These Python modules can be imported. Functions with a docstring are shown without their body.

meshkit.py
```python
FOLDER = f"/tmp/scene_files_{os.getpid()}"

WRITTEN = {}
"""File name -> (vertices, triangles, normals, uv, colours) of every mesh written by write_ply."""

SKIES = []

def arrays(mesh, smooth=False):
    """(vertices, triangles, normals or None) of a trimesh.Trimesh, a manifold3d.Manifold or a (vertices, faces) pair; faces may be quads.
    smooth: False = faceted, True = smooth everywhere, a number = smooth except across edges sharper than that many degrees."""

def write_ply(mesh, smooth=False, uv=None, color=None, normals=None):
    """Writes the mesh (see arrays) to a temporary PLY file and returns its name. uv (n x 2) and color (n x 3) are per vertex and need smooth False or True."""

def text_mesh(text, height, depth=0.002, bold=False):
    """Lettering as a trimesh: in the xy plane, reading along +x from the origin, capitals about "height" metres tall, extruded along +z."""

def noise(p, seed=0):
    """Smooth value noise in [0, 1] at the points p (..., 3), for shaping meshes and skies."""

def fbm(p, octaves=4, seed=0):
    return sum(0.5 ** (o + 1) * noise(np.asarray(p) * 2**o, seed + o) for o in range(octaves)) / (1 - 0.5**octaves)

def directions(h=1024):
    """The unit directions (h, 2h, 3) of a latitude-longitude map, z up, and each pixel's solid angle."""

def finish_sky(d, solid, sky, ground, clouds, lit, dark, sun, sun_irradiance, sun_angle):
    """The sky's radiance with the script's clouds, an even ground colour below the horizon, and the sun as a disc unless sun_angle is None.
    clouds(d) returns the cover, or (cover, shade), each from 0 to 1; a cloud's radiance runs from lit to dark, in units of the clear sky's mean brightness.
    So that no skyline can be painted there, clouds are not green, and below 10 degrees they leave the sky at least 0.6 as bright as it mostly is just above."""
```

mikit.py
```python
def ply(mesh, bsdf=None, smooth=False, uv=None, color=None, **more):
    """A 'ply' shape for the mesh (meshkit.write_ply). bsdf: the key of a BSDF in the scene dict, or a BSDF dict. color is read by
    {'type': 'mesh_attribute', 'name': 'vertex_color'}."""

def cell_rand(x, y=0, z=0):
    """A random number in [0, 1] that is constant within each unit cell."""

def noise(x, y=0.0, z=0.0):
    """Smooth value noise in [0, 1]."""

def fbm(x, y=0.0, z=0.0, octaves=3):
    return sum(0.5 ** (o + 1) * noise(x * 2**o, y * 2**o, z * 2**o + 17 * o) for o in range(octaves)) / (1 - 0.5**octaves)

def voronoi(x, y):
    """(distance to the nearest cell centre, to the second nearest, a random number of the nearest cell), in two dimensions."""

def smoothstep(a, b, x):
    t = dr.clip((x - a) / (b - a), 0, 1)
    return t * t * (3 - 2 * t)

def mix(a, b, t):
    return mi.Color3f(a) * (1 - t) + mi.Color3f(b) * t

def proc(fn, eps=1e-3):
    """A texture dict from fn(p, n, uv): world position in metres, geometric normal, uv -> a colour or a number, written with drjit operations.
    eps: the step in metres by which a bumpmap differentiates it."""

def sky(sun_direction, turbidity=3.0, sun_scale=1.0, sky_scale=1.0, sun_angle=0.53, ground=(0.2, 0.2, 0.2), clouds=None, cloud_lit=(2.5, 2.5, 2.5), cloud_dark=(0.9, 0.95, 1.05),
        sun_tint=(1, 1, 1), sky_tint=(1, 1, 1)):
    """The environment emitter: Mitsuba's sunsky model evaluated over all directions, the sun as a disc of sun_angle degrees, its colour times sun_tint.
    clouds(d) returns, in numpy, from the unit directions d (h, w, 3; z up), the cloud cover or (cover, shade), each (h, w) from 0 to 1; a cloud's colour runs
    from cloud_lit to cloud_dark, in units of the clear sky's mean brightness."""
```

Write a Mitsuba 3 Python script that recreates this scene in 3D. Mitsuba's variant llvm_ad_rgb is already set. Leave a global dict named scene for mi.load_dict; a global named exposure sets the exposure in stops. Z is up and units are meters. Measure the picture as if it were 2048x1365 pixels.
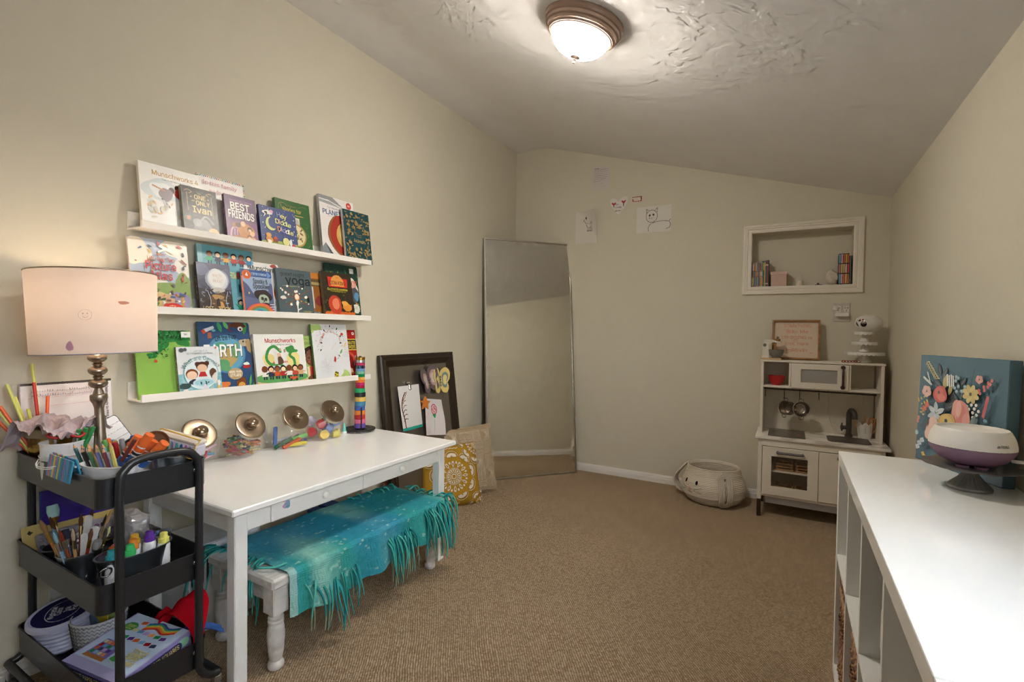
import math, random
import numpy as np, trimesh, drjit as dr
import mitsuba as mi
import mikit, meshkit
from mikit import proc, noise, fbm, voronoi, cell_rand, smoothstep, mix
from shapely.geometry import Polygon, Point, LineString, box as sbox
from shapely import affinity
from shapely.ops import unary_union
from trimesh.creation import triangulate_polygon
from scipy.spatial import cKDTree

T = mi.ScalarTransform4f
PI = math.pi
# ---------------------------------------------------------------- camera, sky, exposure
EYE = np.array([0.0, 0.0, 1.193])
yaw, pitch, roll = -0.51615, -0.02108, 0.014426
_f0 = np.array([math.sin(yaw), math.cos(yaw), 0]); _r0 = np.array([math.cos(yaw), -math.sin(yaw), 0]); _u0 = np.array([0, 0, 1.0])
_fw = _f0 * math.cos(pitch) + _u0 * math.sin(pitch); _u1 = _u0 * math.cos(pitch) - _f0 * math.sin(pitch)
_up = _u1 * math.cos(roll) - _r0 * math.sin(roll)
scene = {'type': 'scene'}
scene['camera'] = {'type': 'perspective', 'fov': 2 * math.degrees(math.atan(1024 / 979.15)), 'fov_axis': 'x', 'near_clip': 0.02, 'far_clip': 200,
                   'to_world': T().look_at(EYE.tolist(), (EYE + _fw).tolist(), _up.tolist())}
exposure = 2.45
scene['sky'] = mikit.sky((0.75, -0.5, 0.5), turbidity=4, sun_scale=0.0, sky_scale=11.0, ground=(0.3, 0.3, 0.3),
                         clouds=lambda d: (0.75 + 0 * d[..., 2], 0.2 + 0 * d[..., 2]), cloud_lit=(1.5, 1.55, 1.65), cloud_dark=(0.9, 0.95, 1.05))
LAMP = (26.0 * 1.0, 26.0 * 0.92, 26.0 * 0.81)          # ceiling lamp glass, warm white
BULB = (17.0 * 1.0, 17.0 * 0.78, 17.0 * 0.54)         # table lamp bulb
labels = {}
rng = random.Random(7)
nrg = np.random.default_rng(7)
# ---------------------------------------------------------------- colour
def C(h):
    h = h.lstrip('#'); h = ''.join(c * 2 for c in h) if len(h) == 3 else h
    s = np.array([int(h[i:i + 2], 16) / 255 for i in (0, 2, 4)])
    return np.where(s < 0.04045, s / 12.92, ((s + 0.055) / 1.055) ** 2.4)
def uv_colour(p, n, uv):
    # every face carries its own colour in uv: u = red in steps + green, v = blue (square roots)
    r = dr.floor(uv.x); g = (uv.x - r - 0.1) / 0.8; r = r / 255
    return mi.Color3f(r * r, g * g, uv.y * uv.y)
VC = proc(uv_colour)
def two(b): return {'type': 'twosided', 'bsdf': b}
def pr(rough, metallic=0.0, spec=0.5, **k): return two({'type': 'principled', 'base_color': dict(VC), 'roughness': rough, 'metallic': metallic, 'specular': spec, **k})
scene['mat_matte'] = two({'type': 'diffuse', 'reflectance': dict(VC)})
scene['mat_satin'] = pr(0.45)
scene['mat_lacquer'] = pr(0.22)
scene['mat_gloss'] = pr(0.1)
scene['mat_brushed'] = pr(0.34, 1.0)
scene['mat_chrome'] = pr(0.12, 1.0)
scene['mat_glass'] = {'type': 'thindielectric', 'int_ior': 1.5}
scene['mat_mirror'] = two({'type': 'conductor', 'material': 'none', 'specular_reflectance': {'type': 'rgb', 'value': [0.86, 0.87, 0.85]}})
# ---------------------------------------------------------------- mesh helpers
def tm(v, f): return trimesh.Trimesh(np.asarray(v, float), np.asarray(f, int), process=False)
def mv(m, t=(0, 0, 0), rz=0, rx=0, ry=0, s=None):
    m = m.copy(); M = np.eye(4)
    if s is not None: M = np.diag([*(s if np.ndim(s) else (s,) * 3), 1.0]) @ M
    for a, ax in ((rx, [1, 0, 0]), (ry, [0, 1, 0]), (rz, [0, 0, 1])):
        if a: M = trimesh.transformations.rotation_matrix(math.radians(a), ax) @ M
    M[:3, 3] += t
    m.apply_transform(M); return m
def fr(m, o, X, Y, Z):
    """local axes -> world"""
    m = m.copy(); M = np.eye(4); M[:3, 0], M[:3, 1], M[:3, 2], M[:3, 3] = X, Y, Z, o
    m.apply_transform(M); return m
def bx(a, b, r=0.0):
    """box from corner a to corner b, edges chamfered by r"""
    a, b = np.minimum(a, b).astype(float), np.maximum(a, b).astype(float)
    if r <= 0:
        return mv(trimesh.creation.box(b - a), (a + b) / 2)
    r = min(r, 0.45 * (b - a).min())
    pts = []
    for i in (0, 1):
        for j in (0, 1):
            for k in (0, 1):
                c = np.array([(a, b)[i][0], (a, b)[j][1], (a, b)[k][2]]); d = np.array([1 - 2 * i, 1 - 2 * j, 1 - 2 * k]) * r
                for ax in range(3):
                    q = c + d; q[ax] = c[ax]; pts.append(q)
    return trimesh.convex.convex_hull(np.array(pts))
def lathe(prof, n=32, cap=True):
    """profile [(r,z)...] about z"""
    p = np.array(prof, float); a = np.arange(n) * 2 * PI / n
    v = np.stack([p[:, None, 0] * np.cos(a), p[:, None, 0] * np.sin(a), np.broadcast_to(p[:, None, 1], (len(p), n))], -1).reshape(-1, 3)
    f = []
    for i in range(len(p) - 1):
        for j in range(n):
            q = [i * n + j, i * n + (j + 1) % n, (i + 1) * n + (j + 1) % n, (i + 1) * n + j]
            f += [[q[0], q[1], q[2]], [q[0], q[2], q[3]]]
    return tm(v, f)
def tube(path, r, n=8, closed=False, caps=True):
    P = np.array(path, float); R = np.broadcast_to(np.asarray(r, float), (len(P),))
    ok = np.r_[True, np.linalg.norm(np.diff(P, axis=0), axis=1) > 1e-7]; P, R = P[ok], R[ok]; m = len(P)
    t = np.gradient(P, axis=0) if not closed else np.roll(P, -1, 0) - np.roll(P, 1, 0)
    t /= np.linalg.norm(t, axis=1, keepdims=True) + 1e-12
    u = np.cross(t[0], [0, 0, 1.0]); u = u if np.linalg.norm(u) > 1e-3 else np.cross(t[0], [1.0, 0, 0]); u /= np.linalg.norm(u)
    V = []; a = np.arange(n) * 2 * PI / n
    for i in range(m):
        u = u - t[i] * (u @ t[i]); u /= np.linalg.norm(u); w = np.cross(t[i], u)
        V.append(P[i] + R[i] * (np.cos(a)[:, None] * u + np.sin(a)[:, None] * w))
    V = np.vstack(V); f = []
    for i in range(m if closed else m - 1):
        k = (i + 1) % m
        for j in range(n):
            q = [i * n + j, i * n + (j + 1) % n, k * n + (j + 1) % n, k * n + j]
            f += [[q[0], q[1], q[2]], [q[0], q[2], q[3]]]
    if caps and not closed:
        V = np.vstack([V, P[0], P[-1]])
        for j in range(n):
            f += [[m * n, (j + 1) % n, j], [m * n + 1, (m - 1) * n + j, (m - 1) * n + (j + 1) % n]]
    return tm(V, f)
def bez(pts, n=12):
    """Catmull-Rom through points"""
    P = np.array(pts, float); P = np.vstack([2 * P[0] - P[1], P, 2 * P[-1] - P[-2]]); out = []
    for i in range(1, len(P) - 2):
        for t in np.linspace(0, 1, n, endpoint=False):
            out.append(0.5 * ((2 * P[i]) + (-P[i - 1] + P[i + 1]) * t + (2 * P[i - 1] - 5 * P[i] + 4 * P[i + 1] - P[i + 2]) * t * t + (-P[i - 1] + 3 * P[i] - 3 * P[i + 1] + P[i + 2]) * t ** 3))
    return np.array(out + [P[-2]])
def prism(poly, z0, z1):
    """shapely polygon extruded from z0 to z1"""
    if not isinstance(poly, Polygon) and not hasattr(poly, 'geoms'): poly = Polygon(poly)
    gs = [g for g in getattr(poly, 'geoms', [poly]) if g.area > 1e-12]
    return cat([mv(trimesh.creation.extrude_polygon(g, z1 - z0, engine='earcut'), (0, 0, z0)) for g in gs])
def cat(ms):
    v, f, k = [], [], 0
    for m in ms:
        v.append(np.asarray(m.vertices)); f.append(np.asarray(m.faces) + k); k += len(m.vertices)
    return tm(np.vstack(v), np.vstack(f))
def cyl(a, b, r, n=16, r2=None):
    return tube([a, b], [r, r if r2 is None else r2], n)
def sph(c, r, n=2, s=(1, 1, 1)):
    return mv(trimesh.creation.icosphere(n, 1.0), c, s=np.array(s, float) * r)
def numbered(name):
    used = set(k.split('__')[0] for k in scene) | set(labels)
    if name not in used: return name
    i = 1
    while f'{name}_{i:03d}' in used: i += 1
    return f'{name}_{i:03d}'
def thing(name, label, category, group=None, kind=None):
    key = numbered(name); labels[key] = {'label': label, 'category': category}
    if group: labels[key]['group'] = group
    if kind: labels[key]['kind'] = kind
    return key
def newkey(parent, name):
    k = f'{parent}__{name}'; i = 0
    while k in scene:
        i += 1; k = f'{parent}__{name}_{i:03d}'
    return k
def shape(pieces, mat, smooth=30, **more):
    """pieces: [(mesh, colour)] -> one ply; colour = hex, rgb or per-vertex array; each face gets one colour"""
    V, F, N, K, k = [], [], [], [], 0
    for m, col in pieces:
        col = C(col) if isinstance(col, str) else np.asarray(col, float)
        v, f, n = meshkit.arrays(m, smooth)
        if col.ndim == 2: col = (col if len(col) == len(v) else col[cKDTree(m.vertices).query(v)[1]])[f].mean(1)
        if n is None or col.ndim == 2:                   # split the corners
            tri = v[f]
            if n is None: nn = np.cross(tri[:, 1] - tri[:, 0], tri[:, 2] - tri[:, 0]); nn /= np.linalg.norm(nn, axis=1, keepdims=True) + 1e-20; n = np.repeat(nn, 3, 0)
            else: n = n[f.ravel()]
            if col.ndim == 2: col = np.repeat(col, 3, 0)
            v = tri.reshape(-1, 3); f = np.arange(len(v)).reshape(-1, 3)
        V.append(v); F.append(f + k); N.append(n); K.append(np.broadcast_to(col, (len(v), 3))); k += len(v)
    K = np.sqrt(np.clip(np.vstack(K), 0, 0.999)); uv = np.stack([np.round(K[:, 0] * 255) + 0.1 + 0.8 * K[:, 1], K[:, 2]], 1)
    path = meshkit.write_ply((np.vstack(V), np.vstack(F)), False, uv=uv, normals=np.vstack(N))
    return {'type': 'ply', 'filename': path, 'face_normals': False, 'bsdf': {'type': 'ref', 'id': mat}, **more}
def part(parent, name, mesh, mat, col='#fff', smooth=30, label=None, **more):
    key = newkey(parent, name) if name else parent
    scene[key] = shape(mesh if isinstance(mesh, list) else [(mesh, col)], mat, smooth, **more)
    if label: labels[key] = {'label': label}
    return key
def one(name, label, category, mesh, mat, col='#fff', smooth=30, group=None, **more):
    k = thing(name, label, category, group); part(k, None, mesh, mat, col, smooth, **more); return k
def struct(name, mesh, mat, col='#fff', smooth=False):
    part(name, None, mesh, mat, col, smooth); labels[name] = {'kind': 'structure'}
# ---------------------------------------------------------------- flat print: layers of coloured shapes on a sheet
_txt = {}
def text2d(s, bold=False):
    if (s, bold) not in _txt:
        m = meshkit.text_mesh(s, 1.0, 0.1, bold); v, f = np.array(m.vertices), np.array(m.faces)
        f = f[(v[f][:, :, 2] > 0.05).all(1)]; u, inv = np.unique(f, return_inverse=True)
        v = v[u][:, :2]; _txt[(s, bold)] = (v - v.min(0) * [1, 0], inv.reshape(-1, 3))
    return _txt[(s, bold)]
def ell(cx, cy, rx, ry, n=24, rot=0):
    a = np.arange(n) * 2 * PI / n; x, y = rx * np.cos(a), ry * np.sin(a); c, s = math.cos(math.radians(rot)), math.sin(math.radians(rot))
    return Polygon(np.stack([cx + x * c - y * s, cy + x * s + y * c], 1))
def rect(x0, y0, x1, y1): return sbox(min(x0, x1), min(y0, y1), max(x0, x1), max(y0, y1))
def leaf(x, y, ln, w, rot):
    t = np.linspace(0, 1, 9); h = w * np.sin(PI * t) ** 0.8 / 2; p = np.vstack([np.stack([t * ln, h], 1), np.stack([t * ln, -h], 1)[::-1][1:-1]])
    return affinity.translate(affinity.rotate(Polygon(p).buffer(0), rot, origin=(0, 0)), x, y)
def line(pts, w): return LineString(pts).buffer(w / 2, cap_style='round')
def star(x, y, r, n=5, q=0.42, rot=90):
    a = [math.radians(rot + 180 * k / n) for k in range(2 * n)]
    return Polygon([(x + (r if k % 2 == 0 else r * q) * math.cos(a[k]), y + (r if k % 2 == 0 else r * q) * math.sin(a[k])) for k in range(2 * n)])
def blob(x, y, rx, ry, seed, amp=0.2, n=28):
    q = random.Random(seed); ph = [q.random() * 6.28 for _ in range(4)]; P = []
    for k in range(n):
        a = 2 * PI * k / n; r = 1 + amp * sum(math.sin((j + 2) * a + ph[j]) / (j + 1.5) for j in range(4)); P.append((x + rx * r * math.cos(a), y + ry * r * math.sin(a)))
    return Polygon(P).buffer(0)
def art(items, w, h, lift=0.00012, clip=True):
    """items in metres on a w x h sheet: (shape, colour) or ('text', x, y, height, colour[, bold, width, rot, centred]) -> [(mesh,col)] in local xy, stacked in z"""
    out, z = [], lift; page = sbox(0, 0, w, h)
    for it in items:
        if isinstance(it[0], str):
            s, x, y, ht, col = it[:5]; o = dict(it[5]) if len(it) > 5 else {}
            v, f = text2d(s, o.get('b', False)); v = v * ht
            wd = v[:, 0].max()
            if 'w' in o: v = v * [o['w'] / wd, 1]; wd = o['w']
            if 'sh' in o: v = v + np.stack([v[:, 1] * o['sh'], 0 * v[:, 1]], 1)
            if o.get('mid'): v = v - [wd / 2, 0]
            if 'arc' in o:                                      # bent along a circle of this radius
                R = o['arc']; a = v[:, 0] / R; v = np.stack([(R + v[:, 1]) * np.sin(a), (R + v[:, 1]) * np.cos(a) - R], 1)
            if 'rot' in o: c, q = math.cos(math.radians(o['rot'])), math.sin(math.radians(o['rot'])); v = np.stack([v[:, 0] * c - v[:, 1] * q, v[:, 0] * q + v[:, 1] * c], 1)
            v = v + [x, y]
            out.append((tm(np.column_stack([v, np.full(len(v), z)]), f), col))
        else:
            g = it[0] if isinstance(it[0], Polygon) or hasattr(it[0], 'geoms') else Polygon(it[0]).buffer(0)
            if clip: g = g.intersection(page)
            for q in getattr(g, 'geoms', [g]):
                if isinstance(q, Polygon) and q.area > 1e-9:
                    v, f = triangulate_polygon(q, engine='earcut')
                    out.append((tm(np.column_stack([v, np.full(len(v), z)]), f), it[1]))
        z += 0.00006
    for k, (m, c) in enumerate(out):
        a, b, d = m.vertices[m.faces[0]][:, :2]
        if (b[0] - a[0]) * (d[1] - a[1]) - (b[1] - a[1]) * (d[0] - a[0]) < 0: out[k] = (tm(m.vertices, m.faces[:, ::-1]), c)
    return out

def grained(mesh, L, a, b, sc, lo=0.3, hi=0.7, seed=0):
    """(mesh cut into pieces no longer than L, vertex colours from a to b after a stretched noise: the grain of the matter)"""
    v, f = trimesh.remesh.subdivide_to_size(np.array(mesh.vertices), np.array(mesh.faces), L, max_iter=14)
    k = np.clip((meshkit.fbm(v * np.array(sc), 3, seed) - lo) / (hi - lo), 0, 1)[:, None]
    return tm(v, f), C(a) * (1 - k) + C(b) * k
# ---------------------------------------------------------------- the room
XL, XR, YB, YF = -2.222, 0.55, 3.957, -1.3
WALL = (0.60, 0.56, 0.46)
def wall_col(p, n, uv):
    k = fbm(p.x * 1.7 + 3, p.y * 1.7, p.z * 1.7, 3)
    q = fbm(p.x * 30, p.y * 30, p.z * 30, 2)
    return mi.Color3f(*WALL) * (0.965 + 0.05 * k + 0.02 * q)
def wall_h(p, n, uv):
    return fbm(p.x * 55, p.y * 55, p.z * 55, 2) * 0.6 + 0.4 * noise(p.x * 14, p.y * 14, p.z * 14)
scene['mat_wall'] = two({'type': 'bumpmap', 'arbitrary': proc(wall_h, 2e-3), 'scale': 0.0012, 'bsdf': {'type': 'diffuse', 'reflectance': proc(wall_col)}})
def ceil_h(p, n, uv):
    x, y = p.x, p.y
    wx, wy = fbm(x * 7, y * 7, 2.0, 2) * 0.5, fbm(x * 7, y * 7, 9.0, 2) * 0.5
    a = fbm(x * 16 + wx * 4, y * 26 + wy * 4, 5.0, 3)
    patch = smoothstep(0.40, 0.62, noise(x * 2.6 + 1.5, y * 2.6 + 0.7, 4.0))
    ridge = smoothstep(0.50, 0.56, a) * (0.35 + 0.65 * patch)
    return ridge + 0.10 * fbm(x * 70, y * 70, 1.0, 2)
def ceil_col(p, n, uv):
    return mi.Color3f(0.68, 0.665, 0.655) * (0.97 + 0.05 * fbm(p.x * 9, p.y * 9, 3.0, 3))
scene['mat_ceiling'] = two({'type': 'bumpmap', 'arbitrary': proc(ceil_h, 3e-3), 'scale': 0.0035, 'bsdf': {'type': 'principled', 'base_color': proc(ceil_col), 'roughness': 0.55, 'specular': 0.3}})
LOOP = 0.0088
def carpet_uv(p):
    # diagonal rows of loops
    u = (p.x * 0.80 + p.y * 0.60) / LOOP; v = (-p.x * 0.60 + p.y * 0.80) / LOOP
    u = u + 1.2 * (noise(p.x * 9, p.y * 9, 1.0) - 0.5) + 0.35 * (noise(p.x * 80, p.y * 80, 4.0) - 0.5)
    v = v + 1.2 * (noise(p.x * 9, p.y * 9, 7.0) - 0.5)
    return u, v + 0.5 * (dr.floor(u) - 2 * dr.floor(u / 2))
def carpet_h(p, n, uv):
    u, v = carpet_uv(p); a, b = u - dr.floor(u) - 0.5, v - dr.floor(v) - 0.5
    return dr.maximum(0.0, 1 - (a * a * 3.6 + b * b * 2.6)) + 0.25 * cell_rand(dr.floor(u), dr.floor(v), 3)
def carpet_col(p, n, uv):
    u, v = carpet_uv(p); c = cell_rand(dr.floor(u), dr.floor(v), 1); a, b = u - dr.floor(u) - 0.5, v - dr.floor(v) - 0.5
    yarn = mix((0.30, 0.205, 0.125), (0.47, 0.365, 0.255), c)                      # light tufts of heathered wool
    back = mi.Color3f(0.075, 0.05, 0.03)                                              # shade in the gaps between loops, painted into the colour
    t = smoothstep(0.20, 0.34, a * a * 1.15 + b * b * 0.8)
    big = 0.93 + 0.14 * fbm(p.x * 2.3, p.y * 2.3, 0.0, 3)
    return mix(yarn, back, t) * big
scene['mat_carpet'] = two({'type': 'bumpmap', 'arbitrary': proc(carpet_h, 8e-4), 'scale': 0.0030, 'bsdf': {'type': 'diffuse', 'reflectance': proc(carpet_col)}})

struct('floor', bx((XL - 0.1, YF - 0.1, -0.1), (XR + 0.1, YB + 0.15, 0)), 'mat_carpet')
XK, ZT, ZR = -1.92, 2.825, 2.086                              # where the flat strip of the ceiling meets the slope
cp = [(XL - 0.1, ZT - 0.008), (-2.0, ZT + 0.002), (-1.95, ZT), (-1.90, ZT - 0.010), (-1.82, ZT - 0.030), (XR + 0.12, ZR - 0.036), (XR + 0.12, ZT + 0.2), (XL - 0.1, ZT + 0.2)]
struct('ceiling', mv(prism(Polygon(cp), 0, YB + 0.15 - (YF - 0.1)), (0, YB + 0.15, 0), rx=90), 'mat_ceiling', smooth=20)
struct('wall_left', bx((XL - 0.1, YF - 0.1, 0), (XL, YB + 0.15, ZT + 0.1)), 'mat_wall')
struct('wall_front', bx((XL - 0.1, YF - 0.1, 0), (XR + 0.1, YF, ZT + 0.1)), 'mat_wall')
def xz(poly, y0, y1): return mv(prism(poly, -y1, -y0), (0, 0, 0), rx=90)        # polygon in x,z extruded along y
def yz(poly, x0, x1):                                                                # polygon in y,z extruded along x
    return fr(prism(poly, x0, x1), (0, 0, 0), (0, 1, 0), (0, 0, 1), (1, 0, 0))
NX0, NX1, NZ0, NZ1, ND = -0.254, 0.354, 1.536, 1.921, 0.13
wb = sbox(XL - 0.1, 0, XR + 0.12, ZT + 0.1).difference(sbox(NX0, NZ0, NX1, NZ1))
struct('wall_back', cat([xz(wb, YB, YB + ND), bx((NX0 - 0.1, YB + ND, NZ0 - 0.1), (NX1 + 0.1, YB + ND + 0.02, NZ1 + 0.1))]), 'mat_wall')
WY0, WY1, WZ0, WZ1 = -0.35, 1.25, 0.98, 1.95
wr = sbox(YF - 0.1, 0, YB + 0.15, ZT + 0.1).difference(sbox(WY0, WZ0, WY1, WZ1))
struct('wall_right', yz(wr, XR, XR + 0.12), 'mat_wall')
# window beyond the right edge of the photograph: frame, mullion, sill, pane
WHITE = '#e9e6e0'
wf = [bx((XR + 0.05, WY0, WZ0), (XR + 0.09, WY0 + 0.05, WZ1), .004), bx((XR + 0.05, WY1 - 0.05, WZ0), (XR + 0.09, WY1, WZ1), .004),
      bx((XR + 0.05, WY0, WZ0), (XR + 0.09, WY1, WZ0 + 0.05), .004), bx((XR + 0.05, WY0, WZ1 - 0.05), (XR + 0.09, WY1, WZ1), .004),
      bx((XR + 0.055, (WY0 + WY1) / 2 - 0.02, WZ0), (XR + 0.085, (WY0 + WY1) / 2 + 0.02, WZ1), .004)]
struct('window_1', cat(wf), 'mat_satin', WHITE, 30)
part('window_1', 'pane', bx((XR + 0.069, WY0 + 0.04, WZ0 + 0.04), (XR + 0.0695, WY1 - 0.04, WZ1 - 0.04)), 'mat_glass')
scene['window_1__pane'] = {'type': 'rectangle', 'to_world': T().translate([XR + 0.07, (WY0 + WY1) / 2, (WZ0 + WZ1) / 2]).rotate([0, 1, 0], -90).scale([(WZ1 - WZ0) / 2 - 0.04, (WY1 - WY0) / 2 - 0.04, 1]), 'bsdf': {'type': 'ref', 'id': 'mat_glass'}}
# baseboards with a stepped top
BP = Polygon([(0, 0), (0.013, 0), (0.013, 0.036), (0.010, 0.039), (0.010, 0.050), (0.0065, 0.053), (0.0065, 0.060), (0.003, 0.064), (0, 0.064)])
def baseboard(name, a, b, nrm):
    a, b = np.array(a, float), np.array(b, float); L = np.linalg.norm(b - a); d = (b - a) / L
    m = fr(prism(BP, 0, L), a, nrm, (0, 0, 1), d)
    if np.linalg.det(np.array([nrm, (0, 0, 1), d])) < 0: m = tm(m.vertices, m.faces[:, ::-1])
    struct(name, m, 'mat_satin', '#dedbd6')
baseboard('baseboard_left', (XL, YF, 0), (XL, YB, 0), (1, 0, 0))
baseboard('baseboard_back', (XL, YB, 0), (XR, YB, 0), (0, -1, 0))
baseboard('baseboard_right', (XR, YF, 0), (XR, YB, 0), (-1, 0, 0))
baseboard('baseboard_front', (XL, YF, 0), (XR, YF, 0), (0, 1, 0))
# niche casing, mitred moulding of stepped profile
def casing(x0, x1, z0, z1, w, y):
    prof = [(0, 0), (0, 0.010), (0.006, 0.013), (0.020, 0.013), (0.024, 0.010), (0.030, 0.015), (0.038, 0.015), (0.041, 0.019), (w - .003, 0.019), (w, 0.016), (w, 0)]
    ring = [(x0, z0, -1, -1), (x1, z0, 1, -1), (x1, z1, 1, 1), (x0, z1, -1, 1)]; v, f, k = [], [], len(prof)
    for cx, cz, sx, sz in ring:
        for o, d in prof: v.append((cx + sx * o, y - d, cz + sz * o))
    for i in range(4):
        j = (i + 1) % 4
        for q in range(k - 1):
            a, b, c, d = i * k + q, j * k + q, j * k + q + 1, i * k + q + 1; f += [[a, b, c], [a, c, d]]
    m = tm(v, f); m.fix_normals(); return m
struct('trim_1', casing(NX0, NX1, NZ0, NZ1, 0.057, YB), 'mat_satin', '#d6cfc3')
# ---------------------------------------------------------------- ceiling lamp
def ceiling_lamp():
    sl = math.atan(0.302); t = thing('ceiling_light', 'round flush ceiling light with bronze rim and glowing alabaster glass bowl', 'ceiling light')
    o = np.array((-0.775, 1.94, 0)); o[2] = ZT - 0.030 - (ZT - 0.030 - (ZR - 0.036)) / (XR + 0.12 + 1.82) * (o[0] + 1.82)
    Z = np.array((-math.sin(sl), 0, -math.cos(sl))); X = np.array((math.cos(sl), 0, -math.sin(sl))); Y = np.cross(Z, X)
    P = lambda m: fr(m, o, X, Y, Z)
    rim = [(0.0, 0.001), (0.168, 0.001), (0.168, 0.014), (0.164, 0.022), (0.158, 0.025), (0.157, 0.036), (0.150, 0.040), (0.148, 0.050), (0.139, 0.053), (0.137, 0.058), (0.131, 0.058), (0.130, 0.040)]
    part(t, 'rim', P(lathe(rim, 64)), 'mat_brushed_paint', '#8d7564', 25)
    part(t, 'retainer_ring', P(lathe([(0.131, 0.052), (0.131, 0.061), (0.124, 0.062), (0.122, 0.052)], 64)), 'mat_satin', '#c9a68a', 25)
    dome = [(0.123 * math.cos(a), 0.055 + 0.082 * math.sin(a)) for a in np.linspace(0, PI / 2 - 0.05, 20)] + [(0.0001, 0.137)]
    part(t, 'glass_bowl', P(lathe(dome, 64)), 'mat_matte', '#f3e2c8', True, emitter={'type': 'area', 'radiance': {'type': 'rgb', 'value': list(LAMP)}})
    fin = [(0.0, 0.134), (0.020, 0.136), (0.020, 0.139), (0.008, 0.142), (0.006, 0.147), (0.0085, 0.150), (0.004, 0.153), (0.0065, 0.157), (0.005, 0.163), (0.0001, 0.165)]
    part(t, 'finial', P(lathe(fin, 24)), 'mat_brushed_paint', '#8d7f70', 30)
scene['mat_brushed_paint'] = pr(0.38, 0.25)
ceiling_lamp()
# ---------------------------------------------------------------- picture ledges
LEDGES = [(1.558, 1.585), (1.238, 1.267), (0.902, 0.931)]
for i, (zb, zl) in enumerate(LEDGES):
    t = thing('picture_ledge', ['top white picture ledge on the left wall, below the tall white book', 'middle white picture ledge on the left wall, beside the lamp shade', 'lowest white picture ledge on the left wall, just above the glass jars'][i], 'shelf', 'picture ledges on the left wall')
    y0, y1 = 0.906, 2.056
    part(t, 'back_rail', bx((XL + .001, y0, zb), (XL + 0.012, y1, zb + 0.072), .001), 'mat_satin', '#e4e1db')
    part(t, 'shelf_board', bx((XL + 0.012, y0, zb), (-2.114, y1, zb + 0.006), .001), 'mat_satin', '#e4e1db')
    part(t, 'front_lip', bx((-2.114, y0, zb), (-2.102, y1, zl), .001), 'mat_satin', '#e4e1db')
ZF = [1.5645, 1.2445, 0.9085]
ROW = [(-2.117, 10.0), (-2.142, 9.0), (-2.175, 8.5)]
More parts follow.
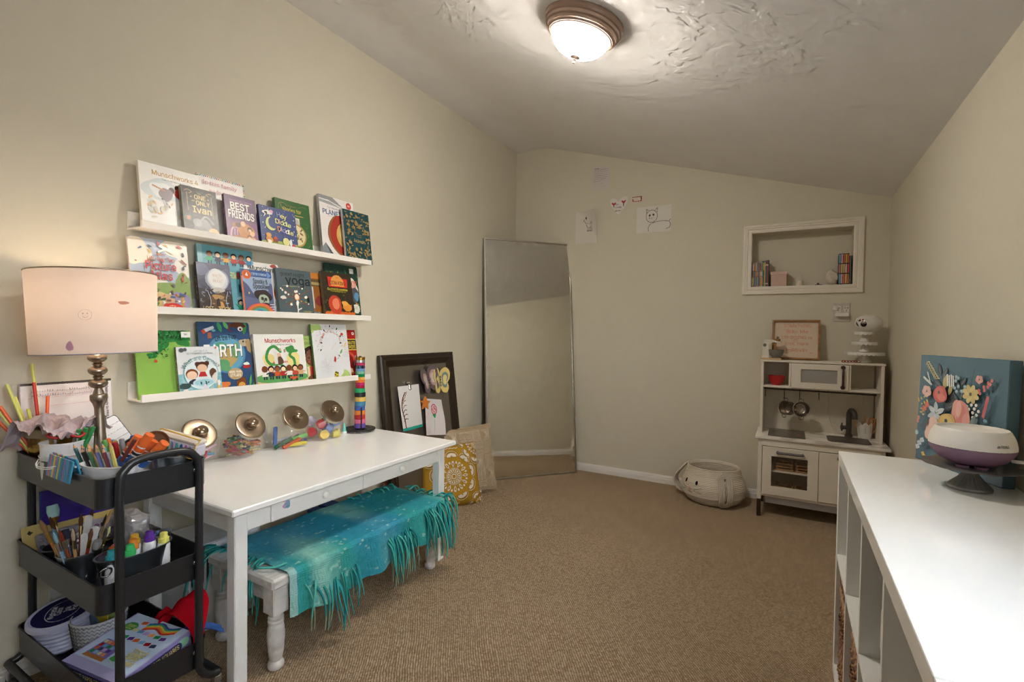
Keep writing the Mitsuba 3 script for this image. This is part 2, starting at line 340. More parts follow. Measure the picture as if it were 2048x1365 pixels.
def book(label, ledge, row, y0, w, h, t, cover, items, spine=None, sp_items=(), hard=True, name='book', rnd=0.0, grp=None, pages='#ded8c8', tilt=None):
    xb, a = ROW[row]; a = math.radians(a if tilt is None else tilt)
    k = thing(name, label, 'book' if name == 'book' else name.replace('_', ' '), grp)
    o = np.array((xb, y0, ZF[ledge])); X = (0, 1, 0); Y = (-math.sin(a), 0, math.cos(a)); Z = (math.cos(a), 0, math.sin(a))
    P = lambda m: fr(m, o, X, Y, Z)
    b = 0.0025 if hard else 0.0008; ov = 0.003 if hard else 0.0
    face = sbox(0, 0, w, h)
    if rnd: face = unary_union([sbox(0, 0, w - rnd, h), sbox(0, rnd, w, h - rnd), ell(w - rnd, rnd, rnd, rnd), ell(w - rnd, h - rnd, rnd, rnd)])
    pcs = [(P(prism(face, -b, 0)), cover), (P(prism(face, -t, -t + b)), cover), (P(bx((-0.0006, 0, -t), (b, h, 0), 0.001)), spine or cover)]
    pcs += [(P(m), c) for m, c in art(items, w, h)]
    for s in sp_items:                                                          # lettering on the spine, read from the top down
        m = art([(s[0], 0, 0, s[1] if len(s) > 1 else t * 0.5, s[2] if len(s) > 2 else '#fff', {'w': h * (s[3] if len(s) > 3 else 0.6)})], h, t)
        pcs += [(fr(q, o + np.array(Y) * h * (0.5 + (s[3] if len(s) > 3 else 0.6) / 2) - np.array(Z) * t * 0.72 - np.array(X) * 0.0008, -np.array(Y), Z, -np.array(X)), c) for q, c in m]
    part(k, 'cover', pcs, 'mat_cover', smooth=False)
    part(k, 'pages', P(bx((b, ov, -t + b), (w - ov - .001, h - ov, -b))), 'mat_matte', pages, False)
    return k
scene['mat_cover'] = pr(0.33)
def tx(s, x, y, h, c, **k): return (s, x, y, h, c, k)
def people(n, x0, x1, y, s, seed, skin=('#e8b894', '#8a5638', '#f0cfae', '#6b3f28'), cl=('#3aa676', '#24304f', '#d9a13b', '#b8242c', '#96202a', '#2d7fb0')):
    """a row of simple children: legs, dress, head, hair"""
    q = random.Random(seed); out = []
    for i in range(n):
        x = x0 + (x1 - x0) * i / max(1, n - 1); c = cl[i % len(cl)]; k = skin[(i + seed) % len(skin)]
        out += [(rect(x - s * .16, y, x - s * .04, y + s * .3), '#2c2c44'), (rect(x + s * .04, y, x + s * .16, y + s * .3), '#2c2c44'),
                ([(x - s * .3, y + s * .25), (x + s * .3, y + s * .25), (x + s * .18, y + s * .62), (x - s * .18, y + s * .62)], c),
                (line([(x - s * .2, y + s * .55), (x - s * .42, y + s * (.3 + .4 * q.random()))], s * .09), c), (line([(x + s * .2, y + s * .55), (x + s * .42, y + s * (.3 + .4 * q.random()))], s * .09), c),
                (ell(x, y + s * .86, s * .27, s * .26), ['#2a1b14', '#5b3320', '#151013', '#7a3a1e'][(i * 3 + seed) % 4]), (ell(x, y + s * .79, s * .2, s * .19), k)]
    return out
def specks(n, x0, y0, x1, y1, r, cols, seed, kind=0):
    q = random.Random(seed); out = []
    for i in range(n):
        x, y, s = x0 + (x1 - x0) * q.random(), y0 + (y1 - y0) * q.random(), r * (0.6 + 0.8 * q.random())
        g = ell(x, y, s, s, 8) if kind == 0 else star(x, y, s) if kind == 1 else leaf(x, y, s * 3, s, q.random() * 360) if kind == 2 else ell(x, y, s * 1.5, s * .7, 10, q.random() * 180)
        out.append((g, cols[i % len(cols)]))
    return out
def house(x, y, w, h, c, rf): return [(rect(x, y, x + w, y + h), c), ([(x - w * .12, y + h), (x + w * 1.12, y + h), (x + w / 2, y + h * 1.6)], rf), (rect(x + w * .4, y, x + w * .6, y + h * .4), '#3a2a22')]
G1, G2, G3 = 'books on the top ledge', 'books on the middle ledge', 'books on the lowest ledge'
# top ledge
w, h = .222, .265
book('tall white picture book with gold title at the left end of the top ledge', 0, 1, .928, w, h, .016, '#e6e4df', [
    (blob(.075, .165, .06, .05, 3), '#c9d2d2'), (blob(.08, .165, .042, .034, 4), '#dfe3e1'),
    tx('Munschworks 4', .045, .222, .019, '#b48a2e', b=1, w=.172), tx('The Fourth Munsch Treasury', .078, .207, .0065, '#222', w=.11),
    (ell(.112, .172, .011, .013), '#3b2318'), (blob(.09, .15, .022, .03, 8), '#8c7f86'), (line([(.045, .178), (.085, .165)], .006), '#c08a64'), (line([(.075, .13), (.1, .1)], .006), '#4b3a33'),
    (ell(.135, .185, .012, .012), '#4a2415'), (blob(.14, .16, .02, .02, 9), '#a52a25'), (rect(.166, .0, .222, .14), '#3d6a9c'), (blob(.19, .12, .035, .025, 6), '#b8562a'), (blob(.185, .05, .03, .03, 2), '#79a4bf'), (blob(.2, .085, .02, .012, 5), '#7c2a20'),
    *specks(26, .02, .05, .16, .13, .007, ['#b9b3a5', '#cfc7b6', '#d8b27c', '#c7cbc8'], 11, 3)], spine='#d9d4cb', grp=G1)
k = thing('family_rules_card', 'white card with striped border and pink handwriting, behind the books on the top ledge', 'card')
w, h = .209, .287; xb, a = ROW[2]; a = math.radians(a)
FR_ = lambda m: fr(m, (xb, 1.158, ZF[0]), (0, 1, 0), (-math.sin(a), 0, math.cos(a)), (math.cos(a), 0, math.sin(a)))
bd = []; cols = ['#a8483a', '#b89a54', '#2c6048', '#5f9aa0', '#2a3f6a', '#7c2f48']
for i in range(28): bd.append(([(i * .0078, h), (i * .0078 + .004, h), (i * .0078 + .0, h - .009), (i * .0078 - .004, h - .009)], cols[i % 6]))
for i in range(36):
    for x in (0, w - .008): bd.append(([(x, h - .008 - i * .0078), (x + .008, h - .004 - i * .0078), (x + .008, h - .008 - i * .0078), (x, h - .012 - i * .0078)], cols[(i + 2) % 6]))
bd += [tx('In this family', .02, .245, .017, '#b8607e', w=.15), tx('we do mistakes', .045, .212, .016, '#b8607e', w=.13), tx('do', .0, .165, .015, '#b8607e', w=.02), tx('we do', .017, .12, .014, '#8d6aa8'), tx('and', .02, .08, .014, '#8d6aa8'), tx('do', .15, .08, .014, '#b8607e')]
part(k, 'sheet', [(FR_(bx((0, 0, -.003), (w, h, 0), .0008)), '#e4e0dc')] + [(FR_(m), c) for m, c in art(bd, w, h)], 'mat_cover', smooth=False)
w, h = .139, .204
book('black book with gold ornate title and round gold seal, top ledge', 0, 0, 1.064, w, h, .018, '#1d1b1b', [
    (rect(.02, .1, .0215, .178), '#c9a765'), (rect(.117, .085, .1185, .178), '#c9a765'), (line(bez([(.012, .185), (.025, .19), (.04, .183), (.03, .176)]), .002), '#c9a765'), (line(bez([(.127, .182), (.112, .19), (.098, .183), (.108, .176)]), .002), '#c9a765'),
    tx('The', .06, .178, .006, '#d8bb77'), tx('ONE', .048, .155, .0185, '#dcbf7c', b=1, w=.045), tx('AND', .036, .142, .007, '#dcbf7c', w=.013), tx('ONLY', .053, .131, .0185, '#dcbf7c', b=1, w=.056), tx('Ivan', .038, .097, .027, '#dcbf7c', b=1, w=.075), (star(.035, .162, .005), '#c9a765'), (star(.104, .162, .005), '#c9a765'),
    (rect(0, 0, .139, .03), '#3e2e3a'), (blob(.075, .045, .03, .03, 3), '#6e7072'), (ell(.052, .055, .018, .017), '#86888a'), (line(bez([(.07, .07), (.085, .085), (.1, .078), (.115, .06)]), .008), '#84878a'), (blob(.06, .022, .022, .02, 4), '#55575a'),
    (ell(.02, .072, .017, .016), '#1d4a3a'), (rect(.013, .062, .027, .078), '#c47248'), (ell(.115, .018, .023, .023), '#c49a52'), (ell(.115, .018, .019, .019), '#cfa963')], spine='#8f8f80', sp_items=[('THE ONE AND ONLY IVAN', .008, '#2a2a26', .72)], grp=G1)
w, h = .142, .211
book('purple book with bold white title and friends on a roller coaster, top ledge', 0, 0, 1.237, w, h, .015, '#5b3a60', [
    (rect(0, 0, w, .1), '#6e4470'), (rect(0, 0, w, .06), '#7d4a74'), tx('SHANNON HALE AND LEUYEN PHAM', .02, .187, .006, '#b87fb0', w=.105), 
    tx('BEST', .026, .147, .032, '#2a1a2a', b=1, w=.086), tx('FRIENDS', .014, .108, .034, '#2a1a2a', b=1, w=.118), tx('BEST', .025, .149, .032, '#efe7dd', b=1, w=.086), tx('FRIENDS', .013, .110, .034, '#efe7dd', b=1, w=.118),
    (line(bez([(.012, .0), (.022, .055), (.042, .068), (.06, .04), (.068, .0)]), .007), '#c9a2b2'), (line([(.03, 0), (.035, .06)], .003), '#c9a2b2'), (line([(.045, 0), (.046, .06)], .003), '#c9a2b2'), (blob(.085, .055, .035, .04, 4), '#b9793a'), 
    *[(ell(x, y, .012, .012), c) for x, y, c in ((.036, .078, '#8b5a38'), (.052, .08, '#5d3a2a'), (.075, .088, '#d7a67c'), (.09, .062, '#c08a5a'), (.104, .066, '#4e2f22'), (.114, .048, '#dcb08a'), (.1, .03, '#8a5636'), (.118, .022, '#c99a70'))],
    *[(ell(x, y, .008, .007), '#e3bb98') for x, y in ((.075, .084), (.104, .062), (.1, .026))], (blob(.06, .015, .03, .02, 7), '#a86a38')], sp_items=[('BEST FRIENDS', .007, '#e8e0da', .4)], grp=G1)
w, h = .192, .202
book('navy blue nursery rhyme book with moon, stars and colourful title, top ledge', 0, 0, 1.395, w, h, .016, '#3b4a7c', [
    (rect(0, 0, w, .03), '#8c9c50'), (blob(.1, .02, .12, .02, 2, .1), '#8c9c50'), *specks(34, .01, .05, .19, .195, .0022, ['#dfe3b8', '#f2efd2'], 5), 
    (ell(.055, .118, .028, .033), '#cdd08a'), (ell(.066, .124, .025, .028), '#3b4a7c'), (blob(.04, .17, .022, .012, 3), '#d8d6d6'), (ell(.062, .178, .009, .008), '#d9a3b8'), (blob(.033, .168, .008, .006, 5), '#33333f'), (line([(.028, .16), (.022, .148)], .004), '#d8d6d6'), (line([(.05, .158), (.05, .148)], .004), '#d8d6d6'),
    *[tx(c, x, y, .023, col, b=1) for c, x, y, col in (('H', .088, .158, '#8a94b8'), ('e', .108, .155, '#d7cf8e'), ('y', .123, .152, '#d7cf8e'), ('D', .078, .125, '#d9d588'), ('i', .097, .124, '#c8a1c2'), ('d', .104, .122, '#d9d588'), ('d', .12, .12, '#c7d39e'), ('l', .137, .118, '#d9d588'), ('e', .144, .116, '#c7d39e'), ('D', .085, .088, '#d9946e'), ('i', .104, .088, '#9fa8d0'), ('d', .111, .085, '#9c93c8'), ('d', .128, .082, '#e2e2e0'), ('l', .145, .08, '#d9d588'), ('e', .153, .078, '#d9d08a'))],
    (blob(.038, .038, .016, .018, 4), '#cf8a3a'), (ell(.036, .06, .014, .011), '#d69a4a'), (blob(.038, .03, .009, .01, 7), '#e8ddc8'), (rect(.06, .03, .08, .046), '#8a3f28'), ([(.056, .046), (.084, .046), (.07, .06)], '#c4492f'), (ell(.125, .04, .018, .02), '#d8d38c'), (blob(.15, .04, .008, .016, 6), '#d9dbe0'), (ell(.165, .026, .01, .008), '#b8306a')], spine='#2f3f78', rnd=.006, grp=G1)
w, h = .196, .262
book('green book of stories with gold ornament, standing behind the navy blue one', 0, 1, 1.497, w, h, .018, '#2f5f31', [
    (line(bez([(.02, .15), (.02, .23), (.04, .245), (.06, .24)]), .002), '#a58d4a'), (line(bez([(.03, .24), (.04, .215), (.06, .21), (.05, .2)]), .002), '#a58d4a'), (line(bez([(.13, .235), (.16, .245), (.18, .24)]), .0015), '#7f8a4a'), tx('A Collection of', .06, .232, .006, '#a58d4a'), tx('Stories for', .04, .205, .020, '#b8a052', b=1, w=.105), 
    (rect(.048, .19, .155, .194), '#b59a50'), (rect(.092, .145, .13, .18), '#d9d2c0'), (rect(.1, .15, .125, .172), '#a9b0a8'), (ell(.105, .09, .058, .06), '#a88d48'), (ell(.105, .09, .05, .052), '#d6cba6'), *specks(18, .09, .06, .14, .13, .005, ['#8c5a3a', '#b89a5a', '#5d6a3a'], 4, 3), tx('Holly', .15, .01, .016, '#a58d4a', w=.03), *[(line(bez([(.16, .16 - .05 * i), (.178, .15 - .05 * i), (.166, .135 - .05 * i)]), .0015), '#6d8a48') for i in range(3)]], grp=G1)
w, h = .235, .345
book('large white planet book with a red and yellow globe section, top ledge', 0, 1, 1.757, w, h, .020, '#dcd8d6', [
    ([(0, .345), (.09, .345), (.16, .30), (.12, .31), (.06, .325), (0, .325)], '#8b8f92'), ([(0, .32), (.07, .318), (.15, .294), (.08, .3), (0, .305)], '#9ba0a2'), tx('The Ultimate Book of', .05, .278, .011, '#5a6a80', w=.12), tx('PLANET', .018, .244, .026, '#3a5a84', b=1, w=.125), (rect(.05, .235, .12, .2365), '#aaa'),
    (blob(.13, .14, .085, .115, 8, .05), '#8a5a34'), (blob(.135, .14, .078, .105, 9, .05), '#9e3226'), (blob(.145, .14, .045, .07, 3, .05), '#c7a05a'), (blob(.15, .14, .03, .05, 5, .05), '#dcc98a'), ([(0, 0), (.08, 0), (.05, .05), (.02, .085), (0, .06)], '#7f868c'), ([(.02, .085), (.09, 0), (.06, 0), (.04, .04)], '#4c5258'),
    (ell(.2, .32, .019, .019), '#c2463a'), tx('45', .19, .315, .011, '#f0e0d8', b=1)], spine='#b9bdc0', sp_items=[('The Ultimate Book of Planet Earth', .012, '#4a5a74', .62)], grp=G1, tilt=8)
w, h = .192, .292
gold = '#8f7c52'; dec = []
q = random.Random(5)
for i in range(150):
    x, y = q.uniform(.012, w - .012), q.uniform(.01, h - .012)
    if ((x - w * .52) / .05) ** 2 + ((y - h * .45) / .05) ** 2 < 1: continue
    dec.append(((leaf(x, y, q.uniform(.012, .03), q.uniform(.005, .01), q.random() * 360) if i % 3 else blob(x, y, q.uniform(.006, .014), q.uniform(.005, .01), i)), [gold, '#9a8659', '#7d6d48'][i % 3]))
book('dark teal book covered in gold animal ornament at the right end of the top ledge', 0, 0, 1.886, w, h, .014, '#1f4249', dec + [tx('an anthology of', .075, .153, .006, '#b09a68', w=.045), tx('intriguing', .08, .143, .006, '#b09a68', w=.035), tx('Animals', .058, .11, .021, '#b8a26e', w=.085), tx('DK', .01, .272, .008, gold)], spine='#d8d6d2', grp=G1, tilt=8)
# middle ledge
w, h = .208, .290
land = '#7f9a4c'; it = [(blob(.02, .235, .05, .06, 3), '#e2d8c8'), (blob(.165, .26, .055, .035, 5), '#e2dccf'), (blob(.19, .19, .03, .05, 8), '#ddd8cc'), (blob(.07, .11, .05, .03, 2), '#dcd8cc'), (blob(.1, .06, .14, .055, 6, .12), land), (blob(.19, .12, .035, .04, 9), land), (blob(.05, .06, .06, .035, 4), '#c8b577'), (blob(.12, .045, .05, .03, 12), '#c9a67a'), (blob(.17, .05, .03, .04, 7), '#8f86a8'), (rect(.168, .02, .18, .075), '#b98a4c'), (rect(.105, .03, .145, .06), '#c49a78')]
it += specks(60, .005, .005, .2, .09, .005, ['#2e4a28', '#7a4a2c', '#b8562a', '#4a5a8a', '#333', '#c9b46a', '#8a2f28', '#e0dccf', '#5f7f3a'], 21, 3) + specks(24, .01, .1, .2, .28, .0045, ['#7a4a2c', '#333a4a', '#b03a2c', '#c9a04a', '#4a6a8a'], 22, 3)
it += [(line([(.105, .265), (.15, .243)], .012), '#e8e6e0'), ([(.118, .255), (.128, .25), (.1, .235), (.095, .24)], '#e8e6e0'), ([(.134, .255), (.14, .25), (.135, .275), (.131, .275)], '#e8e6e0'), ([(.1, .262), (.107, .268), (.1, .28), (.095, .28)], '#b8302c'), (leaf(.06, .262, .02, .007, -20), '#3a3f4a'), (leaf(.025, .155, .04, .014, -55), '#b84438'), (rect(.065, .2, .085, .206), '#3a5a48'), (leaf(.165, .275, .025, .008, -25), '#b03228'), (line([(.18, .215), (.195, .2)], .006), '#98282c')]
it += [tx('Usborne', .085, .226, .009, '#b02c34', w=.036), tx('Lift-the-flap', .058, .203, .017, '#b02c34', w=.095), tx('Picture', .05, .168, .031, '#b4202a', b=1, w=.108), tx('Atlas', .06, .130, .031, '#b4202a', b=1, w=.082), (ell(.135, .012, .039, .026), '#c0241e'), tx('with a', .12, .024, .006, '#f0d9a8'), tx('giant', .117, .008, .013, '#f2dca0', b=1, w=.04), tx('world map', .112, -.001, .006, '#f0d9a8', w=.05)]
book('big light blue picture atlas with red title, just above the lamp shade', 1, 0, .886, w, h, .010, '#a3aec0', it, spine='#c3b9b4', sp_items=[('Picture Atlas', .006, '#b4303a', .5)], rnd=.012, grp=G2)
w, h = .246, .303
book('teal book with a row of children, behind the dark enchanted story book', 1, 1, 1.144, w, h, .012, '#5f9fae', [(rect(0, .0, .02, h), '#86b3bd'), *people(6, .05, .225, .223, .05, 1), tx('FROM', .13, .165, .028, '#d9d38a', b=1, w=.028), tx('M', .163, .165, .03, '#b8302c', b=1), tx('LD', .166, .105, .034, '#24404a', b=1), (ell(.19, .075, .035, .012), '#a7c4c8'), *people(2, .17, .22, .015, .05, 2)], pages='#e4e2da', grp=G2)
w, h = .140, .221
book('dark blue and brown story book with a glowing white swirl on the cover, middle ledge', 1, 0, 1.124, w, h, .018, '#26242c', [
    (rect(0, .11, w, h), '#4a4b64'), (blob(.02, .19, .03, .03, 3), '#646a88'), (blob(.125, .17, .02, .04, 4), '#5d627c'), (blob(.03, .13, .03, .02, 5), '#3a3f54'), (blob(.082, .15, .048, .052, 8, .06), '#8e95a4'), (blob(.083, .152, .042, .046, 9, .05), '#c9ccd0'), (blob(.083, .155, .036, .038, 2, .05), '#dcdcda'), (blob(.08, .105, .025, .014, 4), '#b9b4ae'),
    tx('BEAUTY', .062, .163, .012, '#b99c84', w=.042), tx('AND', .077, .155, .005, '#b99c84'), tx('BEAST', .064, .14, .012, '#b99c84', w=.038), (rect(0, 0, w, .085), '#2c2220'), (blob(.08, .06, .04, .03, 6), '#5a4028'), (blob(.078, .075, .022, .012, 7), '#a8814e'), (blob(.088, .038, .012, .02, 3), '#c08a48'), *specks(30, .005, .03, .135, .12, .004, ['#6a7690', '#4f3a2c', '#8a7a5c', '#7f8ca4'], 8, 3),
    (ell(.078, .062, .006, .007), '#2a201c'), (rect(.072, .035, .084, .056), '#23222a'), (line(bez([(.035, .1), (.045, .06), (.04, .02)]), .003), '#a9aab0'), (line(bez([(.12, .1), (.11, .06), (.118, .02)]), .003), '#a9aab0'), (rect(0, 0, w, .03), '#2a1f1a'),
    tx('LOST', .012, .018, .0145, '#d9bf84', b=1, w=.042), tx('IN A', .057, .02, .008, '#d9bf84', w=.015), tx('BOOK', .077, .018, .0145, '#d9bf84', b=1, w=.05), tx('AN ENCHANTING ORIGINAL STORY', .014, .010, .005, '#b8a478', w=.11)], spine='#1f1c20', sp_items=[('LOST in a BOOK', .008, '#d9bf84', .45)], grp=G2)
w, h = .175, .255
book('white treasury with black title, mostly hidden behind the skeleton reader', 1, 1, 1.342, w, h, .014, '#dedddb', [tx('Munschworks', .03, .216, .022, '#2a2a2c', b=1, w=.16), (blob(.15, .245, .015, .01, 3), '#a8443a'), (blob(.16, .11, .02, .04, 5), '#b8442c'), (ell(.158, .14, .013, .015), '#3a8a7a'), (blob(.165, .06, .014, .03, 4), '#d9b27c'), (rect(.02, .03, .08, .15), '#c8d0d8')], grp=G2)
w, h = .150, .214
book('slim reader with a skeleton in a dark hat, middle ledge', 1, 0, 1.312, w, h, .004, '#8fa3c0', [(rect(0, 0, .007, h), '#d0683a'), (rect(0, .182, w, h), '#2c4a86'), (ell(.027, .19, .022, .021), '#d46a2c'), (ell(.027, .19, .018, .017), '#c4501f'), tx('4', .021, .182, .016, '#f4ead8', b=1), tx('STEP INTO READING', .05, .19, .011, '#a9c4e4', b=1, w=.075), ([(.128, .178), (.148, .195), (.128, .212)], '#5f8ac8'),
    (rect(.007, 0, w, .09), '#5a6488'), ([(.007, .09), (.007, .16), (.03, .14), (.05, .105), (.06, .08)], '#4a5478'), ([(.12, .07), (.15, .07), (.15, .15), (.138, .16), (.128, .13)], '#55608a'), (rect(.028, .1, .034, .108), '#d8b24a'), tx('Spooky &', .055, .152, .021, '#22222c', b=1, w=.072), tx('Spookier', .052, .128, .021, '#22222c', b=1, w=.082), 
    (ell(.098, .095, .045, .026, 24, -12), '#2a1c20'), (blob(.1, .105, .03, .02, 3), '#2f2024'), (blob(.1, .075, .025, .028, 7, .05), '#9fae9c'), (ell(.093, .082, .007, .008), '#2a2420'), (ell(.109, .079, .007, .008), '#2a2420'), (ell(.1, .071, .003, .005), '#2a2420'), (rect(.09, .055, .112, .063), '#5d665c'), (blob(.115, .035, .03, .025, 5), '#4a2026'), *[(line([(.128, .01 + .011 * i), (.148, .012 + .011 * i)], .0045), '#c4ccdc') for i in range(5)]], hard=False, grp=G2)
k = thing('rainbow_cutout', 'small painted rainbow cut-out standing at the front of the middle ledge', 'decoration')
xb, a = -2.1145, 0
pcs = []
for i, (r, c) in enumerate(((.0715, '#d8606c'), (.066, '#d9783f'), (.055, '#8a7a4a'), (.045, '#4aa89a'), (.034, '#4c5a9c'), (.022, '#3a3f78'))):
    g = ell(0, 0, r, r * .82, 40).intersection(sbox(-1, 0, 1, 1))
    pcs.append((fr(prism(g, -.003 if i == 0 else 0.0002 * i, 0.0002 * i + .0001), (-2.1105, 1.384, ZF[1]), (0, 1, 0), (0, 0, 1), (1, 0, 0)), c))
part(k, 'card', pcs, 'mat_cover', smooth=False)
w, h = .196, .240
br = '#8a4a2c'; it = [tx('good night', .022, .206, .019, '#1d2426', w=.135), tx('yoga', .047, .165, .042, '#1d2426', b=1, w=.14), tx('a pose-by-pose bedtime story', .03, .153, .005, '#c9b878', w=.1)]
for p in ([(.1, .1), (.06, .12), (.02, .145)], [(.1, .1), (.05, .1), (.015, .09)], [(.1, .105), (.1, .13), (.12, .15)], [(.105, .1), (.15, .1), (.185, .11)], [(.1, .1), (.15, .125), (.18, .145)], [(.1, .095), (.14, .075), (.17, .06)], [(.1, .095), (.06, .07), (.03, .055)], [(.1, .1), (.08, .13), (.07, .15)]): it.append((line(bez(p), .0028), br))
it += specks(14, .015, .06, .185, .155, .0055, ['#e6e4dc'], 3) + specks(22, .015, .05, .185, .155, .003, ['#4a7a3a', '#b8302c', '#c9a83a', '#5a8a4a'], 6) + [(blob(.025, .095, .014, .01, 3), '#d6d4d0'), (ell(.1, .1, .015, .017), '#c98a5a'), (ell(.1, .102, .011, .014), '#ecd9c4'), (blob(.1, .07, .008, .014, 2), '#e4e4e0'), (line([(.098, .06), (.1, .035), (.12, .045)], .006), '#e4e4e0'), (line([(.1, .06), (.098, .006)], .006), '#e4e4e0'), (blob(.165, .09, .007, .012, 5), '#1d1d1d'), (ell(.1, .002, .02, .006), '#2f5a34'), tx('Mariam Gates', .13, .025, .009, '#c4b25a', w=.05), tx('Sarah Jane Hinder', .13, .012, .007, '#c4b25a', w=.05)]
book('grey blue bedtime yoga book with tree-haired figure, middle ledge', 1, 0, 1.488, w, h, .018, '#4a5a60', it, spine='#3f5258', grp=G2)
w, h = .125, .240
book('orange brown book wedged between the yoga book and the songbook', 1, 1, 1.645, w, h, .012, '#8a5426', [(rect(.0, .21, w, h), '#b8742c'), (rect(.0, .17, w, .205), '#5a4a2c'), (rect(.03, .175, .12, .19), '#9c8a5a'), (rect(.045, .05, .065, .165), '#c8c4bc'), (rect(.0, .0, .1, .035), '#6a5a3a'), tx('BIBLE', .035, .01, .02, '#8a9cb8', b=1, w=.06), (blob(.095, .09, .02, .03, 3), '#7a2f2c')], grp=G2)
w, h = .202, .254
lf = specks(60, .0, .03, w, .2, .006, ['#3f4a2c', '#2c3520', '#55603a', '#4a4028'], 31, 2)
book('dark jungle songbook with red banner and orange rising sun, middle ledge', 1, 0, 1.75, w, h, .016, '#33291c', lf + [(rect(0, 0, w, .032), '#c4622c'), ([(i * .012, .032) for i in range(18)] + [(i * .012 + .006, .04 if i % 2 else .036) for i in range(17, -1, -1)], '#c4622c'), ([(.04, .172), (.165, .172), (.17, .222), (.035, .228)], '#c4302a'), (ell(.1, .19, .046, .05).intersection(sbox(0, .178, 1, 1)), '#d8944a'), tx('THE', .09, .222, .006, '#5a2018'), tx('LION KING', .046, .186, .02, '#7a2018', b=1, w=.108), tx('ILLUSTRATED SONGBOOK', .03, .155, .010, '#d8c44a', b=1, w=.135), tx('FROM THE MOTION PICTURE', .05, .146, .005, '#d8c44a', w=.1),
    (blob(.07, .075, .045, .05, 5, .08), '#b8402c'), (blob(.075, .08, .025, .03, 6, .08), '#d87a5a'), (blob(.15, .065, .03, .025, 9, .1), '#d48a3a'), (blob(.135, .085, .018, .016, 4), '#dca04a'), (leaf(.16, .06, .03, .008, 40), '#d48a3a')], spine='#6a5f48', grp=G2)
w, h = .226, .307
book('dark green rainforest book with a white sticker, behind the songbook at the right end', 1, 1, 1.797, w, h, .012, '#173a34', specks(46, .0, .0, w, h, .008, ['#2f5a34', '#22503c', '#5a7a3a', '#3a6a48', '#86934a'], 41, 2) + [(rect(.165, .262, .195, .29), '#dfe2e2'), tx('NEW', .169, .28, .005, '#777', w=.022), (blob(.165, .18, .045, .06, 3), '#d8cfc4'), *[(line([(.15 + .01 * i, .16), (.17 + .01 * i, .22)], .005), '#b8482c') for i in range(5)], (blob(.19, .14, .025, .05, 4), '#4a5058'), (blob(.2, .13, .015, .03, 8), '#5a8ab0'), (leaf(.19, .1, .04, .014, -60), '#b8742c'), (star(.19, .06, .03, 12, .8), '#d0d2c8'), (rect(.175, .07, .2, .072), '#777'), (rect(.175, .06, .2, .062), '#777')], rnd=.01, grp=G2)
# lowest ledge
w, h = .200, .268
fol = [(unary_union([blob(.13, .245, .09, .028, 3, .2), blob(.05, .25, .05, .03, 4, .2), blob(.09, .215, .035, .02, 6), blob(.17, .225, .03, .02, 5), blob(.07, .19, .022, .016, 8), blob(.055, .168, .016, .012, 7)]), '#1f7a35')]
fol += specks(150, .02, .235, .195, .266, .0035, ['#0f3a1a', '#2aa04a', '#15602a'], 51, 2) + specks(50, .045, .16, .11, .225, .003, ['#0f3a1a', '#2aa04a'], 52, 2)
book('plain lime green book with dark green leaves along its top, left end of the lowest ledge', 2, 1, .914, w, h, .010, '#86b44e', [([(.115, .23), (.15, .245), (.178, .2), (.188, .14), (.2, .12), (.2, .2), (.17, .235)], '#2a9a4c')] + fol + [(ell(.062, .145, .005, .006), '#c4302a'), (leaf(.14, .045, .04, .014, 35), '#2a9a4c'), (leaf(.15, .04, .035, .012, 8), '#2a9a4c'), (rect(.16, .238, .196, .262), '#e2e4e2'), tx('$', .17, .248, .006, '#666', w=.015)], spine='#7aa848', sp_items=[('TREE', .006, '#2a4a22', .3)], grp=G3)
w, h = .170, .202
book('small white germs book with children at a washbasin, before the lime green one', 2, 0, 1.046, w, h, .012, '#d9dcdf', [
    (rect(0, 0, w, .09), '#9cc4cc'), *[(rect(x * .017, y * .015, x * .017 + .015, y * .015 + .013), ['#7fb4bf', '#a8ccd2', '#8fbec8'][(x * 7 + y * 3) % 3]) for x in range(10) for y in range(6)], (rect(0, 0, w, .02), '#b9a98a'), (ell(.088, .09, .069, .07, 40), '#7fb2bc'), (ell(.088, .09, .066, .067, 40), '#d6e2e6'), 
    tx('Very First Questions and Answers', .035, .17, .008, '#4a5a60', w=.105), tx('LIFT-THE-FLAP', .065, .18, .005, '#4a5a60'), tx('What are Germs?', .088, .146, .017, '#3f5f62', arc=.072, mid=1, w=.155), (ell(.018, .188, .009, .009), '#4a5258'), (ell(.032, .19, .007, .007), '#4a5258'), (ell(.155, .196, .004, .004), '#b8543a'),
    (ell(.074, .128, .01, .01), '#4a2a1c'), (ell(.112, .13, .01, .01), '#4a2a1c'), (ell(.092, .118, .024, .02), '#4a2a1c'), (ell(.092, .111, .02, .016), '#e2bfa2'), ([(.075, .075), (.11, .075), (.103, .095), (.083, .095)], '#b02a2c'), (ell(.05, .088, .024, .021), '#7a3f22'), (ell(.05, .083, .02, .017), '#e8c8ac'), (blob(.055, .055, .016, .012, 3), '#2a3040'), (blob(.135, .085, .016, .022, 5), '#5a3a2c'), (blob(.14, .065, .012, .02, 6), '#d8d2c8'), (ell(.095, .05, .045, .018), '#c4dbe2'), (ell(.095, .05, .038, .013), '#9cc8d4'), *specks(6, .07, .045, .12, .055, .003, ['#2a3a44'], 3, 3), (blob(.02, .04, .02, .014, 8), '#2f4a4a'), (rect(.012, .005, .03, .028), '#e2dcd8'), (rect(.148, .01, .16, .035), '#d8b45a'), (blob(.155, .045, .006, .014, 4), '#e4e2de'), (blob(.1, .022, .012, .018, 9), '#d9d4dc')], spine='#5a4648', sp_items=[('What are Germs?', .006, '#e4dcd4', .5)], rnd=.008, grp=G3)
w, h = .228, .308
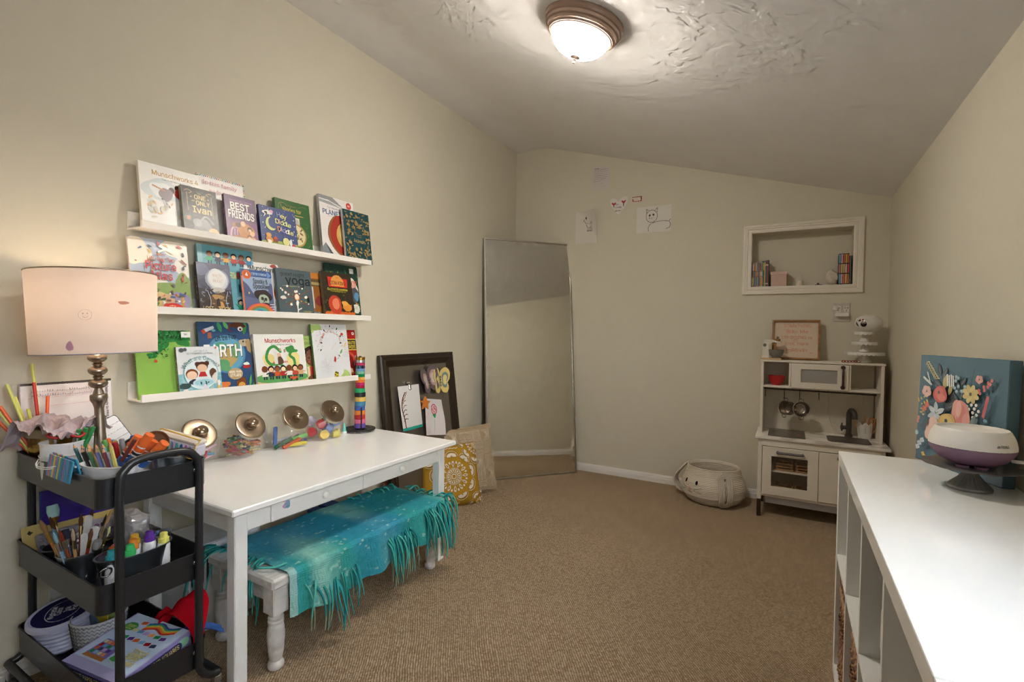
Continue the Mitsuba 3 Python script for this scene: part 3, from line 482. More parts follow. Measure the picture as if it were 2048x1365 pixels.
it = [(ell(.115, .165, .085, .085, 40), '#4d7fa6'), (ell(.118, .165, .074, .075, 40), '#5f9cb8'), (blob(.09, .2, .03, .02, 3), '#4f9a7c'), (blob(.12, .15, .035, .05, 4), '#b59c62'), (blob(.1, .115, .03, .025, 5), '#5a9a6a'), (blob(.155, .18, .02, .03, 6), '#6a9a6c'),
      tx('Lift the Flap', .07, .222, .022, '#1e2a34', b=1, w=.095, rot=8), tx('EARTH', .021, .152, .052, '#24384c', b=1, w=.166), tx('EARTH', .019, .155, .052, '#f0efec', b=1, w=.166), (leaf(.085, .31, .05, .02, -75), '#3f9a6a'), (leaf(.11, .31, .04, .018, -60), '#6ab46a'), (leaf(.21, .31, .06, .02, -100), '#3f8a4a'), (blob(.175, .295, .03, .016, 3), '#5a3222'), (ell(.185, .278, .012, .011), '#e4ded6'), (ell(.185, .276, .005, .005), '#2a2420'), (line(bez([(.133, .31), (.138, .29), (.13, .275), (.142, .268)]), .006), '#7a2f3a'),
      ([(.02, .275), (.065, .29), (.07, .28), (.03, .26)], '#cfd2dc'), ([(.012, .268), (.024, .276), (.034, .26), (.022, .254)], '#c0432e'), (leaf(.055, .27, .02, .012, 0), '#6aaab8'), (rect(.038, .235, .055, .262), '#9a5a48'), (blob(.2, .215, .024, .018, 4), '#b5a890'), (ell(.193, .22, .004, .005), '#222'), (ell(.208, .218, .004, .005), '#222'), (blob(.218, .2, .014, .03, 5), '#a58a62'), (ell(.2, .105, .018, .008), '#b4302a'), (blob(.2, .118, .012, .008, 3), '#dfe8e0'), (ell(.145, .075, .034, .026), '#b59a72'), tx('MORE THAN', .118, .079, .010, '#f0eadc', b=1, w=.054), tx('60 FLAPS', .12, .063, .012, '#f0eadc', b=1, w=.05), (blob(.17, .025, .026, .028, 6), '#7a3f1e'), (ell(.17, .02, .016, .017), '#cf9a4a'), (leaf(.205, .0, .07, .01, 80), '#5aa850'), (leaf(.215, .0, .06, .01, 60), '#5aa850'), (blob(.085, .03, .03, .016, 8), '#d87a3a'), (leaf(.1, .02, .035, .012, -30), '#d8a24a')]
book('deep blue earth book with big white title and animals, behind the germs book', 2, 1, 1.147, w, h, .012, '#2b4a74', it, spine='#1f4a3a', sp_items=[('EARTH', .007, '#e4e4dc', .2)], rnd=.014, grp=G3)
w, h = .268, .255
dg = '#3f8a45'; it = [tx('Munschworks', .055, .214, .020, '#a8262c', b=1, w=.165), tx('The First Munsch Collection', .085, .2, .008, '#2a2a2a', w=.115), (rect(0, 0, w, .03), '#c9b482'), (blob(.13, .045, .135, .03, 3, .08), '#5a9a5a'), (blob(.07, .13, .03, .035, 4), '#d9c98a'), (blob(.2, .12, .04, .05, 5), '#dcd08c'),
      (line(bez([(.13, .17), (.1, .195), (.07, .18), (.055, .14), (.075, .11), (.12, .11), (.15, .085), (.175, .07), (.2, .09), (.2, .13), (.18, .15), (.195, .18)]), .014), dg), (blob(.185, .18, .028, .016, 6), dg), (blob(.205, .172, .02, .009, 7), dg), *[([(.085 + .01 * i, .115), (.095 + .01 * i, .115), (.09 + .01 * i, .126)], '#c4502c') for i in range(8)], (ell(.12, .15, .013, .013), '#d9b498'), (blob(.122, .125, .018, .022, 3), '#5a4030'), (rect(.095, .11, .112, .17), '#d8d8d4'), (rect(.148, .165, .158, .18), '#9c8472'), (rect(.125, .172, .135, .186), '#b09a80')]
it += people(7, .04, .23, .038, .058, 3, cl=('#d8d4cc', '#2a3048', '#c4562c', '#a8302c', '#e0ddd6', '#b8443a', '#d0a87c')) + [(rect(.165, .03, .21, .045), '#c05a32'), (ell(.172, .03, .006, .006), '#3a3a3a'), (ell(.203, .03, .006, .006), '#3a3a3a'), tx('Robert N. Munsch', .05, .01, .008, '#3a2a20', w=.06), tx('Michael Martchenko', .14, .01, .008, '#3a2a20', w=.065)]
book('white collection with a green dragon and crowd of children, middle of the lowest ledge', 2, 0, 1.378, w, h, .014, '#dfdfdc', it, spine='#c9ccd0', grp=G3)
w, h = .150, .245
book('light green book with a girl in glasses, half behind the insect book', 2, 1, 1.628, w, h, .010, '#93ae62', [(rect(0, 0, w, .06), '#8aa858'), tx('for Rosa, Bella', .025, .226, .006, '#4a5a32'), tx('Rosa Re', .022, .2, .018, '#3f4a28', w=.085), (blob(.075, .155, .058, .04, 3), '#2f1c16'), (ell(.075, .13, .042, .045), '#6d4530'), (ell(.055, .13, .013, .012), '#9a7a6a'), (ell(.055, .13, .011, .010), '#5d3a28'), (ell(.095, .13, .013, .012), '#9a7a6a'), (ell(.095, .13, .011, .010), '#5d3a28'), (ell(.055, .11, .007, .004), '#c4564a'), ([(.04, .03), (.115, .03), (.105, .085), (.05, .085)], '#b0322c'), (rect(.04, .03, .055, .085), '#e0c8a4'), (blob(.06, .02, .02, .02, 6), '#6d4530')], grp=G3)
w, h = .233, .309
it = [(unary_union([leaf(-.01, .3, .06, .03, -20), leaf(.03, .315, .05, .03, -50), leaf(0, .26, .03, .02, 60)]), '#a9c478'), (unary_union([leaf(.22, .0, .07, .04, 120), leaf(.235, .01, .06, .035, 160), leaf(.17, -.005, .05, .03, 70)]), '#a9c074'), tx('DISCOVER THE WORLD OF BUGS', .118, .262, .013, '#a8716a', arc=.062, mid=1, w=.19)]
for i in range(46):
    a = 3.6 - 4.6 * i / 45; r = .078 + .018 * math.sin(i * 2.3); it.append((ell(.118 + r * math.cos(a), .205 + r * math.sin(a) * 1.0, .0028 + .004 * (i % 5 == 0), .0016 + .002 * (i % 5 == 0), 10, math.degrees(a)), ['#2a2a2a', '#444', '#8a3a2a', '#5a6a3a', '#b08a3a'][i % 5]))
it += [(ell(.195, .255, .009, .008), '#b8382c'), (leaf(.06, .235, .035, .006, 50), '#c87a6a'), (leaf(.16, .14, .035, .014, 55), '#5f9a48'), (line([(.15, .12), (.19, .165)], .001), '#888'), (ell(.18, .16, .022, .028, 24, -40), '#d6d8dc'), (leaf(.168, .145, .034, .011, 55), '#5f9a48'), (leaf(.2, .18, .035, .01, 60), '#d8b878'), (leaf(.13, .1, .035, .013, 85), '#a8302c'), (line([(.12, .11), (.16, .125)], .001), '#5a2a20'), (ell(.13, .035, .014, .018), '#c4b03a'), *specks(10, .12, .02, .14, .05, .003, ['#2a2a20'], 5), tx('Lift the Flap', .115, .17, .007, '#b9b9b4', w=.05, rot=45), *[(line([(.185, .155 - .008 * i), (.225, .153 - .008 * i)], .0012), '#aaa') for i in range(4)]]
for i in range(8): it.append((line([(.07, .08), (.07 + .045 * math.cos(i * PI / 4), .08 + .045 * math.sin(i * PI / 4))], .0008), '#b5b8bc'))
for r in (.015, .028, .04): it.append((line([(.07 + r * math.cos(i * PI / 4), .08 + r * math.sin(i * PI / 4)) for i in range(9)], .0008), '#b5b8bc'))
book('pale grey insect discovery book with green leaves in its corners, right of the dragon book', 2, 0, 1.697, w, h, .014, '#d3d5da', it, spine='#4a7a3c', grp=G3)
w, h = .14, .279
book('red book with yellow and black band at the right end, lowest ledge', 2, 1, 1.868, w, h, .010, '#9e1f1c', [(rect(0, .165, w, .225), '#23201e'), (rect(0, .222, w, .227), '#d8c05a'), (rect(0, .163, w, .168), '#d8c05a'), tx('MINUTE', .055, .196, .018, '#d8c24a', b=1, w=.08), tx('STORIES', .05, .173, .018, '#d8c24a', b=1, w=.085), tx('5', .06, .235, .03, '#d8a24a', b=1), (ell(.123, .258, .009, .009), '#e4dcd8'), (ell(.123, .258, .004, .004), '#9e1f1c'), (blob(.085, .08, .03, .05, 3), '#7a1a1a'), (blob(.075, .05, .03, .012, 5), '#d9b08a'), (leaf(.11, .07, .07, .012, 75), '#8a9298'), (line(bez([(.085, .15), (.11, .13), (.12, .09)]), .012), '#c44a38'), (rect(0, .03, w, .033), '#c8a060')], grp=G3)
one('wall_tag', 'tiny blank white square tag on the left wall beyond the lowest ledge', 'tag', bx((XL + .0005, 2.135, .885), (XL + .002, 2.165, .915)), 'mat_matte', '#d9d6d0')
# ---------------------------------------------------------------- desk under the ledges
TW = '#dfe0e0'; ZD = 0.612
t = thing('craft_table', 'low white craft table with two drawers, under the picture ledges', 'table')
part(t, 'tabletop', bx((-2.175, .897, .590), (-1.508, 2.082, ZD), .004), 'mat_lacquer', TW)
for a, b in (((-1.590, .926), (-1.545, .971)), ((-1.590, 1.988), (-1.545, 2.033)), ((-2.14, .926), (-2.095, .971)), ((-2.14, 1.988), (-2.095, 2.033))):
    part(t, 'leg', bx((a[0], a[1], 0), (b[0], b[1], .590), .003), 'mat_lacquer', TW)
part(t, 'apron', [(bx((-1.568, .971, .516), (-1.552, 1.056, .590), .001), TW), (bx((-1.568, 1.900, .516), (-1.552, 1.988, .590), .001), TW), (bx((-2.13, .971, .516), (-2.115, 1.988, .590)), TW), (bx((-2.095, .936, .516), (-1.59, .950, .590)), TW), (bx((-2.095, 2.010, .516), (-1.59, 2.024, .590)), TW), (bx((-2.115, 1.05, .53), (-1.575, 1.9, .534)), TW)], 'mat_lacquer')
for y0, y1, yk in ((1.0575, 1.4755, 1.278), (1.4785, 1.8985, 1.702)):
    d = part(t, 'drawer', bx((-1.572, y0, .5165), (-1.5475, y1, .5885), .0015), 'mat_lacquer', TW)
    kn = lathe([(.0001, .020), (.007, .0195), (.012, .016), (.0135, .012), (.012, .008), (.006, .006), (.006, 0)], 24)
    part(d, 'knob', fr(kn, (-1.5475, yk, .551), (0, 1, 0), (0, 0, 1), (1, 0, 0)), 'mat_lacquer', '#e6e6e4')
k = thing('drawer_sticker', 'small pink and blue sticker on the left drawer front', 'sticker')
FR_ = lambda m: fr(m, (-1.5473, 1.098, .545), (0, 1, 0), (0, 0, 1), (1, 0, 0))
part(k, 'print', [(FR_(m), c) for m, c in art([(blob(.014, .014, .011, .012, 3), '#b59ac0'), (blob(.021, .022, .012, .009, 5), '#7fa0b8'), (leaf(.012, .022, .016, .006, 80), '#c99ac4'), (blob(.022, .008, .008, .006, 8), '#5d9aa8'), (star(.006, .03, .005), '#d0c49a')], .05, .05, clip=False)], 'mat_cover', smooth=False)
# ---- glass jars
def superell(c, r, e=2.7, n=26, m=18):
    P = []
    for i in range(m + 1):
        ph = -PI / 2 + PI * i / m
        for j in range(n):
            th = 2 * PI * j / n; f = lambda v: math.copysign(abs(v) ** (2 / e), v)
            P.append((c[0] + r[0] * f(math.cos(ph)) * f(math.cos(th)), c[1] + r[1] * f(math.cos(ph)) * f(math.sin(th)), c[2] + r[2] * f(math.sin(ph))))
    return np.array(P)
AX = np.array((math.cos(math.radians(36)), 0, math.sin(math.radians(36)))); AY = np.array((0, 1.0, 0)); AZ = np.cross(AX, AY)
def jar(x, y, label):
    j = thing('glass_jar', label, 'jar', 'slanted glass jars along the back of the craft table')
    body = superell((x, y, ZD + .092), (.070, .107, .0915)); lc = np.array((x + .068, y, ZD + .148))
    a = np.arange(40) * 2 * PI / 40; ring = lc - AX * .012 + .061 * (np.cos(a)[:, None] * AY + np.sin(a)[:, None] * AZ)
    h = trimesh.convex.convex_hull(np.vstack([body, ring]))
    top = (h.vertices[h.faces] - lc) @ AX > -.0125                             # the mouth under the lid stays open
    h = tm(h.vertices, h.faces[~top.all(1)])
    part(j, 'body', h, 'mat_glass', smooth=35)
    L = lambda m: fr(m, lc, AY, np.cross(AX, AY), AX)
    lid = part(j, 'lid', [(L(lathe([(.0001, .004), (.018, .004), (.021, .0025), (.030, .006), (.058, .006), (.0635, .005), (.066, .001)], 48)), '#9c8a76')], 'mat_lid', smooth=40)
    part(lid, 'rim', L(lathe([(.066, .0012), (.0665, -.006), (.0655, -.014), (.063, -.016), (.062, -.004)], 48)), 'mat_chrome', '#d8d4cc', 40)
    part(lid, 'knob', L(lathe([(.010, .003), (.0075, .010), (.0085, .018), (.019, .024), (.022, .029), (.019, .035), (.010, .039), (.0001, .040)], 32)), 'mat_lid', '#a8937c', 40)
    return x, y
scene['mat_lid'] = pr(0.2, 0.92)
JX = -2.128
J = [jar(JX, yy, l) for yy, l in ((1.090, 'glass jar of markers nearest the lamp, partly behind the cart'), (1.304, 'glass jar full of wax crayons, second from the lamp'), (1.532, 'glass jar holding a few fat markers, third from the lamp'), (1.752, 'glass jar of toy dough tubs, nearest the tower of tapes'))]
q = random.Random(3)
WAX = ['#a8503a', '#8a3f34', '#c4683a', '#b89a4a', '#6d7a3a', '#3f6a4a', '#38507a', '#5f8aa0', '#8a5a8a', '#c4a0a8', '#c9b98a', '#7a5236', '#d0866a', '#44484e', '#a83a4a', '#9aa868']
def crayon(c, d, ln, r, col, name, label, grp, tip=True, band='#2b2b2b'):
    c, d = np.array(c), np.array(d) / np.linalg.norm(d); a, b = c - d * ln / 2, c + d * ln / 2
    k = thing(name, label, 'crayon' if name == 'crayon' else 'marker', grp)
    ps = [(tube([a, b], r, 7), col)]
    if tip:
        ps += [(tube([b, b + d * r * 1.6], [r * .8, r * .35], 7), col), (tube([a + d * ln * .08, a + d * ln * .11], r * 1.04, 7), band), (tube([b - d * ln * .11, b - d * ln * .08], r * 1.04, 7), band)]
    part(k, None, ps, 'mat_satin', smooth=40)
def heap(n, jx, jy, zmax, ln, r, sx=.048, sy=.078):
    """resting places inside a jar: short sticks lying at odd angles, piled from the bottom"""
    out = []
    for i in range(n):
        z = ZD + .012 + r + (zmax - r * 2) * (i / n) ** 1.05; sq = min(1.0, .72 + (z - ZD) * 5)
        u, v = q.uniform(-1, 1), q.uniform(-1, 1); s = math.sqrt(max(1, u * u + v * v)); x, y = jx + sx * sq * u / s * .62, jy + sy * sq * v / s * .85
        a = q.uniform(0, PI); dz = q.uniform(-.35, .35); d = np.array((math.cos(a) * .55, math.sin(a), dz)); d /= np.linalg.norm(d)
        lim = ln
        for e in (1, -1):                                                       # keep both ends inside the glass
            p = np.array((x, y, z)) + e * d * lim / 2
            ex = max(abs(p[0] - jx) / (.056 * sq + .004), abs(p[1] - jy) / (.094 * sq + .004))
            if ex > 1: x, y = x - e * d[0] * 0 - (p[0] - jx) * (1 - 1 / ex), y - (p[1] - jy) * (1 - 1 / ex)
            if p[2] < ZD + .008 + r: z += ZD + .008 + r - p[2]
        out.append(((x, y, z), d))
    return out
for i, (c, d) in enumerate(heap(26, *J[0], .075, .085, .0055)): crayon(c, d, .085, .0055, ['#c4502c', '#d0608a', '#3f8a5a', '#3a3f4a', '#c4a0b0', '#4a8ab0', '#b02a3a', '#7ab05a'][i % 8], 'jar_marker', 'thin colour marker in the jar nearest the lamp', 'thin markers in the jar nearest the lamp', False)
for i, (c, d) in enumerate(heap(84, *J[1], .088, .068, .0046)): crayon(c, d, .066 * (.55 + .45 * q.random()), .0046, WAX[(i * 7) % 16], 'crayon', 'short wax crayon in the jar second from the lamp', 'wax crayons in the second jar')
FAT = [((-2.115, 1.462, .675), (.1, -.05, 1), '#3f64a8', 'upright blue fat marker in the third jar'), ((-2.095, 1.490, .640), (.35, .75, .45), '#1f5a3c', 'dark green fat marker in the third jar'), ((-2.080, 1.525, .635), (.2, .8, .32), '#c4582f', 'orange fat marker in the third jar'), ((-2.10, 1.578, .652), (.1, 1, .12), '#6fc46a', 'light green fat marker in the third jar'), ((-2.13, 1.565, .640), (-.15, 1, .25), '#24262c', 'black fat marker in the third jar'), ((-2.10, 1.575, .631), (.05, 1, .03), '#3a406a', 'navy fat marker at the bottom of the third jar'), ((-2.15, 1.52, .642), (.3, 1, .1), '#c4c8d8', 'white fat marker in the third jar'), ((-2.07, 1.545, .628), (.5, 1, .05), '#c9b84a', 'yellow fat marker at the bottom of the third jar')]
for c, d, col, l in FAT: crayon(c, d, .088, .0095, col, 'fat_marker', l, None, False)
TUB = [((-2.085, 1.712, .641), (1, -.3, .3), '#d8bf6a', 'yellow dough tub in the fourth jar, front left'), ((-2.082, 1.785, .636), (.3, 1, .1), '#c9bf6a', 'olive yellow dough tub in the fourth jar, front right'), ((-2.088, 1.745, .672), (.4, 1, -.5), '#7f96cc', 'light blue dough tub in the fourth jar'), ((-2.105, 1.715, .690), (.7, -.6, .5), '#c43a42', 'red dough cup in the fourth jar'), ((-2.10, 1.795, .690), (.8, .3, .5), '#6f8ac4', 'round blue dough tub at the right of the fourth jar'), ((-2.14, 1.762, .694), (.3, .5, .8), '#8a8a3f', 'dull olive dough lid in the fourth jar'), ((-2.13, 1.685, .655), (.5, -.8, .2), '#b8303a', 'small red dough lid low in the fourth jar'), ((-2.15, 1.69, .705), (.5, .2, .8), '#c0bcd0', 'pale lilac dough tub in the fourth jar'), ((-2.155, 1.79, .65), (.2, .3, 1), '#7a4a9a', 'purple dough tub at the back of the fourth jar')]
for c, d, col, l in TUB:
    c, d = np.array(c), np.array(d) / np.linalg.norm(d); k = thing('dough_tub', l, 'tub')
    part(k, 'cup', cyl(c - d * .016, c + d * .012, .0185, 20, .021), 'mat_satin', col, 40); part(k, 'lid', cyl(c + d * .012, c + d * .020, .0235, 20), 'mat_satin', col, 40)
one('glue_bottle', 'small mint green glue bottle with a white base, beside the last jar', 'bottle', [(lathe([(.0001, 0), (.013, 0), (.0135, .012), (.012, .013)], 20).apply_translation((-2.125, 1.885, ZD)), '#e6e8e8'), (lathe([(.012, .012), (.010, .022), (.005, .050), (.0035, .058), (.0001, .059)], 20).apply_translation((-2.125, 1.885, ZD)), '#6fc4b8')], 'mat_satin', smooth=40)
# ---- tower of tapes
TX, TY = -2.112, 1.985
t = thing('tape_stand', 'black cast iron roll holder carrying a tower of coloured tapes', 'stand')
b = [(bx((TX - .003, TY - .003, ZD + .012), (TX + .003, TY + .003, ZD + .40)), '#17171a')]
disc = ell(0, 0, .082, .082, 48); holes = [leaf(.032 * math.cos(i * PI / 6), .032 * math.sin(i * PI / 6), .04, .012, i * 30 + (10 if i % 2 else -8)) for i in range(12)]
part(t, 'base', [(mv(prism(disc.difference(unary_union(holes)), ZD + .010, ZD + .016), (TX, TY, 0)), '#1a1a1c'), (tube([(TX + .082 * math.cos(a), TY + .082 * math.sin(a), ZD + .013) for a in np.arange(40) * 2 * PI / 40], .0045, 8, True), '#1a1a1c')] + [(sph((TX + .06 * math.cos(a), TY + .06 * math.sin(a), ZD + .006), .006, 2), '#1a1a1c') for a in (.3, 2.4, 4.5)], 'mat_satin', smooth=40)
part(t, 'spindle', cyl((TX, TY, ZD + .012), (TX, TY, ZD + .425), .007, 12), 'mat_satin', '#1a1a1c', 40)
part(t, 'side_arm', cyl((TX + .040, TY - .026, ZD + .012), (TX + .040, TY - .026, ZD + .140), .0036, 10), 'mat_satin', '#141416', 40)
BIG = [('purple', '#6a4fa8'), ('pink', '#d86a94'), ('red', '#c02c2e'), ('orange', '#e0803a'), ('royal blue', '#3f5fb0'), ('steel blue', '#3f7fa4'), ('mustard yellow', '#d3b25a'), ('black', '#1d1f24'), ('bright green', '#1f9a62')]
z = ZD + .019
def ring(r0, r1, h, cx, cy, z): return lathe([(r0, 0), (r1 - .001, 0), (r1, .001), (r1, h - .001), (r1 - .001, h), (r0, h), (r0, 0)], 32).apply_translation((cx, cy, z))
for i, (n, c) in enumerate(BIG):
    ox, oy = q.uniform(-.003, .003), q.uniform(-.003, .003)
    one('tape_roll', f'wide {n} tape roll on the tape tower', 'tape roll', ring(.012, .0295 + q.uniform(-.0012, .0016), .0245, TX + ox, TY + oy, z), 'mat_satin', c, 40, 'rolls of tape on the black stand'); z += .025
WASHI = [('crimson', '#a82444'), ('magenta', '#b8306c'), ('orange', '#e07a34'), ('amber', '#d8a450'), ('emerald green', '#0f7a4a'), ('mint', '#7fb89a'), ('light blue', '#6a92c4'), ('dark striped', '#2f3a4c'), ('glittering pink', '#b03460'), ('silver', '#c9c9cc'), ('gold', '#a8843a')]
for i, (n, c) in enumerate(WASHI):
    h = .0155; ps = [(ring(.010, .0255 + q.uniform(-.0006, .0006), h, TX, TY, z), c)]
    if n == 'dark striped': ps = [(ring(.010, .0255, h, TX, TY, z), c)] + [(bx((TX + .0252 * math.cos(a) - .003, TY + .0252 * math.sin(a) - .003, z + .001), (TX + .0252 * math.cos(a) + .003, TY + .0252 * math.sin(a) + .003, z + h - .001)), ['#2f8a5a', '#4f7fb0', '#1f2024', '#7a4a8a'][k]) for k, a in enumerate((-1.5, -.9, -.3, .3))]
    one('washi_tape', f'narrow {n} decorative tape roll on the tape tower', 'tape roll', ps, 'mat_metal_tape' if n in ('gold', 'silver') else 'mat_gloss', c, 40, 'rolls of tape on the black stand'); z += .016
scene['mat_metal_tape'] = pr(0.3, 0.85)
# ---- below the table
t = thing('vented_box', 'white vented plastic unit on the floor under the craft table', 'storage unit')
part(t, 'case', bx((-2.20, .99, 0.001), (-1.955, 1.285, .345), .006), 'mat_satin', '#d6dae0')
for i in range(14): part(t, 'slot', bx((-1.956, 1.005 + i * .0185, .20 if i < 9 else .30), (-1.9538, 1.0135 + i * .0185, .315)), 'mat_matte', '#4a4f57', False)
one('blue_bin', 'royal blue folded bin on the floor by the wall behind the bench', 'bin', [(bx((-2.19, 1.70, .001), (-2.08, 1.76, .235), .003), '#2c4690'), (bx((-2.19, 1.768, .001), (-2.05, 1.85, .245), .003), '#34509c')], 'mat_satin')
one('salmon_folder', 'salmon pink folder standing against the wall behind the bench end', 'folder', mv(bx((-.006, 2.24, 0), (.006, 2.47, .235), .003), (-2.175, 0, .001), ry=0), 'mat_satin', '#c47a66')
# ---------------------------------------------------------------- bench with the woven throw
BWT = '#cfcdcb'
def GW(m): return [grained(m, .014, '#cdcbc9', '#a9a6a2', (60, 9, 60), .45, .8, 2)]
t = thing('bench', 'low whitewashed wooden bench with turned legs, pulled halfway under the craft table', 'bench')
B0, B1, BZ = np.array((-1.895, 1.030)), np.array((-1.500, 1.955)), 0.333
part(t, 'seat', GW(bx((B0[0], B0[1], BZ - .038), (B1[0], B1[1], BZ), .007)), 'mat_satin')
part(t, 'apron', [*GW(bx((B0[0] + .07, B0[1] + .022, BZ - .095), (B1[0] - .07, B0[1] + .040, BZ - .038))), *GW(bx((B0[0] + .07, B1[1] - .040, BZ - .095), (B1[0] - .07, B1[1] - .022, BZ - .038))), *GW(bx((B1[0] - .040, B0[1] + .07, BZ - .095), (B1[0] - .022, B1[1] - .07, BZ - .038))), *GW(bx((B0[0] + .022, B0[1] + .07, BZ - .095), (B0[0] + .040, B1[1] - .07, BZ - .038)))], 'mat_satin', smooth=False)
prof = [(.0001, 0), (.019, 0), (.026, .006), (.028, .016), (.025, .026), (.019, .032), (.022, .040), (.026, .065), (.029, .100), (.030, .120), (.028, .145), (.024, .160), (.027, .165), (.027, .171), (.023, .174), (.026, .178), (.026, .184), (.022, .188), (.022, .2)]
for x in (B0[0] + .040, B1[0] - .040):
    for y in (B0[1] + .040, B1[1] - .040):
        part(t, 'leg', [*GW(lathe(prof, 24).apply_translation((x, y, 0))), *GW(bx((x - .030, y - .030, .2), (x + .030, y + .030, BZ - .038), .003))], 'mat_satin', smooth=40)
# the throw lies over the seat and hangs in front; s runs from its back edge over the seat and down the front
k = thing('woven_throw', 'turquoise woven rag throw with fringe, draped over the bench', 'throw')
y0, y1 = B0[1] + .055, B1[1] + .012
NS, NY = 250, 380
top = B1[0] - B0[0]; S = np.linspace(-.03, top + .165, NS); Y = np.linspace(y0, y1, NY)
s, y = np.meshgrid(S, Y, indexing='ij')
r = .014; a = np.clip((s - (top - .004)) / r, 0, PI / 2)
X = np.where(s < top - .004, B0[0] + s, B1[0] - .004 + r * np.sin(a)); Zz = np.where(s < top - .004, BZ + .006, BZ + .006 - r * (1 - np.cos(a)) - np.maximum(0, s - (top - .004) - r * PI / 2))
X = np.where(s < 0, B0[0] + s * .35, X); Zz = np.where(s < 0, BZ + .006 + s * .8, Zz)
hang = np.clip((s - top) / .16, 0, 1)
X = X + hang * (.012 * np.sin(y * 21 + 1) + .010 * np.sin(y * 47) + .010); Zz = Zz - hang * (.010 * np.sin(y * 9 + 2))
P2 = np.stack([s * 6, y * 6, 0 * s], -1)
lump = (meshkit.fbm(P2 * 2.2, 3, 4) - .5) * .010; Zz = Zz + np.where(hang > 0, 0, np.maximum(lump, -.004) + .004); X = X + np.where(hang > 0, lump, 0)
# weave: staggered slanting stitches in rows across the throw
u = (y / .0115) + .25 * np.sin(s * 90); v = s / .0075 + .5 * np.floor(u)
st = np.abs(np.sin(PI * (v + .35 * u))) * np.abs(np.sin(PI * u)) ** .6
dd = .0032 * st
nx = np.sin(a); nz = np.cos(a); X = X + dd * nx; Zz = Zz + dd * nz
V = np.stack([X, y, Zz], -1).reshape(-1, 3)
idx = np.arange(NS * NY).reshape(NS, NY); A, Bq, Cq, D = idx[:-1, :-1].ravel(), idx[1:, :-1].ravel(), idx[1:, 1:].ravel(), idx[:-1, 1:].ravel()
F = np.vstack([np.stack([A, Bq, Cq], 1), np.stack([A, Cq, D], 1)])
band = meshkit.fbm(np.stack([y * 7, s * 1.2, 0 * s], -1), 3, 9); cell = meshkit.noise(np.stack([np.floor(u) + .5, np.floor(v) + .5, 0 * s], -1), 5)
blue = np.clip((meshkit.fbm(np.stack([y * 3.2 + 1, s * 1.5, 1 + 0 * s], -1), 3, 3) - .42) * 4, 0, 1)
teal, lite, azur, deep = C('#3a9794'), C('#84bdb4'), C('#3787ab'), C('#1f7a82')
w1 = np.clip((band - .45) * 3.5, 0, 1)[..., None]; col = teal * (1 - w1) + lite * w1; col = col * (1 - .8 * blue[..., None]) + azur * .8 * blue[..., None]
w2 = np.clip(cell * 1.5 - .75, 0, 1)[..., None]; col = col * (1 - .55 * w2) + deep * .55 * w2
w3 = ((cell < .22)[..., None] * .5); col = col * (1 - w3) + C('#a8d0c8') * w3
hem = (y < y0 + .028)[..., None] & (s > top - .02)[..., None]; col = np.where(hem, C('#8fb9b8') * np.ones_like(col), col)
part(k, 'cloth', [(tm(V, F), col.reshape(-1, 3))], 'mat_matte', smooth=True)
fq = random.Random(9); FC = ['#2f8a8a', '#43a8a2', '#2a7f88', '#58b5ac', '#389a9c']; FT = '#7f8f7c'
def strand(p, d, ln, curl, w=.006):
    """a flat rag strip that falls from p, first along d"""
    p = np.array(p, float); d = np.array(d, float); pts = [p]; n = 8
    for i in range(n):
        t = (i + 1) / n; dirn = d * (1 - t) ** 1.5 * .9 + np.array((curl[0] * math.sin(3 * t), curl[1] * math.sin(4 * t + 1), -1.0)) * min(1, t * 1.8 + .1)
        dirn /= np.linalg.norm(dirn); q2 = pts[-1] + dirn * ln / n; q2[2] = max(q2[2], .006); pts.append(q2)
    return tube(bez(pts, 3), np.linspace(w * .5, w * .34, 8 * 3 + 1), 5)
def fringe(n, a, b, d, lo, hi, tips=True, jit=.01):
    ps = []
    for i in range(n):
        t = fq.random(); p = np.array(a) * (1 - t) + np.array(b) * t + [fq.uniform(-jit, jit), fq.uniform(-jit, jit), fq.uniform(-jit, jit)]
        ln = fq.uniform(lo, hi); m = strand(p, np.array(d) + [fq.uniform(-.2, .2), fq.uniform(-.3, .3), fq.uniform(-.1, .3)], ln, (fq.uniform(-.25, .25), fq.uniform(-.25, .25)), fq.uniform(.006, .009))
        c = C(fq.choice(FC)); cv = np.tile(c, (len(m.vertices), 1))
        if tips and fq.random() < .55:
            z = m.vertices[:, 2]; cut = z.min() + (z.max() - z.min()) * fq.uniform(.25, .45); cv[z < cut] = C(FT)
        ps.append((m, cv))
    part(k, 'fringe', ps, 'mat_matte', smooth=True)
xf = B1[0] + .018
for yc, n, lo, hi, zt in ((1.155, 3, .17, .20, .27), (1.255, 9, .14, .20, .24), (1.345, 10, .10, .17, .25), (1.585, 14, .14, .21, .28), (1.67, 15, .13, .19, .28), (1.83, 16, .16, .24, .325), (1.93, 22, .18, .25, .335)):
    fringe(n, (xf, yc - .035, zt), (xf, yc + .035, zt), (.5, 0, -.2), lo, hi)
fringe(26, (B0[0] + .12, y1, BZ + .01), (B1[0], y1, BZ + .01), (.1, .9, .5), .16, .24, False)
fringe(18, (B0[0] + .02, y1 - .28, BZ + .015), (B0[0] + .06, y1 - .02, BZ + .02), (.55, .3, .4), .07, .12, False, .015)
fringe(16, (B0[0] - .01, y0 - .02, BZ + .01), (B0[0] + .05, y0, BZ + .012), (-.5, -.7, .3), .16, .23, False)
fringe(14, (B0[0] + .10, y0, BZ + .012), (B0[0] + .26, y0, BZ + .012), (.15, -1.2, .2), .09, .15, False)
fringe(9, (B0[0] + .05, y0 + .02, BZ - .10), (B1[0] - .2, y0 + .02, BZ - .10), (0, -.2, -1), .10, .15, False)
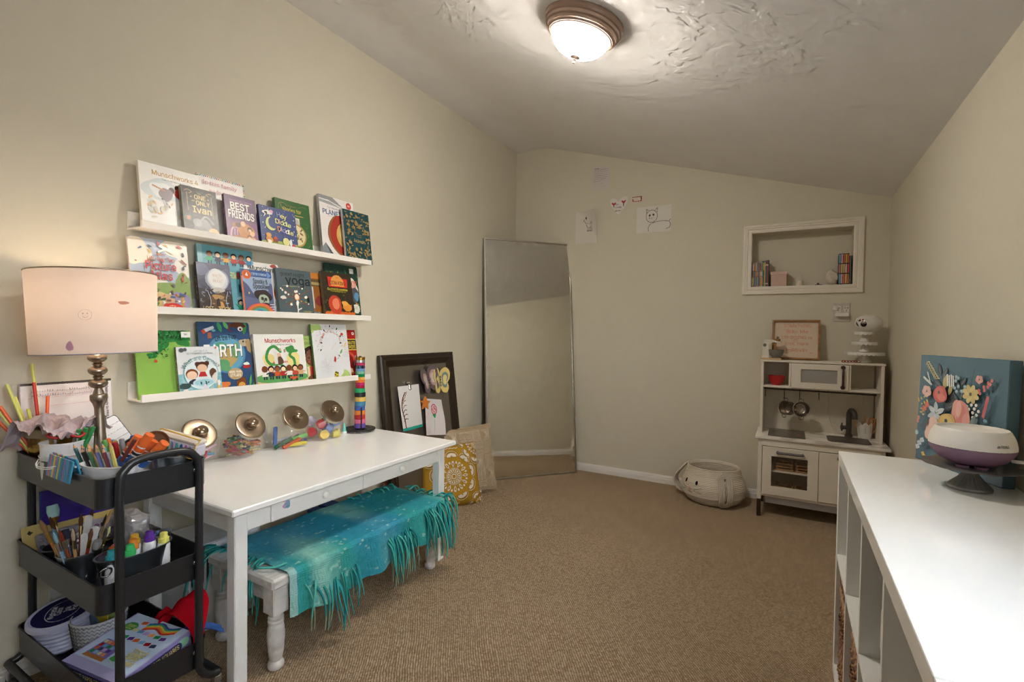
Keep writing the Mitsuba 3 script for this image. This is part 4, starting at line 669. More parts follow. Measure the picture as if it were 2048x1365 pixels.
# one strip curling over the near corner of the seat
part(k, 'fringe', tube(bez([(B1[0] - .16, y0 + .02, BZ + .014), (B1[0] - .12, y0 - .035, BZ + .012), (B1[0] - .06, y0 - .012, BZ + .016), (B1[0] - .045, y0 + .03, BZ + .018)], 8), .004, 6), 'mat_matte', '#58b5ac', True)
# ---------------------------------------------------------------- rolling cart
BK = '#1c1e22'
scene['mat_powder'] = pr(0.36, 0.0, 0.6)
CX0, CX1, CY0, CY1 = -2.183, -1.589, .583, .866
TR = [.778, .489, .206]; TD = .082
cart = thing('utility_cart', 'black metal three-tier rolling cart loaded with art supplies, in the left foreground', 'cart')
def rrect(x0, y0, x1, y1, r, n=6):
    P = []
    for cx, cy, a0 in ((x1 - r, y0 + r, -90), (x1 - r, y1 - r, 0), (x0 + r, y1 - r, 90), (x0 + r, y0 + r, 180)):
        for i in range(n + 1): a = math.radians(a0 + 90 * i / n); P.append((cx + r * math.cos(a), cy + r * math.sin(a)))
    return Polygon(P)
def loft(polys, zs, close=False):
    n = len(polys[0].exterior.coords) - 1; V = np.vstack([np.column_stack([np.array(p.exterior.coords)[:n], np.full(n, z)]) for p, z in zip(polys, zs)]); f = []
    for i in range(len(polys) - 1):
        for j in range(n): a, b, c, d = i * n + j, i * n + (j + 1) % n, (i + 1) * n + (j + 1) % n, (i + 1) * n + j; f += [[a, b, c], [a, c, d]]
    return tm(V, f)
def tub(x0, y0, x1, y1, r, z0, z1, th=.002, taper=0, lip=.003, n=8):
    R = lambda o, e=0: rrect(x0 - o, y0 - o, x1 + o, y1 + o, max(r + o, .004), n)
    m = loft([R(-taper), R(0), R(lip), R(lip), R(-th), R(-taper - th)], [z0, z1 - .004, z1 - .003, z1, z1, z0 + .003])
    return cat([m, prism(R(-taper), z0, z0 + .003)])
for i, z in enumerate(TR):
    tr = part(cart, 'tray', tub(CX0, CY0, CX1, CY1, .028, z - TD, z), 'mat_powder', BK, 35)
    for y in (.634, .826): part(tr, 'rivet', sph((CX1 + .004, y, z - .028), .007, 2, (.6, 1, 1)), 'mat_chrome', '#9aa0a8', True)
for x in (CX1 + .0135, CX0 - .0135):
    s = 1 if x > -1.8 else -1
    a, b = .626, .832
    top = bez([(x, a, .60), (x, a, .755), (x, a + .012, .795), (x, a + .05, .818), (x, b - .05, .818), (x, b - .012, .795), (x, b, .755), (x, b, .60)], 8)
    foot = lambda y, d: bez([(x, y, .16), (x, y, .135), (x, y + d * .012, .108), (x, y + d * .035, .088), (x, y + d * .060, .082)], 6)
    part(cart, 'end_frame', cat([tube(np.vstack([[(x, a, .15)], top, [(x, b, .15)]]), .0112, 12), tube(foot(a, -1), .0112, 12), tube(foot(b, 1), .0112, 12)]), 'mat_powder', BK, 40)
for y in (.566, .892):
    part(cart, 'base_bar', tube([(CX0 - .0135, y, .082), (CX1 + .0135, y, .082)], .0112, 12), 'mat_powder', BK, 40)
    for x in (CX0 + .02, CX1 + .005):
        c = part(cart, 'caster', cat([bx((x - .012, y - .012, .040), (x + .012, y + .012, .072), .003), cyl((x, y, .03), (x, y, .075), .008, 12)]), 'mat_brushed', '#a8adb2', 35)
        part(c, 'wheel', lathe([(.006, -.010), (.024, -.010), (.027, -.006), (.027, .006), (.024, .010), (.006, .010)], 24).apply_transform(trimesh.transformations.rotation_matrix(PI / 2, [1, 0, 0])).apply_translation((x, y, .0275)), 'mat_satin', '#2a2a2c', 40)
# ---- table lamp standing in the top tray
scene['mat_shade'] = {'type': 'principledthin', 'base_color': dict(VC), 'roughness': 0.9, 'diff_trans': 0.55, 'spec_trans': 0.0}
lamp = thing('table_lamp', 'brushed nickel lamp with stacked ball stem and lit drum shade, left of the picture ledges', 'lamp')
LO = np.array((-1.95, .726, TR[0] - TD + .0035)); lz = np.array((-.87 * .034, -.494 * .034, 1.0)); lz /= np.linalg.norm(lz); lx = np.cross((0, 1.0, 0), lz); lx /= np.linalg.norm(lx); ly = np.cross(lz, lx)
LP = lambda m: fr(m, LO, lx, ly, lz)
o = .7
def ball(z, r, h): return [(r * math.cos(a) if abs(a) < 1.2 else .010, z + h * math.sin(a)) for a in np.linspace(-1.25, 1.25, 11)]
pf = [(.0001, .0), (.062, 0), (.065, .006), (.062, .014), (.045, .020), (.028, .030), (.021, .050), (.0175, .100), (.0145, .150), (.013, .200), (.0128, .222), (.016, .236), (.0205, .244), (.0230, .250), (.0235, .262), (.022, .266), (.015, .268), (.013, .276)]
for zc in (.302, .344, .386): pf += ball(zc, .0255, .0165) + [(.0125, zc + .0195)] + [(.0155, zc + .0215), (.0125, zc + .0235)]
pf += [(.012, .42), (.010, .43), (.010, .5), (.0001, .5)]
part(lamp, 'base', LP(lathe(pf, 40)), 'mat_brushed', '#a39687', 30)
sh = part(lamp, 'shade', LP(lathe([(.1605, .402), (.166, .660)], 64)), 'mat_shade', (0.62, 0.53, 0.49), True)
part(sh, 'upper_hoop', LP(tube([(.1662 * math.cos(a), .1662 * math.sin(a), .660) for a in np.arange(64) * 2 * PI / 64], .0022, 8, True)), 'mat_brushed', '#b9aa98', True)
part(sh, 'lower_hoop', LP(tube([(.1606 * math.cos(a), .1606 * math.sin(a), .402) for a in np.arange(64) * 2 * PI / 64], .0018, 8, True)), 'mat_satin', '#8f8c96', True)
part(lamp, 'shade_spider', LP(cat([tube([(0, 0, .5), (.03, 0, .53), (.034, 0, .59), (0, 0, .655)], .002, 6), tube([(0, 0, .5), (-.03, 0, .53), (-.034, 0, .59), (0, 0, .655)], .002, 6)] + [tube([(0, 0, .652), (.166 * math.cos(a), .166 * math.sin(a), .66)], .0018, 6) for a in (.3, 2.4, 4.5)])), 'mat_brushed', '#a39687', True)
part(lamp, 'finial', LP(lathe([(.006, .655), (.010, .661), (.011, .667), (.007, .673), (.0001, .675)], 20)), 'mat_brushed', '#a08c6a', True)
part(lamp, 'bulb', LP(sph((0, 0, .578), .028, 3)), 'mat_matte', '#fff', True, emitter={'type': 'area', 'radiance': {'type': 'rgb', 'value': list(BULB)}})
dr_ = [(ell(.02, .02, .016, .016).difference(ell(.02, .02, .0152, .0152)), '#9a8f8c'), (ell(.015, .024, .0014, .002), '#7f7876'), (ell(.025, .024, .0014, .002), '#7f7876'), (line(bez([(.013, .016), (.02, .011), (.027, .016)]), .0009), '#8a817f')]
def on_shade(items, ang, z):                                                   # pencil marks drawn on the fabric
    out = []
    for m, c in items:
        v = np.array(m.vertices); r = .1605 + (z + v[:, 1] - .402) / .258 * .0055 + .0006 + v[:, 2]; a = ang + v[:, 0] / .163
        out.append((LP(tm(np.stack([r * np.cos(a), r * np.sin(a), z + v[:, 1]], 1), m.faces)), C(c)))
    return out
part(sh, 'pencil_drawing', on_shade(art(dr_, .1, .1), -.62, .50), 'mat_shade', smooth=False)
part(sh, 'stain', on_shade(art([(blob(.01, .015, .008, .016, 3), '#c49ab0')], .1, .1), -.80, .412), 'mat_shade', smooth=False)
part(sh, 'stain', on_shade(art([(blob(.015, .008, .013, .006, 4), '#cf9a84')], .1, .1), -.02, .55), 'mat_shade', smooth=False)
# ---- top tray contents
ZT0 = TR[0] - TD + .0035
wb = thing('whiteboard', 'large practice whiteboard with rows of letters leaning on the wall behind the lamp', 'whiteboard')
FW = lambda m: fr(m, (-2.176, .598, ZT0), (0, 1, 0), (-.10, 0, .995), (.995, 0, .10))
w, h = .252, .295; it = [(rect(.0, .287, w, h), '#3a2f28'), (rect(0, 0, .003, h), '#8a7a70')]
qq = random.Random(4)
for r_, y in ((0, .262), (1, .248)):
    for i in range(30):
        x = .03 + i * .0066; it.append((line([(x, y), (x + .002, y + .004 + .006 * qq.random()), (x + .004, y + .001)], .0009), ['#5a4a4c', '#a04a54', '#4a5a78'][i % 3 if r_ else 0]))
it += [(line([(.02, y), (.228, y + .001)], .0007), '#b07a80') for y in (.258, .244)] + [(line([(.06, .215), (.2, .218), (.205, .12)], .0008), '#c9a0a4'), tx('Getting Ready to Print Practice B', .232, .27, .008, '#2a2a2c', b=1, w=.17, rot=-90)]
part(wb, 'board', [(FW(bx((0, 0, -.003), (w, h, 0), .001)), '#d9d2d4')] + [(FW(m), c) for m, c in art(it, w, h)], 'mat_cover', smooth=False)
def panel(name, label, cat_, c4, th, col, items=(), mat='mat_cover', rnd=0.0, edge=None):
    """thin sheet whose lower-left, lower-right, upper-left corners are c4"""
    a, b, c = (np.array(v, float) for v in c4); w = np.linalg.norm(b - a); h = np.linalg.norm(c - a); X = (b - a) / w; Y = (c - a) - X * ((c - a) @ X); Y /= np.linalg.norm(Y); Z = np.cross(X, Y)
    f = lambda m: fr(m, a, X, Y, Z); k = thing(name, label, cat_); fc = rrect(0, 0, w, h, rnd) if rnd else sbox(0, 0, w, h)
    ps = [(f(prism(fc, -th, 0)), col)]
    if edge: ps += [(f(m), c_) for m, c_ in art([(fc.difference(fc.buffer(-.0022)), edge)], w, h)]
    part(k, None, ps + [(f(m), c_) for m, c_ in art(items, w, h, .0002)], mat, smooth=False); return k
ls = [(line([(.01, y), (.23, y)], .0012), '#3a3a40') for y in (.022, .072)] + [(rect(.01 + i * .01, .0465, .016 + i * .01, .0475), '#4a4a52') for i in range(22)] + [(line([(.055, .0715), (.10, .0715)], .0012), '#b04a54')]
panel('lined_board', 'narrow lined handwriting board propped at a slant behind the lamp stem', 'board', ((-2.03, .690, .715), (-2.03, .848, .795), (-2.055, .645, .800)), .002, '#dcdcdc', ls, rnd=.012, edge='#3a3632')
panel('small_whiteboard', 'small blank whiteboard with black rounded edge behind the white buckets', 'whiteboard', ((-2.09, .665, .702), (-2.09, .735, .702), (-2.105, .665, .872)), .002, '#dad8da', (), rnd=.012, edge='#2a2826')
# gold paper bag with a crumpled cloth and a sheaf of foam sticks
def crumple(m, amp, sc, seed):
    m = m.copy(); v = np.array(m.vertices); m.vertices = v + amp * np.stack([meshkit.fbm(v * sc + 7 * i, 3, seed + i) - .5 for i in range(3)], 1) * 2; return m
def sub(m, L): v, f = trimesh.remesh.subdivide_to_size(m.vertices, m.faces, L); m2 = tm(v, f); m2.merge_vertices(); return m2
bag = thing('gold_bag', 'gold foil paper bag with a rolled rim, at the left end of the top tray', 'bag')
Rb = lambda o: rrect(-.058 - o, -.048 - o, .058 + o, .048 + o, .012)
bm = sub(loft([Rb(-.006), Rb(0), Rb(.003), Rb(.005), Rb(.001), Rb(-.002)], [0, .07, .135, .150, .150, .10]), .011)
BT = lambda m: fr(m, (-2.060, .652, ZT0 + .002), (.95, .31, 0), (-.31, .95, 0), (0.0, 0, 1))
part(bag, 'body', BT(crumple(bm, .0055, 42, 3)), 'mat_foil', '#9c7f3e', 20)
scene['mat_foil'] = pr(0.16, 0.95)
rm = sub(loft([Rb(.004), Rb(.0075), Rb(.007), Rb(.003)], [.128, .132, .156, .158]), .012)
part(bag, 'rolled_rim', BT(crumple(rm, .003, 30, 6)), 'mat_satin', '#8a7a5c', 40)
th = np.linspace(0, 1, 90); uu, vv = np.meshgrid(th, th, indexing='ij'); gx, gy = (uu - .5) * .29, (vv - .5) * .17
n1 = meshkit.fbm(np.stack([gx * 22, gy * 22, 0 * gx], -1), 3, 5); n2 = meshkit.fbm(np.stack([gx * 48 + n1 * 2, gy * 48, 1 + 0 * gx], -1), 3, 8)
gz = .175 + .055 * (n1 - .45) + .028 * (n2 - .5) - 1.1 * np.maximum(0, -gx - .062) - .35 * np.maximum(0, np.abs(gy) - .052) - .1 * np.maximum(0, gx - .08)
cl = tm(np.stack([gx * .88 + .02 * (n2 - .5), gy + .03 * (n1 - .5), gz + .012 * np.sin(gx * 60 + n1 * 9)], -1).reshape(-1, 3), [[i * 90 + j, (i + 1) * 90 + j, (i + 1) * 90 + j + 1] for i in range(89) for j in range(89)] + [[i * 90 + j, (i + 1) * 90 + j + 1, i * 90 + j + 1] for i in range(89) for j in range(89)])
cc = C('#b8a7ac') * (1 - .5 * np.clip((n2 - .45) * 3, 0, 1).reshape(-1, 1)) + C('#8a8890') * .5 * np.clip((n2 - .45) * 3, 0, 1).reshape(-1, 1)
k = thing('crumpled_cloth', 'crumpled greyish pink cloth lying over the gold bag', 'cloth'); part(k, None, [(fr(cl, (-2.060, .640, ZT0), (.9, .43, 0), (-.43, .9, 0), (0, 0, 1)), cc)], 'mat_matte', smooth=True)
FS = [('lime yellow', '#c9cf6a'), ('orange', '#e0602f'), ('red', '#b8282c'), ('lime green', '#b5c84a')]
for i in range(15):
    n, c = FS[(0, 1, 1, 0, 2, 0, 1, 0, 3, 0, 1, 2, 0, 1, 3)[i]]
    b = np.array((-2.135 + q.uniform(-.02, .02), .612 + .004 * i * .6, ZT0 + .06)); tp = np.array((-2.195 + .012 * (i % 4), .520 + .0125 * i, [.97, .90, .93, 1.0, .985, .955, .88, .915, .87, .86, .89, 1.0, 1.06, .905, .85][i]))
    if i in (11, 12): tp[1] = .622 + .006 * (i - 11)
    if i == 13: tp = np.array((-2.17, .66, .95))
    one('foam_stick', f'{n} foam stick in the sheaf behind the gold bag', 'craft stick', cyl(b, tp, .0048, 8), 'mat_satin', c, 40, 'foam sticks behind the gold bag')
# white nested buckets with scissors
def bucket(c, r0, r1, h, label, col, mat, stars=False, sx=1.0, name='bucket'):
    b = thing(name, label, 'bucket'); S = lambda m: mv(m, c, s=(1, sx, 1))
    part(b, 'body', S(lathe([(.0001, 0), (r0, 0), (r1, h - .004), (r1 + .0025, h - .003), (r1 + .0025, h), (r1 - .001, h), (r0 - .002, .003), (.0001, .003)], 40)), mat, col, 35)
    hd = [(r1 * math.cos(a), sx * r1 * math.sin(a) - .0, h - .008 + .0 * a) for a in np.linspace(-.2, PI + .2, 20)]
    return b
bk = bucket((-1.965, .632, ZT0), .048, .053, .092, 'lower of the two nested white buckets in the top tray', '#d2d2d4', 'mat_lacquer')
bk2 = bucket((-1.965, .632, ZT0 + .034), .048, .053, .096, 'upper white bucket holding red scissors, nested in another', '#dadadb', 'mat_lacquer')
part(bk, 'wire_handle', tube(bez([(-1.965, .577, .775), (-1.925, .560, .768), (-1.86, .566, .772), (-1.84, .60, .782), (-1.87, .62, .786)], 8), .0016, 6), 'mat_satin', '#e4e4e4', True)
part(bk2, 'wire_handle', tube(bez([(-1.963, .575, .785), (-1.915, .556, .776), (-1.845, .565, .78), (-1.82, .61, .79)], 8), .0016, 6), 'mat_satin', '#e4e4e4', True)
for i, (x, y, z, lab) in enumerate(((-1.957, .612, .838, 'left red scissors sticking handle-first out of the white bucket'), (-1.930, .655, .838, 'right red scissors sticking handle-first out of the white bucket'))):
    s = thing('scissors', lab, 'scissors')
    part(s, 'handle', cat([tube([(x + .020 * math.cos(a), y + .018 * math.sin(a), z + .006 + .010 * math.sin(a * .5)) for a in np.arange(20) * 2 * PI / 20], .0036, 8, True)]), 'mat_satin', '#a8242a', True)
    part(s, 'blades', bx((x - .004, y - .002, z - .09), (x + .004, y + .002, z)), 'mat_brushed', '#aaa')
for i in range(3): crayon((-1.945 + .008 * i, .662 + .010 * i, .822 + .003 * i), (.25, .15 * i, 1), .085, .0062, '#2f8a4a', 'green_marker', ['slim green marker in the white bucket, leftmost', 'middle green marker in the white bucket', 'right green marker in the white bucket'][i], 'green markers in the white bucket', False)
# clothes pegs clipped along the near rim
PEG = ['#5f8ab8', '#c46a7a', '#5a9ab0', '#c9c07a', '#b07a90', '#3f8fae', '#c9b56a', '#2f8aa8', '#37799a', '#8a7ab8', '#3f94b0', '#5f88c0', '#2c7f9c', '#338fb4']
for i, c in enumerate(PEG):
    x = -1.886 + i * .0118; zt = .800 - .0 * i; k = thing('clothespin', f"small {'blue teal yellow pink lilac'.split()[i % 5]} clothes peg clipped to the near rim of the top tray", 'clothespin', 'pegs on the rim of the top tray')
    labels[k]['label'] = f'small coloured clothes peg clipped to the near rim of the top tray'
    tl = q.uniform(-.008, .008)
    part(k, None, [(mv(bx((-.0042, -.004, -.042), (.0042, .0, .020), .001), (x, CY0 - .004, zt - .01), rx=-9 + 200 * tl * .1), c), (mv(bx((-.0042, 0, -.035), (.0042, .004, .022), .001), (x, CY0 + .006, zt - .008), rx=12), c), (cyl((x - .0045, CY0 + .001, zt - .006), (x + .0045, CY0 + .001, zt - .006), .003, 8), '#9aa')], 'mat_satin', smooth=30)
# starry oval bucket with pencils
sb = thing('star_bucket', 'white oval bucket printed with small stars, at the near corner of the top tray', 'bucket')
OV = lambda m: mv(m, (-1.700, .652, ZT0), rz=20, s=(1.55, .82, 1))
part(sb, 'body', OV(lathe([(.0001, 0), (.045, 0), (.054, .089), (.0565, .090), (.0565, .094), (.053, .094), (.043, .003), (.0001, .003)], 48)), 'mat_lacquer', '#d6d7da', 35)
stp = []
for i in range(12):
    a = 2 * PI * i / 12 + .2; st = art([(star(0, 0, .0075), ['#1d1d22', '#4a3f34', '#2f7fae'][i % 3])], 1, 1, clip=False)
    for m, c in st:
        v = np.array(m.vertices); zz = .036 + v[:, 1]; r = .045 + zz * .1011 + .0004; aa = a + v[:, 0] / .060; stp.append((OV(tm(np.stack([r * np.cos(aa), r * np.sin(aa), zz], 1), m.faces)), c))
part(sb, 'printed_stars', stp, 'mat_matte', smooth=False)
part(sb, 'wire_handle', tube(bez([(-1.785, .632, .782), (-1.80, .600, .772), (-1.80, .585, .765), (-1.772, .582, .760), (-1.745, .588, .766)], 8), .002, 8), 'mat_satin', '#e2e2e2', True)
part(sb, 'handle_knob', sph((-1.752, .604, .772), .010, 2, (1, .8, 1)), 'mat_gloss', '#1a1a1c', True)
PEN = [('teal', '#2f5f6a'), ('dark blue', '#3a4a6a'), ('brown', '#8a5a48'), ('black', '#2a2a2e'), ('ochre', '#b8944a'), ('grass green', '#6a7f3a'), ('forest green', '#3f6a4a'), ('violet blue', '#6f78b8'), ('sky blue', '#5f9fc4'), ('lemon', '#bdb562'), ('maroon', '#6a3038'), ('navy', '#3f4470')]
for i, (n, c) in enumerate(PEN):
    b = np.array((-1.772 + i * .0125, .640 + (i % 3) * .010, ZT0 + .01)); d = np.array((-.62 + .03 * i, -.16 + .02 * (i % 3), 1.0)); d /= np.linalg.norm(d); ln = .150 - .004 * (i % 4)
    if i == 9: b = np.array((-1.632, .655, ZT0 + .02)); d = np.array((-.28, -.1, 1.0)); d /= np.linalg.norm(d)
    p = thing('colour_pencil', f'{n} colour pencil leaning in the starry bucket', 'pencil', 'colour pencils in the starry bucket')
    part(p, 'barrel', tube([b, b + d * ln * .90], .0052, 6), 'mat_satin', c, False); part(p, 'wood_tip', tube([b + d * ln * .90, b + d * ln * .975], [.005, .0018], 8), 'mat_matte', '#c89a78', 40); part(p, 'lead', tube([b + d * ln * .975, b + d * ln], [.0018, .0004], 6), 'mat_matte', c, 40)
# markers in two pails behind, glue sticks, galvanised tub, palette
MC = [('maroon', '#7a2440'), ('pink', '#c45a74'), ('olive gold', '#8a7a3a'), ('dark orange', '#c4622f'), ('grey', '#8a8f9a'), ('red', '#b02430'), ('light blue', '#7fa4c4'), ('orange', '#e0642f'), ('second orange', '#d86a3a'), ('royal blue', '#2f4fa0'), ('crimson', '#9a1f28'), ('violet', '#4a3a9a'), ('teal blue', '#2f7fae'), ('magenta', '#a8389a'), ('plum', '#7a2f6a'), ('leaf green', '#5a9a4a')]
pl = bucket((-1.778, .745, ZT0), .046, .056, .075, 'white pail crowded with felt markers in the middle of the top tray', '#d4d4d6', 'mat_lacquer', sx=1.0)
for i, (n, c) in enumerate(MC):
    a = i * 2.39996; r = .012 + .034 * math.sqrt(i / 16); x, y = -1.778 + r * math.cos(a), .742 + r * math.sin(a); d = np.array((math.cos(a) * .22, math.sin(a) * .22, 1)); d /= np.linalg.norm(d); b = np.array((x, y, ZT0 + .025)) ; ln = .112 + .012 * ((i * 5) % 4) / 3
    m_ = thing('felt_marker', f'{n} felt marker standing in the white pail', 'marker', 'felt markers in the white pail'); part(m_, 'barrel', tube([b, b + d * ln * .72], .0068, 10), 'mat_satin', '#d0d0d0' if i % 3 == 0 else c, 40); part(m_, 'cap', cat([tube([b + d * ln * .70, b + d * ln * .97, b + d * ln], [.0076, .0072, .005], 10)]), 'mat_satin', c, 40)
for i, (b, tp, l) in enumerate((((-1.705, .672, .775), (-1.668, .712, .865), 'orange capped glue stick lying leftmost on the pile'), ((-1.690, .690, .775), (-1.640, .728, .870), 'orange capped glue stick lying in the middle of the pile'), ((-1.655, .705, .775), (-1.592, .745, .848), 'orange capped glue stick nearest the black cart handle'), ((-1.700, .710, .770), (-1.665, .750, .845), 'orange capped glue stick at the back of the pile'))):
    b, tp = np.array(b), np.array(tp); d = (tp - b) / np.linalg.norm(tp - b); ln = np.linalg.norm(tp - b); g = thing('glue_stick', l, 'glue stick')
    part(g, 'barrel', [(cyl(b, b + d * ln * .66, .0125, 18), '#d8d6d2'), (tube([b + d * ln * .1, b + d * ln * .36], .0128, 18, caps=False), '#33599a'), (tube([b + d * ln * .40, b + d * ln * .47], .0128, 18, caps=False), '#26262a'), (tube([b + d * ln * .50, b + d * ln * .62], .0128, 18, caps=False), '#d85a2a')], 'mat_satin', smooth=40); part(g, 'cap', cyl(b + d * ln * .66, tp, .0138, 18, .0130), 'mat_satin', '#df6a30', 40)
part(thing('maroon_pencil', 'short maroon crayon pencil lying across the glue sticks', 'pencil'), None, tube([(-1.668, .668, .800), (-1.640, .690, .862)], .0052, 6), 'mat_satin', '#5f2a2c', False)
gt = bucket((-1.662, .800, ZT0), .050, .060, .098, 'galvanised metal tub at the right end of the top tray', '#9aa4ac', 'mat_brushed', sx=.86, name='metal_tub')
k = thing('glue_box', 'small white and orange carton lying between the starry bucket and the metal tub', 'box'); part(k, None, [(mv(bx((-.03, -.018, 0), (.03, .018, .035), .001), (-1.655, .726, ZT0 + .006), rz=62), '#d8d6d4'), (mv(bx((-.026, -.019, .004), (.026, .0185, .028)), (-1.655, .726, ZT0 + .006), rz=62), '#dd5f2c'), (mv(bx((-.034, -.02, 0), (.034, .02, .016), .001), (-1.660, .715, ZT0 + .044), rz=50), '#cfd0d2')], 'mat_satin', smooth=False)
one('wooden_bowl', 'dark brown wooden bowl tipped on edge behind the glue sticks', 'bowl', mv(lathe([(.0001, -.012), (.030, -.010), (.036, 0), (.034, .0), (.028, -.006), (.0001, -.008)], 32), (-1.672, .756, .838), rx=62, rz=60), 'mat_satin', '#5a3a22', 40)
pal = thing('paint_palette_case', 'clear plastic case of paint swatches held by a yellow rubber band, top tray', 'case')
pa, pb = np.array((-1.735, .786, .862)), np.array((-1.575, .828, .838)); X = (pb - pa) / np.linalg.norm(pb - pa); Y = np.cross((0, 0, 1.0), X); Y /= np.linalg.norm(Y); Z = np.cross(X, Y); FP = lambda m: fr(m, pa, X, Y, Z)
part(pal, 'lid', FP(bx((0, -.004, -.016), (.166, .040, .0), .006)), 'mat_satin', '#c8bfb4', 30)
part(pal, 'tray', FP(bx((.002, -.001, -.052), (.164, .038, -.016), .004)), 'mat_satin', '#c4c2cc', 30)
for i, c in enumerate(('#b0683a', '#b85a4a', '#3f9a7a', '#8a8ab0', '#4aa09a', '#2f62a8', '#a8489a', '#9a88b8')): part(pal, 'swatch', FP(mv(prism(ell(0, 0, .0048, .014), 0, .0025), (.022 + i * .0175, -.0008, -.034), rx=90)), 'mat_satin', c)
part(pal, 'rubber_band', FP(tube([(-.001, .02, .002), (.167, .01, .002), (.168, -.006, -.014), (.160, -.007, -.055), (.05, -.0075, -.056), (-.002, -.006, -.02)], .0018, 6, True)), 'mat_satin', '#d8b23f', True)
# ---- middle tray
ZM = TR[1] - TD + .0035
panel('purple_folder', 'purple folder standing against the wall at the left end of the middle tray', 'folder', ((-2.168, .640, ZM), (-2.168, .850, ZM), (-2.178, .640, .628)), .004, '#3f2f8c', ((rect(0, 0, .004, .3), '#2f4f8a'),), 'mat_lacquer')
bp = thing('bead_pack', 'clear blister pack of beads on a mustard yellow hanging card, middle tray', 'package')
hole = unary_union([ell(.02, .095, .004, .007), rect(.012, .093, .028, .097)])
FB = lambda m: fr(m, (-2.138, .592, ZM), (.0, 1, 0), (-.34, 0, .94), (.94, 0, .34))
part(bp, 'card', FB(prism(unary_union([rrect(0, 0, .265, .118, .010)]).difference(hole), 0, .0015)), 'mat_satin', '#b8a25a', False)
part(bp, 'blister', [(FB(crumple(sub(bx((.03, .004, .002), (.26, .085, .024), .006), .009), .004, 60, 4)), '#8f8c98')], 'mat_gloss', smooth=False)
for i in range(34): part(bp, 'bead', FB(sph((.04 + (i % 12) * .0185, .018 + (i // 12) * .022, .026), .0075, 1, (1, .8, .6))), 'mat_gloss', ['#4a3f4c', '#7a7480', '#5a2f4a', '#8a8a94', '#6a4a6a', '#3a3a48', '#a09aa4'][i % 7], True)
sm = thing('wrapped_bundle', 'clear bag of pale beads at the far side of the middle tray', 'bag'); part(sm, None, crumple(sub(bx((-2.03, .785, ZM + .002), (-1.92, .855, .545), .015), .012), .009, 40, 7), 'mat_gloss', '#9a9698', False)
pail = bucket((-1.868, .640, ZM), .040, .054, .095, 'galvanised pail full of paint brushes in the middle tray', '#9aa4ac', 'mat_brushed', name='brush_pail')
bucket((-1.985, .625, ZM), .030, .036, .085, 'small tin cup of dark brushes at the left of the brush pail', '#7f858c', 'mat_brushed', name='tin_cup')
BR = [('wide pale blue bristles', '#9cc4c4', '#b08a4a', '#c4b89a', .16, .016), ('brown flat', '#7a4a3a', '#a8843a', '#2a2a2a', .12, .007), ('red', '#8a3a2a', '#b8b0a0', '#9a4a2a', .15, .005), ('wood', '#c49a68', '#b8a890', '#c49a68', .17, .004), ('blue', '#5a7f9a', '#b8944a', '#5f8ab0', .14, .006), ('dark red', '#6a4a3a', '#b8944a', '#8a2f1f', .15, .006), ('amber', '#5a4030', '#c9a45a', '#a86a2a', .17, .005), ('green', '#a88a6a', '#b8b0a0', '#2f9a6a', .11, .007), ('orange', '#4a4a4a', '#c9a45a', '#c4762f', .12, .005), ('dark navy', '#3a3a4a', '#999', '#2a2f48', .12, .010), ('pale wood', '#b8a890', '#b0a080', '#b88a58', .165, .005), ('teal', '#4a4038', '#b0b0a8', '#2f8a9a', .15, .004), ('caramel', '#8a6a4a', '#b8944a', '#b5702f', .18, .007), ('grey round', '#8a8c8c', '#777', '#444', .10, .012), ('rust', '#6a4a38', '#a89060', '#9a3f22', .155, .006), ('sky blue', '#7fa4b4', '#c0c0c0', '#7fa0b8', .16, .005), ('yellow banded', '#c9c48a', '#c9b45a', '#d8d0a8', .12, .006), ('dark brown', '#4a3426', '#8a7a5a', '#5a3a22', .17, .006)]
for i, (n, cb, cf, ch, ln, r) in enumerate(BR):
    a = i * 2.39996 + .6; rr = .010 + .030 * math.sqrt(i / 18); ox = (-1.868 if i % 6 else -1.985 if i in (0,) else -1.868)
    b = np.array((-1.868 + rr * .6 * math.cos(a), .640 + rr * .6 * math.sin(a), ZM + .006)); d = np.array((math.cos(a) * .34 - (.12 if i < 3 else -.02), math.sin(a) * .34, 1.0)); d /= np.linalg.norm(d); ln = ln + .03
    if i == 0: b = np.array((-1.955, .628, ZM + .03)); d = np.array((-.28, -.05, 1)); d /= np.linalg.norm(d)
    br = thing('paint_brush', f'paint brush with {n} look, standing in the metal brush pail', 'paint brush', 'paint brushes in the middle tray'); labels[br]['label'] = f'{n} paint brush among the brushes in the middle tray' if i else 'wide paint brush with pale blue bristles, leftmost in the middle tray'
    sd = np.cross(d, (0.5, -.86, 0)); sd /= np.linalg.norm(sd)
    part(br, 'handle', tube([b, b + d * ln * .4, b + d * ln * .66], [.0025, .0045, .0042], 8), 'mat_satin', ch, 40)
    part(br, 'ferrule', tube([b + d * ln * .64, b + d * ln * .70, b + d * ln * .80], [.0045, .0048, max(.0042, r * .8)], 10), 'mat_brushed', cf, 40)
    part(br, 'bristles', tube([b + d * ln * .80, b + d * ln * .90, b + d * ln], [max(.0040, r * .78), r, r * (.85 if r > .009 else .3)], 10), 'mat_matte', cb, 40)
